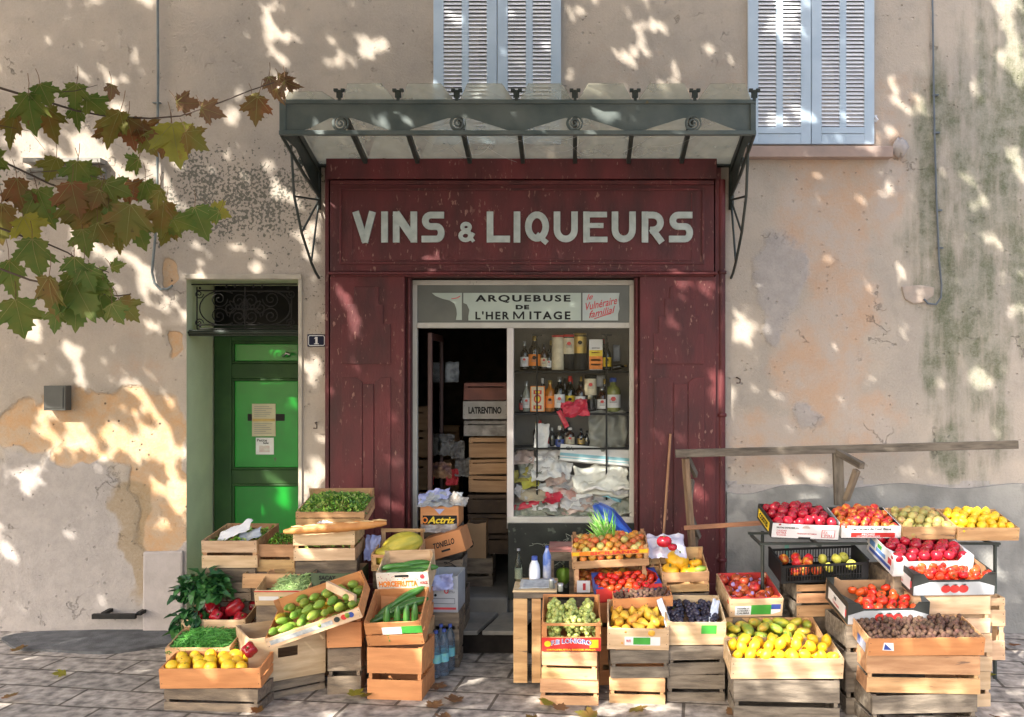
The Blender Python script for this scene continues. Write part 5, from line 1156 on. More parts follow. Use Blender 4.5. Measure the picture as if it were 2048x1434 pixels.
for k in range(26):
    u, v_ = rr_.uniform(-.47,.45), rr_.uniform(.62,.95); g.box(u*c16.w, u*c16.w+.006, c16.fy-.0014, c16.fy, v_*c16.h, v_*c16.h+.004)
obj('speckle_print', g, REDI, c16.o)
g = MB(); g.box(-.44*c16.w,.40*c16.w,c16.fy-.0014,c16.fy,.08*c16.h,.14*c16.h); g.box(-.44*c16.w,.1*c16.w,c16.fy-.0014,c16.fy,.18*c16.h,.21*c16.h); obj('small_print', g, ORP, c16.o)
for (u, v_, a) in ((-.2,.0,10),(.12,.1,14),(.3,-.1,8),(-.05,-.25,5),(.1,-.3,20)): fruit('zucchini','zucchini','zucchini',c16.M @ T((u*c16.w,v_*c16.L,.78*c16.h)) @ Rz(a) @ Matrix.Scale(.12,4),'zucchini in the white printed crate','zucchini','zucchini in the white printed crate',False)
c15 = crate('open wooden crate with a ribbed yellow melon below the maroon pilaster', 742, 834, 1110, .98, .12, .36, tilt=8, front=((0,.35),(.82,1)), bh=1.7, back=((.86,1),), m=WOOD)
fruit('melon','melon','yellow_melon',c15.M @ T((.02,.02,.12)) @ Rz(20) @ Ry(78) @ Matrix.Scale(.125,4),'large ribbed greenish yellow melon in the open crate','melon',None,False)
fruit('melon','melon','yellow_melon',c15.M @ T((-.10,-.08,.07)) @ Rz(-30) @ Ry(80) @ Matrix.Scale(.085,4),'smaller melon tucked in front of the ribbed melon','melon',None,False)
sheet('plastic_bag','lilac blue bag behind the melon crate','bag',745,1095,.75,30,50,LBLUE,.05,0,70,seed=31)
# boxes beside the shop doorway
c18 = crate('small wooden box with yellow lettering under newspapers by the doorway', 841, 917, 1012, .42, .165, .32, style='box', m=WOODO, mi=WOODD, name='lettered_box', cat='box', tilt=0, supp=None)
patch(c18,-.44,.46,.12,.55,INK,'printed_panel'); ctext(c18,'Actriz',.05,.33,.22,.055,YELP,bold=.03,shear=.3,lift=.001); ctext(c18,'O',-.38,.33,.045,.05,ORP,bold=.03,lift=.001)
g = MB(); g.prism([(-.04,c18.h*.86),(.0,c18.h*.60),(.04,c18.h*.86)][::-1], c18.fy-.002, c18.fy); obj('triangle_mark', g, LBLUE, c18.o)
for i, (px, py, w_, m_, lb, rt, ln) in enumerate(((868,992,64,LBLUE,'folded lilac blue plastic on the newspapers by the doorway',12,28),(890,996,68,mat('newsprint',(0.42,.43,.43),(0.30,.31,.32),rough=.8,scale=30,rnd=.1),'open newspaper on top of the lettered box',-4,30),(880,1003,86,MATS['newsprint'],'lower newspaper drooping over the lettered box',3,20),(918,1000,34,mat('torn_paper',(0.25,.2,.16),(0.45,.42,.38),scale=20,rnd=0),'torn brown paper at the right of the newspapers',-20,40))):
    sheet('newspaper' if 'newsp' in lb else 'folded_plastic' if 'lilac' in lb else 'torn_paper', lb, 'paper', px, py, .30+.03*i, w_, 22, m_, .03, rt, ln, seed=i*5.5)
sheet('crumpled_paper','crumpled white paper squeezed under the lettered box','paper',878,1058,.50,72,18,mat('crumple_mix',(0.45,.40,.36),(0.2,.16,.14),scale=14,rnd=0),.05,0,60,seed=21)
o = empty('cardboard_box', M=T(P(889,1091,.62)) @ Rz(-6) @ Ry(-17) , label='tilted orange cardboard box with hand slot by the doorway', cat='box')
g = MB(); g.box(-.15,.15,0,.25,-.085,.085); obj('box', g, CARDO, o, bevel=.003); text('TONIELLO', .17, .045, INK, o, T((.0,-.0025,.015)), bold=.03, shear=.3)
g = MB(); g.box(-.035,.035,-.003,0,-.045,-.030); obj('hand_slot', g, INK, o)  # flat black patch in place of the shade inside a slot
for (lb, a) in (('dark old crate under the tilted orange box', (850,925,1120,.55,.22,.3)),('dark old crate at the bottom of the pile by the doorway', (846,930,1185,.58,.30,.32)),('dark crate hidden behind the tilted orange box', (845,918,1056,.40,.20,.3))): crate(lb, *a, m=WOODD, tilt=0, supp=None)
tag(obj('wire_tangle', MB().tube([P(900+14*math.sin(k*1.3), 1118+2.2*k+4*math.cos(k*2.1), .62+.02*math.sin(k)) for k in range(26)], .003, 4), INK), 'tangle of dark wire below the tilted orange box', 'wire')
c19 = crate('tall grey printed carton beside the doorway, blue plastic draped over its top', 858, 916, 1152, .95, .26, .30, style='box', m=GREYC, mi=GREYC, name='printed_carton', cat='carton', tilt=0, yaw=-3)
patch(c19,-.40,.40,.22,.38,INKG,'printed_frame'); patch(c19,-.38,.38,.24,.36,GREYC,'printed_frame',lift=.001); patch(c19,-.42,.44,.06,.12,REDI,'red_line'); g = MB(); g.prism([(-.28*c19.w+.010*math.cos(R(t)), c19.h*.46+.010*math.sin(R(t))) for t in range(0,360,24)], c19.fy-.002, c19.fy); obj('punch_hole', g, INK, c19.o)  # hole is a black disc, the shade inside it painted on
ctext(c19,'O',.10,.58,.035,.04,REDI,bold=.05); ctext(c19,'EXTRA',.28,.55,.05,.018,INKG,bold=.03)
sheet('plastic_bag','crumpled lilac blue plastic over the grey carton','bag',880,1165,1.0,52,30,LBLUE,.03,4,72,seed=17)
WATER = glass_mat('clear_pet', (0.93,0.96,1.0), 0.3, 0.16, (0.55,0.68,0.85))
for i, (px, dd_) in enumerate(((856,1.12),(872,1.16),(888,1.12),(864,1.0),(882,1.0),(900,1.0))):
    q = P(px, 1300, dd_); o = empty('water_bottle', (q.x, q.y, .03), None, 'bottle', 'clear water bottles packed by the doorway'); o['label'] = 'clear blue tinted water bottle in the pack by the doorway'
    r_ = .036; g = MB(); pr = [(0,0),(r_*.9,0)]
    for k in range(14): pr.append((r_*(1-.05*(k%2)), .01+.016*k))
    pr += [(r_*.9,.245),(r_*.45,.285),(.012,.295),(.012,.315)]
    g.lathe(pr, 14); obj('body', g, WATER, o); g = MB(); g.lathe([(.0145,.305),(.0145,.325),(0,.326)], 12); obj('cap', g, BLUEC, o); g = MB(); g.lathe([(r_+.001,.10),(r_+.001,.16)], 14); obj('label', g, mat('water_label',(0.12,.40,.55),(0.2,.5,.45),scale=30,rnd=0), o)
c20 = crate('cardboard box with a round mark standing inside the doorway', 934, 972, 1046, -.30, .31, .28, style='box', m=CARD, name='cardboard_box', cat='box', tilt=0, supp=None)
ctext(c20,'O',-.30,.42,.05,.07,INK,bold=.03)
crate('dark crate on the threshold under the cardboard box', 925, 985, 1117, -.28, .27, .32, m=WOODD, tilt=0, supp=None)
# duckboard of three slabs in front of the step
o = empty('slab_ramp', (X(960,.3), -.33, 0), 'three grey slabs with dark gaps laid in front of the shop step', 'ramp')
for i, (a, b) in enumerate(((-.42,-.20),(-.165,.085),(.12,.40))):
    g = MB(); sh = .07; v = [(a-sh,-.30,.165),(b-sh,-.30,.165),(b+sh*.6,.23,.165),(a+sh*.6,.23,.165)]; v += [(p_[0],p_[1],.198) for p_ in v]; g.add(v, [(0,3,2,1),(4,5,6,7),(0,1,5,4),(1,2,6,5),(2,3,7,6),(3,0,4,7)]); obj('slab', g, mat('slab_stone',(0.25,.23,.195),(0.18,.17,.15),rough=.85,scale=9,bump=.4,rnd=.08), o, bevel=.006)
g = MB(); g.box(-.5,.5,-.27,-.16,0.02,.163); g.box(-.5,.5,.12,.18,0.02,.163); obj('bearer', g, DARK, o)  # bearers near-black, painting in the shade under the slabs

# interior crates seen through the doorway
random.seed(31)
def icr(lb, x0, x1, y0, y1, dd_, m=WOOD, tx=None, roll=0):
    k = (D0-dd_)/F; c_ = crate(lb, x0, x1, y0, dd_, (y1-y0)*k, .35, tilt=0, roll=roll, m=m, supp=None, front=((0,.72),(.80,1)) if not tx else ((0,1),), group='crates stacked inside the dark shop')
    if tx: ctext(c_, tx, 0, .5, c_.w*.75, c_.h*.4, INK, bold=.04, lift=.001)
    return c_
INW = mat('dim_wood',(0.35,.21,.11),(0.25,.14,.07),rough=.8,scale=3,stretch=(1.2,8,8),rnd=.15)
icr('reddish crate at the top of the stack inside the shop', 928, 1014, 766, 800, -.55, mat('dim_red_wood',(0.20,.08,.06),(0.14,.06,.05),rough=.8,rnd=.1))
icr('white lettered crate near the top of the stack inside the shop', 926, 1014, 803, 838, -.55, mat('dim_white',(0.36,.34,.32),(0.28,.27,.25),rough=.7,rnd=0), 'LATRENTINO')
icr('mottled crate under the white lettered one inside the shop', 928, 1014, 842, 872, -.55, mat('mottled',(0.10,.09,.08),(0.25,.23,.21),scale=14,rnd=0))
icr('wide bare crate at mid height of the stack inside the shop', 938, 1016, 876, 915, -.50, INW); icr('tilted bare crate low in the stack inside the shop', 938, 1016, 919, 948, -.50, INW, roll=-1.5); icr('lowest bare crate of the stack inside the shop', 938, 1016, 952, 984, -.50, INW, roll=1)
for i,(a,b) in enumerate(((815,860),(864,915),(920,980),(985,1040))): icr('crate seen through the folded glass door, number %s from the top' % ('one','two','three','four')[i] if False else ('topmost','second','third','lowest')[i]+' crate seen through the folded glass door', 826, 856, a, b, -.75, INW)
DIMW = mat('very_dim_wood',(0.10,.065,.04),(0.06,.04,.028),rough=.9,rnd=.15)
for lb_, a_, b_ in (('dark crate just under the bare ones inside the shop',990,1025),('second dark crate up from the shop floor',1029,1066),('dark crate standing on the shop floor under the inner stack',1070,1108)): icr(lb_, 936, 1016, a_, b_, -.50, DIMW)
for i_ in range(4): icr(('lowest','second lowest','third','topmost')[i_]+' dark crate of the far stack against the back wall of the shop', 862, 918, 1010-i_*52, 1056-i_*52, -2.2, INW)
o = sheet('pinned_poster','pale torn poster hanging in the dark shop','poster',904,744,-.9,28,40,mat('poster_paper',(0.42,.45,.48),(0.16,.18,.2),rough=.6,scale=18,rnd=0),.01,0,88,n=6)
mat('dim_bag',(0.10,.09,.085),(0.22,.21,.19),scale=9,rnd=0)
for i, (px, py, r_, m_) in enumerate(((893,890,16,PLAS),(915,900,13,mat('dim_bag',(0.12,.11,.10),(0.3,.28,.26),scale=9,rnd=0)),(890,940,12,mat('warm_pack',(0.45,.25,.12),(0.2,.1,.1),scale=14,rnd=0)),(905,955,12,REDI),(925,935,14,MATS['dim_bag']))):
    sheet('bagged_goods', ['whitish bag hanging inside the doorway','grey bag beside the whitish bag inside','small warm coloured packet inside the doorway','small pinkish packet low inside the doorway','dim bag hanging on the inner crate stack'][i], 'bag', px, py, -.62, r_*2, r_*2.6, m_ if i else MATS['dim_bag'], .06, 0, 75, seed=i*2.2+40, thick=.01)

# --- right side stalls
c1_ = crate('upright slatted crate used as a table in front of the marble base', 1027, 1112, 1184, 1.35, .62, .36, tilt=0, m=WOODG, front=((.93,1),), sides=((0,.2),(.3,.5),(.6,.8),(.9,1)), supp=None)
for u0, u1 in ((-.5,-.18),(-.07,.14),(.30,.5)):
    g = MB(); g.box(u0*c1_.w,u1*c1_.w,c1_.fy-.001,c1_.fy+.008,0,.925*c1_.h,j=.001); obj('front_slat', g, WOOD, c1_.o)
g = MB(); g.box(-c1_.w/2-.005,c1_.w/2+.005,-c1_.L/2-.005,c1_.L/2+.005,c1_.h,c1_.h+.012,j=.002); obj('top_board', g, WOODL, c1_.o)
sheet('newspaper','newspaper spread on the upright slatted crate','paper',1075,1175,1.22,70,18,MATS['newsprint'],.01,0,6,n=8,seed=1).location.z = (c1_.M @ Vector((0,0,c1_.h))).z+.025
zt_ = (c1_.M @ Vector((0,0,c1_.h))).z+.013
def stand_bottle(px, dd_, r, prof, mm, name, label, cat, cap=None, lab=None):
    o = empty(name, (X(px,dd_), -dd_, zt_), label, cat); g = MB(); g.lathe(prof, 16); obj('body', g, mm, o)
    if cap: g = MB(); g.lathe(cap[0], 14); obj('cap', g, cap[1], o)
    if lab: g = MB(); g.lathe([(r+.001,lab[0]),(r+.001,lab[1])], 16); obj('label', g, lab[2], o)
stand_bottle(1069,1.05,.038,[(0,0),(.036,0),(.040,.02),(.040,.075),(.034,.11),(.022,.135),(.018,.15)],mat('milk_white',(0.78,.80,.86),(0.72,.74,.82),rough=.3,rnd=0),'milk_bottle','white plastic milk bottle with blue cap on the slatted crate','bottle',([(.021,.142),(.021,.170),(0,.172)],BLUEC))
stand_bottle(1094,1.03,.03,[(0,0),(.03,0),(.03,.17),(.012,.215),(.010,.235)],mat('blue_pack',(0.10,.18,.50),(0.6,.62,.7),rough=.3,scale=14,rnd=0),'blue_carton_bottle','blue and white patterned bottle beside the milk bottle','bottle',([(.012,.225),(.012,.24),(0,.241)],BLUEC))
stand_bottle(1037,1.08,.026,[(0,0),(.026,0),(.027,.02),(.027,.13),(.012,.175),(.010,.22)],glass_mat('clear_bottle',(0.8,.86,.84),.25),'glass_bottle','clear glass bottle with pale label left of the milk bottle','bottle',([(.012,.215),(.012,.23),(0,.231)],INKG),(.02,.085,mat('pale_label',(0.45,.47,.33),rnd=0)))
for px, dd_, h_ in ((1103,1.30,.055),(1121,1.34,.04)): 
    o = empty('small_jar', (X(px,dd_), -dd_, zt_ if px < 1110 else zt_-.01), ('small grey lidded jar at the right of the newspaper' if px < 1110 else 'smaller lidded jar next to the grape crate'), 'jar'); g = MB(); g.lathe([(0,0),(.018,0),(.018,h_),(.014,h_+.005)], 12); obj('body', g, CLRB, o); g = MB(); g.lathe([(.02,h_),(.02,h_+.015),(0,h_+.016)], 12); obj('lid', g, CAPM['silver'], o)
c3b = crate('upright crate with a reddish top behind the tomato stack', 1097, 1150, 1104, .72, .55, .36, tilt=0, m=WOODG, front=((.88,1),(0,.1)), supp=None)
g = MB(); g.box(-c3b.w/2,c3b.w/2,-c3b.L/2,c3b.L/2,c3b.h,c3b.h+.01); obj('top_board', g, mat('dull_red_board',(0.32,.10,.09),(0.4,.22,.18),rough=.6,rnd=0), c3b.o)
for u in (-.5,.28): g = MB(); g.box(u*c3b.w,(u+.2)*c3b.w,c3b.fy,c3b.fy+.01,.1*c3b.h,.88*c3b.h); obj('front_slat', g, WOODD, c3b.o)
fruit('pepper','green_pear','green_pepper',T((X(1127,.6),-.62,.62))@Matrix.Scale(.055,4),'pale green vegetable seen inside the red topped crate','vegetable',None)
cb = crate('lower printed tray directly beneath the orange fruit tray', 1148, 1294, 1142, 1.06, .15, .34, tilt=4, front=((0,.25),), back=((0,1),), m=WOOD, ph=1.25, supp=WOODD)
g = MB(); g.box(-.46*cb.w,-.28*cb.w,cb.fy-.02,cb.fy-.004,.0,.55*cb.h); obj('price_card', g, WHITEC, cb.o); text('1', .02, .05, REDI, cb.o, T((-.36*cb.w,cb.fy-.022,.28*cb.h)), bold=.05)
c4r = crate('printed tray of small orange fruit on top of the right hand stack', 1143, 1297, 1101, 1.10, .125, .34, tilt=11, roll=-3, front=((0,.40),(.74,1)), m=WOOD, ph=1.2, supp=None)
patch(c4r,-.5,.5,.76,1.0,ORP,'printed_band'); ctext(c4r,'SICILIANO',.05,.88,.34,.024,REDP,bold=.04,lift=.002); patch(c4r,-.49,-.40,.78,.98,YELP,'printed_corner',.001); patch(c4r,.38,.49,.78,.98,YELP,'printed_corner',.001)
fill(c4r,'citrus','orange','orange_fruit',.030,'small orange fruit in the topmost right hand tray','fruit','orange fruit in the topmost right hand tray',layers=2,level=.9,heap=.035,mixs=(.14,'citrus','green_apple','greenish fruit among the small orange fruit','orange_fruit'))
fill(cb,'citrus','orange','orange_fruit',.030,'small orange fruit in the second tray down','fruit','orange fruit in the second tray down',layers=1,level=.35,heap=.02)
LEEK = [leafmat('leek_green',(0.10,0.36,0.04),(0.22,0.48,0.08)), leafmat('leek_pale',(0.4,0.55,0.22),(0.5,0.62,0.3))]
g = MB(); rr_ = random.Random(9)
for k in range(70):
    a = P(1212+rr_.uniform(-14,16),1078,.88); e = P(1203+rr_.uniform(-34,30), 1030+rr_.uniform(-18,30), .88+rr_.uniform(-.1,.12)); mpt = (a+e)/2+Vector((rr_.uniform(-.01,.01),0,rr_.uniform(0,.02)))
    sdv = Vector((.0045,0,.001)); g.add([a-sdv,a+sdv,mpt+sdv,e,mpt-sdv], [(0,1,2,3,4)], 0 if rr_.random() < .8 else 1)
tag(obj('spring_onions', g, LEEK), 'bright green leafy tops sticking up behind the orange fruit', 'greens')
def hood():
    pts = [(1185,1011),(1196,1008),(1222,1020),(1243,1045),(1262,1068),(1250,1074),(1222,1060),(1200,1048),(1190,1034)]
    g = MB(); n = len(pts); f_ = [P(x,y,.80+.03*math.sin(i)) for i,(x,y) in enumerate(pts)]; b_ = [v+Vector((.02,.10+.03*math.cos(i*2),.0)) for i, v in enumerate(f_)]
    c0 = sum(f_, Vector())/n+Vector((0,-.045,0)); g.add(f_+b_+[c0], [(i,(i+1)%n,2*n) for i in range(n)]+[(i,i+n,(i+1)%n+n,(i+1)%n) for i in range(n)]+[tuple(range(2*n-1,n-1,-1))], 0, False); return g
tag(obj('plastic_sheet', hood(), BLUSH), 'bright blue plastic sheet rising behind the green tops', 'plastic sheet')
sheet('plastic_bag','lilac transparent bag with red contents right of the orange fruit','bag',1332,1092,.95,76,46,mat('lilac_clear',(0.50,.46,.58),(0.62,.60,.66),rough=.25,scale=10,rnd=0),.05,0,48,seed=14,n=18)
fruit('tomato','dark_red','red_packet',T(P(1328,1083,1.08))@Matrix.Scale(.055,4),'big red round vegetable in the lilac bag','vegetable',None); fruit('tomato','dark_red','red_packet',T(P(1345,1094,1.10))@Matrix.Scale(.035,4),'smaller red vegetable below the big one in the lilac bag','vegetable',None)
cs = crate('plain crate supporting the lilac bag', 1300, 1370, 1108, .95, .15, .3, tilt=0)
c10r = crate('slatted crate with large yellow squashes', 1324, 1418, 1145, 1.20, .145, .34, tilt=12, roll=-2, front=((0,.36),(.52,1)), bh=1.3)
for (u,v_,z,s_) in ((-.10,.18,.95,.085),(-.30,-.15,.75,.062),(.12,-.1,.62,.06),(.3,.2,.7,.05)): fruit('pumpkin','pumpkin','yellow_squash',c10r.M@T((u*c10r.w,v_*c10r.L,z*c10r.h))@Rz(random.uniform(0,90))@Rx(random.uniform(-25,25))@Matrix.Scale(s_,4),'yellow squash in the slatted crate by the maroon pilaster','squash','yellow squashes in the slatted crate')
fruit('avocado','green_pear','green_squash',c10r.M@T((.36*c10r.w,-.22*c10r.L,.85*c10r.h))@Ry(80)@Matrix.Scale(.035,4),'small green squash beside the yellow squashes','squash',None)
c5r = crate('red and blue printed carton of tomatoes under the orange fruit trays', 1192, 1324, 1172, 1.28, .10, .28, tilt=10, roll=-4, yaw=6, style='dip', m=BLUEC, mf=REDP, mi=REDP, name='fruit_carton', cat='carton', supp=WOOD)
patch(c5r,.12,.5,.0,.68,BLUEC,'printed_panel'); g = MB(); g.prism([(.34*c5r.w+.012*math.cos(R(t)), c5r.h*.38+.012*math.sin(R(t))) for t in range(0,360,24)], c5r.fy-.003, c5r.fy); obj('emblem', g, WHITEC, c5r.o)
fill(c5r,'tomato','tomato','tomato',.030,'red tomato in the red and blue carton','tomato','tomatoes in the red and blue carton',layers=1,level=.75,heap=.02)
c6r = crate('shallow crate of small dark nuts behind the pear crate', 1226, 1345, 1196, 1.42, .07, .2, tilt=8, roll=-3, front=((0,1),), m=WOODO, supp=WOODO)
fill(c6r,'kiwi','kiwi','brown_nut',.016,'small dark nut in the shallow crate','nut','dark nuts in the shallow crate',layers=1,level=.9,heap=.01,stem=False)
c7r = crate('green grape crate with a red printed front', 1083, 1202, 1248, 1.72, .20, .36, tilt=17, front=((0,.5),(.93,1)), sides=((0,.5),(.6,1)), m=WOODO, ph=1.0, supp=WOOD)
patch(c7r,-.5,.5,0,.5,REDP,'printed_front'); ctext(c7r,'F.lli LONIGRO',0,.30,.26,.038,WHITEC,bold=.05,lift=.002,arc=.018); ctext(c7r,'F.lli LONIGRO',0.004,.31,.26,.032,BLUEC,bold=.01,lift=.003,arc=.018); ctext(c7r,'ORTOFRUTTA BARESE ITALIA',0,.06,.32,.012,YELP,bold=.04,lift=.002)
patch(c7r,.31,.46,.12,.42,YELP,'printed_square',.001); g = MB(); g.prism([(-.40*c7r.w+.022*math.cos(R(t)), c7r.h*.27+.022*math.sin(R(t))) for t in range(0,360,24)], c7r.fy-.003, c7r.fy); obj('emblem', g, YELP, c7r.o)
def bunches(c, skin, nm, lb, grp, n, s_, level):
    for k in range(n):
        u = ((k % 3)-1)*.27; v_ = ((k//3)-1)*.24+.02
        fruit('bunch', skin, nm, c.M@T((u*c.w+random.uniform(-.01,.01), v_*c.L, c.h*level+random.uniform(0,.012)))@Rz(random.uniform(-35,35))@Matrix.Scale(s_,4), lb, 'grapes', grp, True, k % 4)
bunches(c7r,'white_grape','grape_bunch','bunch of green grapes in the red printed crate','bunches of green grapes in the red printed crate',9,.08,.80); bunches(c7r,'white_grape','grape_bunch','bunch of green grapes in the red printed crate','bunches of green grapes in the red printed crate',9,.078,.45)
c8r = crate('wooden crate of lumpy yellow pears with a green sticker', 1215, 1338, 1258, 1.68, .155, .36, tilt=17, yaw=-2, front=((0,1),), sides=((0,1),), m=WOODL, supp=WOOD)
patch(c8r,-.22,.36,.22,.62,PAPER,'sticker'); patch(c8r,-.08,.20,.26,.60,GREENP,'sticker',.001); ctext(c8r,'FRUITS',-.155,.44,.03,.02,REDI,bold=.03,lift=.002)
fill(c8r,'pear','yellow_pear','yellow_pear',.037,'lumpy yellow pear in the crate between green and black grapes','pear','yellow pears between the grape crates',layers=2,level=.78,heap=.03,orient='any')
c9r = crate('wooden crate of black grapes with a green square sticker', 1334, 1453, 1245, 1.64, .165, .36, tilt=15, front=((0,1),), sides=((0,1),), m=WOODL, supp=WOOD)
patch(c9r,.08,.34,.50,.88,GREENP,'sticker'); bunches(c9r,'black_grape','grape_bunch','bunch of black grapes in the crate with the green square sticker','bunches of black grapes',9,.082,.72)
sheet('wrapping_paper','white and blue paper lining at the right edge of the black grapes','paper',1428,1225,1.5,16,52,mat('white_blue_paper',(0.6,.65,.75),(0.75,.77,.8),scale=20,rnd=0),.02,-25,40,seed=3); sheet('wrapping_paper','white and blue paper lining at the left edge of the black grapes','paper',1328,1225,1.5,12,50,MATS['white_blue_paper'],.02,20,40,seed=6)
c11r = crate('red lined crate of wrapped red apples', 1460, 1568, 1198, 1.40, .13, .40, tilt=13, yaw=5, front=((0,1),), sides=((0,1),), m=WOODL, lining=mat('red_lining',(0.62,.06,.06),rough=.4,rnd=0), supp=WOODD)
patch(c11r,-.40,-.10,.10,.60,PAPER,'sticker'); patch(c11r,-.10,.28,.12,.66,GREENP,'sticker'); patch(c11r,.28,.46,.40,.68,BLUEC,'sticker'); patch(c11r,.28,.46,.12,.38,PAPER,'sticker')
for i_, (s_, v_) in enumerate((('marsella s.l.',.50),('CATEGORIA I',.36),('CALIBRE',.22))): ctext(c11r,s_,-.25,v_,.085,.013,INK,bold=.02,lift=.002)
fill(c11r,'apple','red_apple','wrapped_apple',.040,'large red apple in the red lined crate','apple','red apples in the red lined crate',layers=1,level=.80,heap=.015,orient='up',gap=1.05)
PURP = mat('purple_sticker',(0.20,.10,.42),(0.5,.4,.6),scale=30,rnd=0)
smsh = MB().blob(lambda t,p: (.62*math.sin(t*.5)*math.cos(p), .62*math.sin(t*.5)*math.sin(p), .80+.2*math.cos(t*.5)), 10, 4).mesh('fruit_sticker', PURP)
for q_ in [q for q in bpy.data.objects if q.name.startswith('wrapped_apple')]: z_ = link(bpy.data.objects.new('fruit_sticker', smsh), q_); z_.matrix_basis = Rx(55)@Rz(random.uniform(0,90))@Matrix.Scale(.62,4)@T((0,0,.62))
c12r = crate('wooden crate of green and yellow mangoes', 1452, 1650, 1276, 1.66, .14, .30, tilt=10, front=((0,1),), sides=((0,.4),(.5,1)), m=WOOD, supp=WOODG)
fill(c12r,'mango','mango','mango',.042,'green and yellow mango behind the lemons','mango','mangoes behind the lemons',layers=2,level=.85,heap=.03,orient='lie',sv=.15,asp=1.0)
c13r = crate('wide low crate of bright lemons at the bottom', 1463, 1688, 1318, 1.98, .13, .29, tilt=8, front=((0,1),), sides=((0,.4),(.5,1)), m=WOODL, supp=WOODG)
fill(c13r,'lemon','lemon','lemon',.038,'bright yellow lemon in the wide bottom crate','lemon','lemons in the wide bottom crate',layers=2,level=1.02,heap=.03,orient='any')
# green metal stand and the top row
st = empty('display_stand', (X(1650,1.0), -1.0, 0), 'dark green metal stand carrying the top row of boxes at right', 'stand'); g = MB(); ox = st.location
for px, dd_ in ((1525,1.15),(1525,.70),(1820,1.15),(1990,1.15)): g.tube([Vector((X(px,dd_)-ox.x, -dd_-ox.y, 0)), Vector((X(px,dd_)-ox.x, -dd_-ox.y, Z(1085,1.15)))], .013, 8)
obj('legs', g, DARKM, st); g = MB(); zz = Z(1085,1.15)
for dd_ in (1.15,.75): g.box(X(1518,1.15)-ox.x, X(2000,1.15)-ox.x, -dd_-ox.y-.012, -dd_-ox.y+.012, zz-.015, zz)
for px in (1525,1640,1760,1880,1995): g.box(X(px,1.15)-ox.x-.012, X(px,1.15)-ox.x+.012, -1.15-ox.y, -.75-ox.y, zz-.03, zz-.016)
g.tube([Vector((X(1525,1.15)-ox.x,-1.15-ox.y,.62)), Vector((X(1600,1.15)-ox.x,-1.0-ox.y,.52))], .006, 6); obj('frame', g, DARKM, st)
g = MB(); g.box(X(1570,1.1)-ox.x, X(1578,1.1)-ox.x, -1.1-ox.y, -1.09-ox.y, Z(1115,1.1), Z(1085,1.1)); obj('bracket', g, mat('mint_metal',(0.12,.32,.25),rnd=0), st)
k1 = crate('white edged carton of dark red apples at the left end of the top row', 1545, 1681, 1049, 1.32, .105, .40, tilt=11, yaw=3, roll=3, style='box', m=BLACKC, mf=WHITEC, mi=BLACKC, name='fruit_carton', cat='carton', supp=None)
ctext(k1,'FRUTAS SANCHEZ, S.L.',-.27,.72,.16,.014,INK,bold=.04); 
for i in range(3): ctext(k1,('CALIDAD','EXTRA','TOCA')[i],-.36,.52-.15*i,.07,.012,REDI,bold=.02)
ctext(k1,'TRADICION DE FAMILIA',.02,.36,.14,.010,REDI,bold=.02); patch(k1,.24,.44,.14,.66,REDI,'printed_frame'); patch(k1,.25,.43,.17,.63,WHITEC,'printed_frame',.001); ctext(k1,'EX',.30,.50,.03,.02,REDI,lift=.002); ctext(k1,'PRI',.34,.28,.05,.02,REDI,lift=.002); patch(k1,-.10,.08,.0,.12,INK,'hand_slot')  # black patch at the bottom edge stands for a shaded slot
g = MB(); g.prism([(.0*k1.w+.028*math.cos(R(t)), k1.h*.72+.02*math.sin(R(t))) for t in range(0,181,15)], k1.fy-.0015, k1.fy); obj('emblem', g, PINKC, k1.o)
spatch(k1,-1,-.30,.42,.15,.75,YELP,'yellow_panel'); stext(k1,'GRANDES COSTES',.06,.45,.24,.045,INK,bold=.04,lift=0) if False else text('COSTES', .22, .04, INK, k1.o, T((-k1.w/2-.0032,.05*k1.L,.45*k1.h))@Rz(-90), bold=.05)
fill(k1,'apple','dark_red','dark_red_apple',.037,'dark red apple at the left end of the top row','apple','dark red apples at the left end of the top row',layers=2,level=1.0,heap=.035)
k2 = crate('white printed carton of red and yellow nectarines in the top row', 1684, 1803, 1052, 1.32, .09, .38, tilt=11, style='box', m=WHITEC, mf=WHITEC, mi=BLACKC, name='fruit_carton', cat='carton', supp=None)
ctext(k2,'Les Vergers de Tour Basse',.0,.74,.27,.024,INK,bold=.02); patch(k2,-.34,.40,.10,.46,REDP,'printed_band'); ctext(k2,'PECHES',-.05,.34,.09,.014,PAPER,bold=.03,lift=.002); ctext(k2,'NECTARINES DE FRANCE',-.05,.19,.16,.010,PAPER,bold=.02,lift=.002)
fill(k2,'peach','peach','nectarine',.032,'red and yellow nectarine in the top row','nectarine','nectarines in the top row',layers=2,level=.95,heap=.03)
k3 = crate('wooden crate of greenish peaches in the top row', 1807, 1912, 1054, 1.34, .09, .38, tilt=11, front=((0,1),), sides=((0,1),), m=WOOD, mf=WOOD, supp=None)
fill(k3,'peach','green_apple','greenish_peach',.034,'greenish peach in the wooden top row crate','peach','greenish peaches in the top row',layers=2,level=.9,heap=.03); 
k4 = crate('wooden crate of yellow lemons at the right end of the top row', 1916, 2040, 1056, 1.34, .09, .38, tilt=11, front=((0,1),), m=WOOD, supp=None)
fill(k4,'lemon','lemon','lemon',.034,'yellow lemon at the right end of the top row','lemon','lemons at the right end of the top row',layers=2,level=.95,heap=.03)
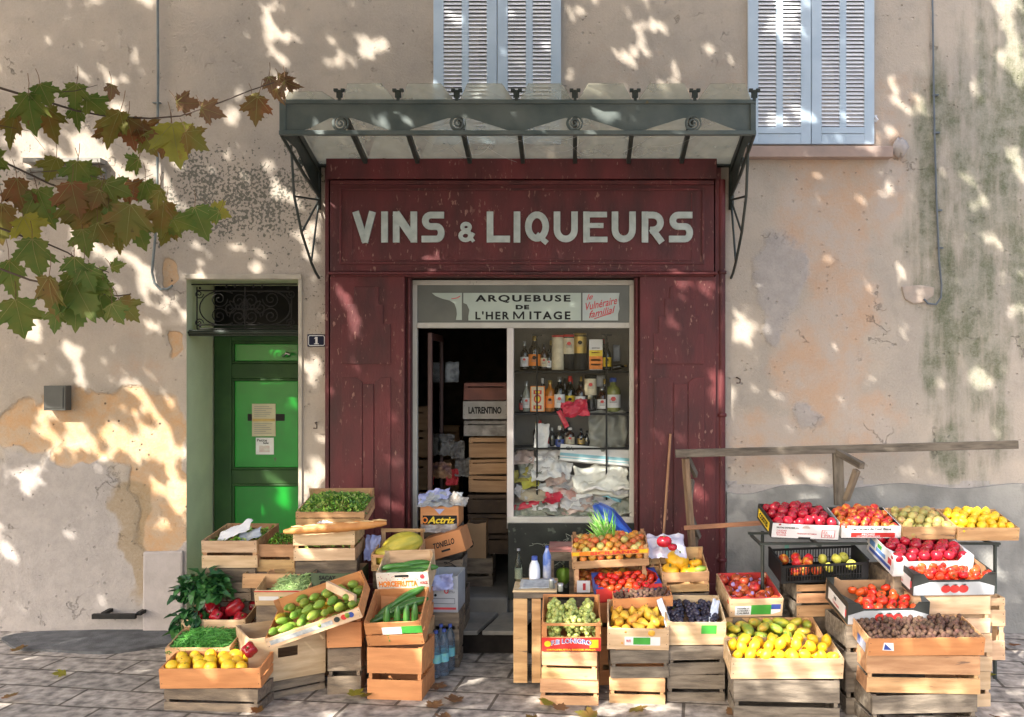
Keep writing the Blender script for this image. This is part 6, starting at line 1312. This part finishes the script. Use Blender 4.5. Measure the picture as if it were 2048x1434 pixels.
# black basket
def basket(label, xl, xr, yt, d, h, L, **kw):
    c = crate(label, xl, xr, yt, d, h, L, style='none', front=(), sides=(), posts=False, name='plastic_crate', **kw); return c
BP = mat('black_plastic',(0.009,.0095,.010),(0.014,.014,.015),rough=.5,rnd=0,spec=.25)
c = C(); xl, xr, yt, d, h, L = 1562, 1738, 1128, 1.42, .125, .32; k = (D0-d)/F; c.w, c.h, c.L = (xr-xl)*k, h, L; c.M = T(P((xl+xr)/2,yt,d))@Rz(3)@Rx(9)@Ry(-2)@T((0,L/2,-h)); c.fy = -L/2
c.o = empty('plastic_crate', M=c.M, label='black slotted plastic crate with peaches and pale yellow apples', cat='crate'); w_ = c.w
for s_ in (-1,1):
    g = MB(); y = s_*L/2; g.box(-w_/2,w_/2,y-.004,y+.004,h*.88,h); g.box(-w_/2,w_/2,y-.003,y+.003,0,h*.12); g.box(-w_/2,w_/2,y-.0025,y+.0025,h*.36,h*.40); n = 30
    for i in range(n+1): x = -w_/2+w_*i/n; g.box(x-.003,x+.003,y-.003,y+.003,h*.1,h*.9)
    if s_ < 0: g.box(-w_/2,-w_/2+.03,y-.0042,y+.0042,h*.12,h*.9); g.box(w_/2-.045,w_/2,y-.0042,y+.0042,h*.12,h*.9)
    obj('slotted_side', g, BP, c.o); g = MB(); x = s_*w_/2; g.box(x-.004,x+.004,-L/2,L/2,0,h*1.12); g.box(x-.008,x+.008,-L/2,L/2,h*1.1,h*1.16); obj('end_panel', g, BP, c.o)
g = MB(); g.box(-w_/2,w_/2,-L/2,L/2,-.002,.004); obj('bottom', g, BP, c.o); bsk = c
fill(c,'peach','peach','peach',.038,'red and yellow peach in the black plastic crate','peach','peaches in the black plastic crate',layers=1,level=.6,reg=(-.42,.02,-.5,.4)); fill(c,'apple','pale_yellow','yellow_apple',.040,'pale yellow apple in the black plastic crate','apple','pale yellow apples in the black plastic crate',layers=1,level=.68,heap=.02,reg=(.0,.42,-.5,.4))
crate('weathered slatted crate directly under the black plastic crate', 1592, 1742, 1168, 1.34, .22, .36, tilt=0, yaw=6, m=WOODG, mf=WOOD, front=((0,.35),(.42,.72),(.8,1)))
crate('second weathered crate left of the tomato boxes', 1570, 1662, 1172, 1.18, .26, .36, tilt=0, yaw=-18, m=WOODG, front=((0,.28),(.36,.62),(.7,1)), supp=WOODD)
k5 = crate('white and blue carton of shiny red apples at right', 1787, 1950, 1112, 1.60, .135, .46, tilt=11, yaw=3, style='dip', m=WHITEC, mf=WHITEC, mi=WHITEC, name='fruit_carton', cat='carton', supp=WOODD)
patch(k5,-.30,.45,.06,.12,BLUEC,'blue_line')
for (v0,v1,z0,z1,m_) in ((-.40,.40,.12,.30,BLUEC),(-.2,.15,.42,.62,mat('sky_print',(0.15,.30,.62),rnd=0)),(-.05,.10,.66,.86,GREENP),(-.42,-.30,.4,.7,REDI),(.2,.4,.45,.75,MATS['sky_print'])): spatch(k5,-1,v0,v1,z0,z1,m_)
fill(k5,'apple','dark_red','shiny_red_apple',.038,'shiny red apple in the white and blue carton','apple','red apples in the white and blue carton',layers=2,level=.88,heap=.01,orient='up')
def tomato_box(label, xl, xr, yt, d, **kw):
    k_ = crate(label, xl, xr, yt, d, .145, .42, style='dip', m=BLACKC, mf=BLACKC, mi=CARD, name='tomato_carton', cat='carton', **kw); w2 = k_.w
    g = MB(); g.prism([(-w2*.49,.004),(w2*.49,.004),(w2*.49,.062),(w2*.3,.092),(-w2*.3,.092),(-w2*.49,.062)], k_.fy-.0018, k_.fy); obj('grey_print', g, GREYC, k_.o)
    g = MB()
    for i in range(3): g.prism([((i-.95)*.058+.032*math.cos(R(t)), .046+.027*math.sin(R(t))) for t in range(0,360,20)], k_.fy-.0030-.0004*i, k_.fy-.001)
    obj('tomato_print', g, REDP, k_.o); g = MB()
    for i in range(3):
        for a in (60,90,120,150,30): g.tube([((i-.95)*.058, k_.fy-.005, .070), ((i-.95)*.058+.018*math.cos(R(a)), k_.fy-.005, .072+.010*math.sin(R(a)))], .0015, 4)
    obj('stalk_print', g, DARKM, k_.o); spatch(k_,-1,-.40,.36,.18,.72,WHITEC,'white_panel'); spatch(k_,-1,-.44,-.401,.3,.6,REDI,'red_stamp'); text('XB', .05, .022, INK, k_.o, T((-w2/2-.003,.02,.55*.145))@Rz(-90), bold=.05); text('Tomates', .12, .022, REDI, k_.o, T((-w2/2-.003,0,.34*.145))@Rz(-90), bold=.02)
    return k_
k6 = tomato_box('upper black and grey tomato carton at the right edge', 1826, 1995, 1148, 1.74, tilt=9, yaw=3, supp=WOODL)
fill(k6,'tomato','tomato','tomato',.034,'red tomato in the upper black and grey carton','tomato','tomatoes in the upper black and grey carton',layers=2,level=.85,heap=.02)
k7 = tomato_box('lower black and grey tomato carton with three tomatoes printed on it', 1695, 1862, 1205, 1.84, tilt=9, yaw=3, supp=WOODG)
fill(k7,'tomato','tomato','tomato',.034,'red tomato in the lower black and grey carton','tomato','tomatoes in the lower black and grey carton',layers=1,level=.62,heap=.02,reg=(-.3,.42,-.5,.4))
k8 = crate('wooden crate full of small brown kiwis at the bottom right', 1737, 1972, 1277, 2.10, .11, .32, tilt=10, yaw=2, front=((0,1),), sides=((0,1),), m=WOOD, mf=WOODO, supp=WOOD)
fill(k8,'kiwi','kiwi','brown_kiwi',.0185,'small brown kiwi in the bottom right crate','kiwi','kiwis in the bottom right crate',layers=2,level=.95,heap=.015,stem=False,sv=.12)
g = MB(); g.prism([(-.38*k8.w,.35*k8.h),(-.28*k8.w,.30*k8.h),(-.29*k8.w,.75*k8.h),(-.37*k8.w,.78*k8.h)], k8.fy-.0015, k8.fy); obj('sticker', g, PAPER, k8.o); g = MB(); g.prism([(-.37*k8.w,.38*k8.h),(-.30*k8.w,.36*k8.h),(-.36*k8.w,.72*k8.h)], k8.fy-.003, k8.fy-.001); obj('sticker_print', g, BLUEC, k8.o)
spatch(k8,-1,-.35,.1,.0,.55,mat('blue_red_wrap',(0.05,.08,.28),(0.6,.62,.66),scale=9,rnd=0),'torn_label')
crate('upright pale crate behind the lower tomato carton at the right', 1866, 2010, 1196, 1.66, .40, .12, tilt=0, m=WOODL, front=((0,.3),(.55,.8),(.88,1)), supp=None)
# supports under the stalls
random.seed(77)
for c, z0, m_, lb, yaw in SUPP:
    cen = c.M @ Vector((0,0,0)); n = max(1, round(z0/.24)); hh_ = z0/n - .004; m0 = m_
    for i in range(n):
        base = i*(z0/n); m_ = random.choice((m0, m0, WOOD, WOODG, WOODL, WOODO)) if i < n-1 or m0 in (WOOD, WOODL) else m0
        o = C(); w_, L = c.w*random.uniform(.90,.99), min(c.L*.96, .5); M_ = T((cen.x+random.uniform(-.008,.008), cen.y+random.uniform(-.01,.01)+.01, base))@Rz(yaw+random.uniform(-5,5))
        nm = ['bottom','middle','upper'][0 if i == 0 else (2 if i == n-1 else 1)] if n > 1 else 'single'
        e = empty('wooden_crate', M=M_, label=nm+' supporting crate below the '+' '.join(lb.split()[:10]), cat='crate', group='empty crates used as stands'); j = .0026
        for a, b in (((0,.4),(.52,1)) if hh_ > .12 else ((0,1),)):
            for y in (-L/2, L/2-.008): g = MB(); g.box(-w_/2,w_/2,y,y+.008,a*hh_,b*hh_,j=j); obj('front_board' if y < 0 else 'back_board', g, m_, e)
            for x in (-w_/2, w_/2-.008): g = MB(); g.box(x,x+.008,-L/2+.009,L/2-.009,a*hh_,b*hh_,j=j); obj('side_board', g, m_, e)
        for sx_ in (-1,1):
            for sy_ in (-1,1): ax, ay = sx_*(w_/2-.009), sy_*(L/2-.009); g = MB(); g.box(min(ax,ax-sx_*.022),max(ax,ax-sx_*.022),min(ay,ay-sy_*.022),max(ay,ay-sy_*.022),.002,hh_); obj('corner_post', g, m_, e)
crate('dim orange crate wedged between the two zucchini and pear stacks', 684, 736, 1262, 1.18, .30, .25, tilt=0, yaw=-6, m=WOODD, supp=WOODD)
crate('old crate pushed in behind the black grape crate', 1400, 1475, 1215, 1.15, .22, .3, tilt=0, yaw=4, m=WOODG, supp=WOODD)
# broom handle, wooden rail
g = MB(); g.tube([P(1325,1105,.35), P(1341,868,.16)], .011, 10); tag(obj('broom_handle', g, mat('handle_wood',(0.40,.20,.10),(0.28,.13,.06),rough=.6,stretch=(1,1,.3),scale=20,rnd=0)), 'thin reddish wooden pole leaning on the maroon right pilaster', 'pole')
rl = empty('wooden_rail', (0,0,0), 'old grey wooden rail frame standing before the right hand wall', 'rail')
def beam(name, a, b, w_, h_, m_=WOODG):
    a, b = Vector(a), Vector(b); ln = (b-a).length; g = MB(); g.box(0, ln, -w_/2, w_/2, -h_/2, h_/2, j=.002); q = (b-a).normalized().to_track_quat('X','Z').to_matrix().to_4x4()
    return obj(name, g, m_, rl, M=T(a)@q, bevel=.003)
beam('top_rail', P(1351,907,.55), P(2035,889,.49), .035, .062); beam('post', P(1371,917,.535), P(1385,1100,.52), .07, .04, mat('brown_old_wood',(0.30,.19,.11),(0.16,.10,.06),rough=.8,scale=4,stretch=(1.5,9,9),bump=.5,bscale=26,detail=8)); beam('post', P(1675,903,.50), P(1679,1010,.50), .05, .075); beam('brace', P(1676,905,.53), P(1724,932,.85), .045, .05); beam('strut', P(1714,940,.82), P(1692,1000,.72), .04, .045, WOODD)
beam('lower_rail', P(1368,1056,.55), P(1530,1045,.6), .03, .034, mat('red_old_wood',(0.38,.17,.08),(0.24,.11,.06),rough=.7,scale=4,stretch=(1.5,9,9))); beam('back_strut', P(1374,915,.5), P(1392,950,.32), .03, .05); beam('back_strut', P(1385,960,.32), P(1378,1020,.45), .03, .05); beam('back_strut', P(1376,1020,.5), P(1398,1075,.35), .03, .045); beam('foot', P(1392,1075,.4), P(1388,1140,.4), .03, .035, WOODD)
g = MB(); g.box(X(1400,.35), X(1600,.35), -.62, -.2, .28, .31); tag(obj('dark_plank', g, WOODD), 'dark plank lying low behind the red apple crate', 'plank')
# ---------------------------------------------------------------- the plane tree
random.seed(101)
LOBE = [(0,0),(.08,-.05),(.15,-.01),(.24,-.03),(.29,.03),(.44,.05),(.37,.12),(.38,.18),(.31,.22),(.42,.25),(.46,.32),(.58,.38),(.52,.44),(.60,.58),(.48,.53),(.44,.58),(.36,.52),(.27,.52),(.25,.60),(.29,.68),(.19,.70),(.20,.80),(.10,.82),(.06,.91),(0,1.0)]
OUT = LOBE + [(-x, y) for x, y in LOBE[-2:0:-1]]
def leaf(g, q, along, nrm, size, mi, hi=True, droop=.12):
    along = along.normalized(); nrm = (nrm - along*nrm.dot(along)).normalized(); sd = along.cross(nrm)
    if hi:
        pts = []
        rj = random.uniform(0,9)
        for x, y in OUT:
            bend = -droop*(y*y) + .10*abs(x) + .05*noise.noise((x*4+rj, y*4, rj)); xx = x*(1+.14*noise.noise((y*5, rj, 1))); yy = y*(1+.1*noise.noise((x*5, rj, 3)))
            pts.append(q + sd*xx*size + along*yy*size + nrm*bend*size)
        n = len(pts); mid = [q + along*size*.3 + nrm*size*(-droop*.09-.03)*1.0, q + along*size*.62 - nrm*size*(droop*.38+.03)]
        fs = []; m1 = n; m2 = n+1
        for i in range(n):
            j = (i+1) % n; c = m1 if (min(i, j, key=lambda q: q) < 17 and max(i, j) <= 17) or (min(i, j) >= n-17) or (i == n-1) else m2; fs.append((i, j, c))
        fs.append((m1, 17, m2)); fs.append((m2, n-17, m1))
        g.add(pts+mid, fs, mi, True)
    else:
        pts = [q + sd*x*size + along*y*size + nrm*b*size for x, y, b in ((0,0,0),(.45,.1,.06),(.38,.35,0),(.5,.55,-.02),(.2,.6,-.05),(0,1,-.15),(-.2,.6,-.05),(-.5,.55,-.02),(-.38,.35,0),(-.45,.1,.06))]
        g.add(pts, [(0,1,2,8,9),(2,3,4,5,6,7,8)], mi, False)
def leaf_mat(nm, a, b, c, tr=.5):
    m = mat(nm, a, b, rough=.55, scale=9, detail=5, rnd=0, lo=.4, hi=.62, spots=(c, 30, .66)); t = m.node_tree; N = t.nodes; b_ = N['Principled BSDF']
    tl = N.new('ShaderNodeBsdfTranslucent'); ms = N.new('ShaderNodeMixShader'); ms.inputs[0].default_value = tr; src = b_.inputs['Base Color'].links[0].from_socket
    t.links.new(src, tl.inputs[0]); t.links.new(b_.outputs[0], ms.inputs[1]); t.links.new(tl.outputs[0], ms.inputs[2]); t.links.new(ms.outputs[0], N['Material Output'].inputs[0]); return m
LM = [leaf_mat('leaf_green', (0.10,0.165,0.028), (0.165,0.185,0.034), (0.17,0.095,0.03)), leaf_mat('leaf_olive', (0.17,0.165,0.03), (0.23,0.135,0.034), (0.09,0.06,0.02)),
      leaf_mat('leaf_rust', (0.23,0.085,0.03), (0.17,0.11,0.03), (0.16,0.07,0.03)), leaf_mat('leaf_yellow', (0.36,0.33,0.04), (0.26,0.25,0.04), (0.30,0.14,0.04)), leaf_mat('leaf_brown', (0.20,0.10,0.04), (0.13,0.065,0.03), (0.3,0.2,0.08), .15)]
LM.append(mat('leaf_vein', (0.30,0.27,0.08), rough=.6, rnd=0))
BARK = mat('plane_bark', (0.22,0.20,0.15), (0.34,0.31,0.24), rough=.85, scale=5, bump=.5, rnd=0, spots=((.12,.11,.08),4,.6)); TWIG = mat('twig_bark', (0.09,0.06,0.045), rough=.7, rnd=0)
tree = empty('plane_tree', (-5.4,-4.6,0), 'plane tree with rusting autumn leaves hanging into view at upper left', 'tree'); TL = Vector(tree.location)
g = MB(); g.tube([(0,0,0),(.05,.05,1.5),(.0,.1,3.2),(.2,.2,4.6),(.5,.3,6.0),(.9,.3,7.6)], [.30,.25,.22,.19,.14,.08], 14); obj('trunk', g, BARK, tree)
g = MB()
for a in ([(.1,.15,4.3),(1.6,.5,5.6),(3.4,.2,6.6),(5.6,-.3,7.4)], [(.0,.1,3.6),(.4,.9,4.1),(.9,1.3,4.35)], [(.3,.25,5.2),(.3,-1.5,6.6),(1.0,-3,7.8)], [(.4,.3,5.8),(2.0,-1.2,7.2),(4.0,-2.2,8.4)], [(.1,.15,4.5),(-.9,.9,5.6),(-1.6,1.3,6.9)], [(3.4,.2,6.6),(4.8,-1.4,7.7),(6.4,-2.0,8.6)]):
    g.tube([Vector(p) for p in a], .09, 8, taper=.3)
obj('limbs', g, BARK, tree)
dl = 3.5
TW = [[(-330,60),(-150,130),(30,185),(100,205),(150,221),(210,232),(300,237),(360,232),(440,205),(500,181),(548,165)], [(-330,150),(-120,260),(20,330),(100,368),(150,386),(215,408),(265,427),(312,430)],
      [(-330,300),(-100,420),(60,478),(100,490),(135,505),(165,525),(218,545)], [(-330,330),(-100,500),(60,560),(120,572),(170,583),(235,592),(262,588)], [(100,185),(150,182),(195,170)], [(60,345),(135,340),(215,360),(270,364),(306,348)], [(-200,120),(-60,240),(60,262),(90,300)]]
g = MB()
for i, t in enumerate(TW):
    n = len(t); g.tube([P(x, y, dl+.05*math.sin(i*2+k)) - TL for k, (x, y) in enumerate(t)], .0062 if i < 4 else .0025, 6, taper=.35)
for i in (0,1,2,3,6):
    x, y = TW[i][0]; g.tube([P(x,y,dl)-TL, Vector((.9,1.3,4.35))*.6+(P(x,y,dl)-TL)*.4+Vector((0,0,.2)), Vector((.9,1.3,4.35)) if i != 3 else Vector((.4,.9,4.1))], .012, 6)
obj('twigs', g, TWIG, tree)
# foreground leaves: px, py of the leaf centre, size px, direction the tip points (deg, 0 = right, 90 = down), colour
FL = [(152,238,58,100,0),(196,212,62,35,0),(150,195,60,95,0),(222,258,88,110,1),(205,262,60,165,2),(262,268,74,75,2),(300,262,64,15,2),(300,290,56,60,1),(352,290,100,75,3),(392,282,62,40,1),(330,288,66,110,2),(225,183,34,75,4),(376,208,50,10,4),(424,222,50,15,4),(512,222,62,95,2),(512,205,40,60,1),
 (545,172,40,70,4),(562,180,42,110,4),(582,172,40,40,4),(555,195,36,85,4),(572,160,36,20,4),(262,330,46,150,0),(150,352,66,95,0),(176,362,76,60,0),(205,395,80,80,1),(240,378,60,20,0),(270,385,58,25,2),(300,390,62,70,0),(315,400,44,100,1),(150,405,84,85,2),(160,450,80,100,1),
 (205,440,90,80,1),(236,430,60,50,0),(255,452,92,100,1),(280,470,70,70,0),(210,470,60,60,1),(322,440,80,95,1),(345,450,66,60,0),(330,470,50,110,1),(372,446,60,15,0),(402,448,76,70,0),(440,425,50,20,3),(425,432,36,150,0),(190,400,50,120,2),(140,430,60,80,1),(170,486,60,80,0),(235,485,56,95,1),
 (150,540,54,90,0),(176,558,60,70,0),(150,575,70,80,0),(165,600,110,60,0),(150,625,90,100,0),(200,610,80,85,0),(235,628,50,60,0),(258,622,62,50,1),(198,552,48,20,0),(236,530,34,-20,0),(215,580,36,40,0),
 (60,230,90,90,0),(20,260,80,110,1),(100,250,76,80,1),(40,400,90,90,2),(90,420,90,75,0),(0,450,90,100,1),(70,520,90,90,0),(20,560,90,80,0),(100,600,100,95,1),(40,640,90,85,0),(90,190,60,60,0),(-20,340,90,90,0),(100,340,60,110,1),(60,460,70,60,3),(110,640,60,100,0)]
g = MB(); rr_ = random.Random(55)
for px, py, sz_, ang, ci in FL:
    dd_ = dl + rr_.uniform(-.12,.14); k = (D0-dd_)/F; s_ = sz_*k*1.08; a = R(ang)
    al = Vector((math.cos(a), rr_.uniform(-.25,.25), -math.sin(a))).normalized(); nrm = Vector((rr_.uniform(-.45,.45), -1, rr_.uniform(-.1,.7))); 
    if ci == 4: nrm = Vector((rr_.uniform(-1,1), -.35, rr_.uniform(-.6,.9)))
    s_ *= .86; q = P(px, py, dd_) - al*s_*.5 - TL; dr_ = .18 if ci != 4 else .5; leaf(g, q, al, nrm, s_, ci, True, dr_)
    n2 = (nrm - al*nrm.dot(al)).normalized(); s2 = al.cross(n2)
    for vx, vy in ((0,.93),(.50,.52),(-.50,.52),(.36,.06),(-.36,.06)):
        g.tube([q + s2*vx*f_*s_ + al*vy*f_*s_ + n2*(s_*(-dr_*(vy*f_)**2 + .10*abs(vx*f_)) + .0008) for f_ in (.02,.35,.7,1)], [.0013,.001,.0007,.0004], 4, 5)
    b_ = q + Vector((rr_.uniform(-.02,.02), 0, rr_.uniform(.03,.06))) - al*s_*.25; g.tube([q, (q+b_)/2+Vector((.004,0,.002)), b_], .0014, 4, 4)
obj('hanging_leaves', g, LM, tree)
# crown: unseen leaves between sun and wall, openings cut to set where dapples fall
GAPS = [  # px, py, rx, ry, angle, distance in front of the wall of the surface they light
 (165,325,48,34,25,0),(160,290,50,30,0,0),(235,335,34,18,35,0),(240,215,16,34,-20,0),(284,201,13,12,0,0),(210,158,60,12,0,0),(478,180,10,28,-15,0),(560,185,34,26,30,0),(290,345,34,26,20,0),(275,385,20,12,0,0),(365,328,34,10,30,0),(350,405,28,14,20,0),(460,235,12,26,-35,0),(520,270,9,16,-40,0),
 (535,330,12,18,-20,0),(545,385,22,16,10,0),(590,395,20,14,0,0),(395,495,16,12,20,0),(465,490,16,9,30,0),(165,485,34,26,0,0),(215,505,52,16,15,0),(255,515,30,13,0,0),(640,440,14,30,0,0),(612,478,34,24,20,0),(630,530,16,18,0,0),
 (285,540,24,14,10,0),(305,590,46,10,25,0),(345,622,34,22,35,0),(310,655,24,13,10,0),(300,585,20,12,0,0),(145,705,16,30,-30,0),(166,716,8,14,0,0),(155,755,30,14,40,0),(222,748,10,10,0,0),(265,775,44,14,-20,0),(290,748,13,16,0,0),(226,803,12,18,0,0),(288,808,26,14,30,0),(335,812,13,34,-15,0),(345,845,20,12,40,0),
 (160,880,42,34,20,0),(230,870,30,20,0,0),(275,890,60,26,0,0),(335,905,34,30,0,0),(345,985,44,44,20,0),(330,1030,24,34,0,0),(200,905,30,24,40,0),(300,850,30,20,0,0),(100,860,40,50,0,0),(60,300,50,40,20,0),(60,640,30,40,-30,0),(40,960,40,30,0,0),
 (622,728,34,18,15,0),(624,758,17,10,0,0),(642,845,22,10,40,0),(634,935,26,22,20,0),(628,972,24,14,0,0),(610,1000,20,14,0,0),
 (526,708,9,26,-10,-.57),(545,700,13,18,20,-.57),(533,778,15,12,20,-.57),(575,795,16,40,-20,-.57),(572,985,24,28,0,-.57),(540,1005,16,16,0,-.57),
 (865,508,36,16,15,.12),(690,598,14,22,-20,.12),(700,625,20,9,40,.12),(692,798,20,12,10,.12),(780,1000,10,30,-35,.12),(1372,488,44,10,10,.12),(1340,530,20,9,20,.12),(1388,560,50,12,25,.12),(1410,590,30,10,25,.12),(1350,640,22,8,30,.12),(1362,680,13,12,0,.12),(1405,745,28,24,40,.12),(1420,790,18,18,0,.12),(1385,905,46,18,10,.12),(1420,930,20,26,0,.12),(1400,990,14,20,-30,.12),
 (1265,235,24,10,15,.96),(620,230,20,8,0,.96),(760,240,22,8,10,.96),
 (1490,682,34,10,40,0),(1472,640,14,14,0,0),(1500,655,14,8,20,0),(1748,768,17,11,20,0),(1718,785,16,8,30,0),(1625,940,36,13,20,0),(1478,930,14,36,-10,0),(1467,800,5,20,0,0),(1770,360,18,36,-15,0),(1750,300,16,20,0,0),(1785,270,18,20,-20,0),(1830,210,26,30,-30,0),(1790,190,14,30,-30,0),(1735,412,9,15,-20,0),(1650,523,12,12,0,0),(1640,615,10,8,0,0),(1810,440,22,10,20,0),(1835,945,24,12,0,0),(1350,168,50,12,0,0),(880,165,10,16,0,0),(1560,250,24,14,20,0),(1950,400,30,20,30,0),(1960,760,30,24,0,0),(1580,965,20,10,0,0),(1880,765,14,10,0,0),
 (1215,940,50,36,10,-.15),(1150,930,40,20,0,-.15),(1085,930,26,24,0,-.2),
 (440,1090,50,26,0,1.0),(520,1085,40,12,0,.95),(640,1015,50,20,0,1.0),(635,1085,60,26,0,1.0),(560,1150,40,20,0,1.2),(400,1235,70,16,0,1.3),(400,1290,70,30,0,1.6),(500,1280,50,40,0,1.6),(620,1230,80,30,-20,1.7),(700,1240,30,40,0,1.6),(790,1240,60,22,0,1.65),(820,1155,44,36,0,1.35),(845,1110,24,10,0,1.2),(790,1085,30,12,0,1.0),(450,1325,80,20,0,1.8),
 (865,1040,18,10,0,.45),(1068,1150,14,24,0,1.1),(1220,1090,70,16,0,1.1),(1210,1050,20,20,0,.9),(1220,1125,60,8,0,1.1),(1150,1240,50,40,0,1.75),(1275,1240,60,34,0,1.7),(1400,1260,60,40,0,1.65),(1360,1140,50,30,0,1.2),(1510,1190,60,34,0,1.4),(1560,1290,110,34,0,1.95),(1560,1245,80,22,0,1.7),(1260,1175,60,20,0,1.3),(1090,1290,40,30,0,1.75),(1335,1095,30,16,0,1.05),
 (1620,1035,80,34,0,1.3),(1760,1035,70,30,0,1.3),(1880,1030,60,30,0,1.35),(1850,1110,90,30,0,1.6),(1700,1290,30,40,0,1.9),(1700,1130,60,22,0,1.4),(1850,1170,60,22,0,1.75),(1780,1215,70,22,0,1.85),(1850,1270,110,26,0,2.05),(1640,1190,40,14,0,1.3),(1560,1350,120,30,0,1.95),(1150,1340,60,30,0,1.75),(1980,1150,60,40,0,1.6),(1700,1180,30,20,0,1.8)]
GP = []
for px, py, rx, ry, an, dd_ in GAPS:
    q = P(px, py, dd_); k = (D0-dd_)/240/ (D0/240)/240*1.0; q0 = q - SUN*(q.y/SUN.y)     # slide along the sun ray to the wall plane
    ca_, sa_ = math.cos(R(an)), math.sin(R(an)); GP.append((q0.x, q0.z, rx*k*.95, ry*k*.95, ca_, sa_))
def open_at(x, z, mg):
    for gx, gz, a, b, ca_, sa_ in GP:
        dx, dz = x-gx, -(z-gz)
        if abs(dx) > a+b+.2 or abs(dz) > a+b+.2: continue
        u = dx*ca_+dz*sa_; v = -dx*sa_+dz*ca_
        if (u/(a+mg))**2+(v/(b+mg))**2 < 1: return True
    px = VX+x*240; py = VY-(z-ZC)*240
    if (px < 100 or px > 1930 or py > 1500 or py < 130) and noise.noise((x*2.6+3, z*2.6, 8.8)) > .30: return True
    return noise.noise((x*4.3, z*4.3, 2.2)) > .50
rr_ = random.Random(202); CR = [MB(), MB()]; cnt = 0
def inview(q):
    dpt = q.y + D0
    if dpt < .02: return False
    px = VX+q.x*F/dpt; py = VY-(q.z-ZC)*F/dpt
    return -160 < px < 2210 and -170 < py < 1600
for k_ in range(34000):
    x = rr_.uniform(-6.2, 5.2); z = rr_.uniform(-3.6, 6.2)
    t = rr_.uniform(3.6, 7.5); 
    s_ = rr_.uniform(.11,.17)
    if open_at(x, z, s_*.22) and rr_.random() > .055: continue
    q = Vector((x,0,z)) + SUN*t
    if q.z < 3.0 or inview(q): 
        q = Vector((x,0,z)) + SUN*rr_.uniform(6.5, 10.5)
        if q.z < 2.9 or inview(q): continue
    nrm = (SUN + Vector((rr_.uniform(-.5,.5), rr_.uniform(-.5,.5), rr_.uniform(-.4,.5)))).normalized(); al = nrm.orthogonal(); al.rotate(Matrix.Rotation(rr_.uniform(0,6.28), 3, nrm)) 
    leaf(CR[0], q - al*s_*.45 - TL, al, nrm, s_, rr_.choice((0,0,1,1,2,3)), False); cnt += 1
obj('crown', CR[0], LM, tree)
g = MB()
for i in range(85):
    x = rr_.uniform(-4.4,3.9); y = -rr_.uniform(.15,3.0); nrm = Vector((rr_.uniform(-.35,.35),rr_.uniform(-.35,.35),1)); a = rr_.uniform(0,6.28)
    leaf(g, Vector((x,y,.045)), Vector((math.cos(a),math.sin(a),0)), nrm, rr_.uniform(.07,.14), rr_.choice((1,2,2,4,4,3)), True, -.12)
tag(obj('leaf_litter', g, LM), 'dry fallen plane leaves scattered on the pavement', 'fallen leaves', None, 'stuff')
print('crown leaves', cnt, 'objects', len(bpy.data.objects))
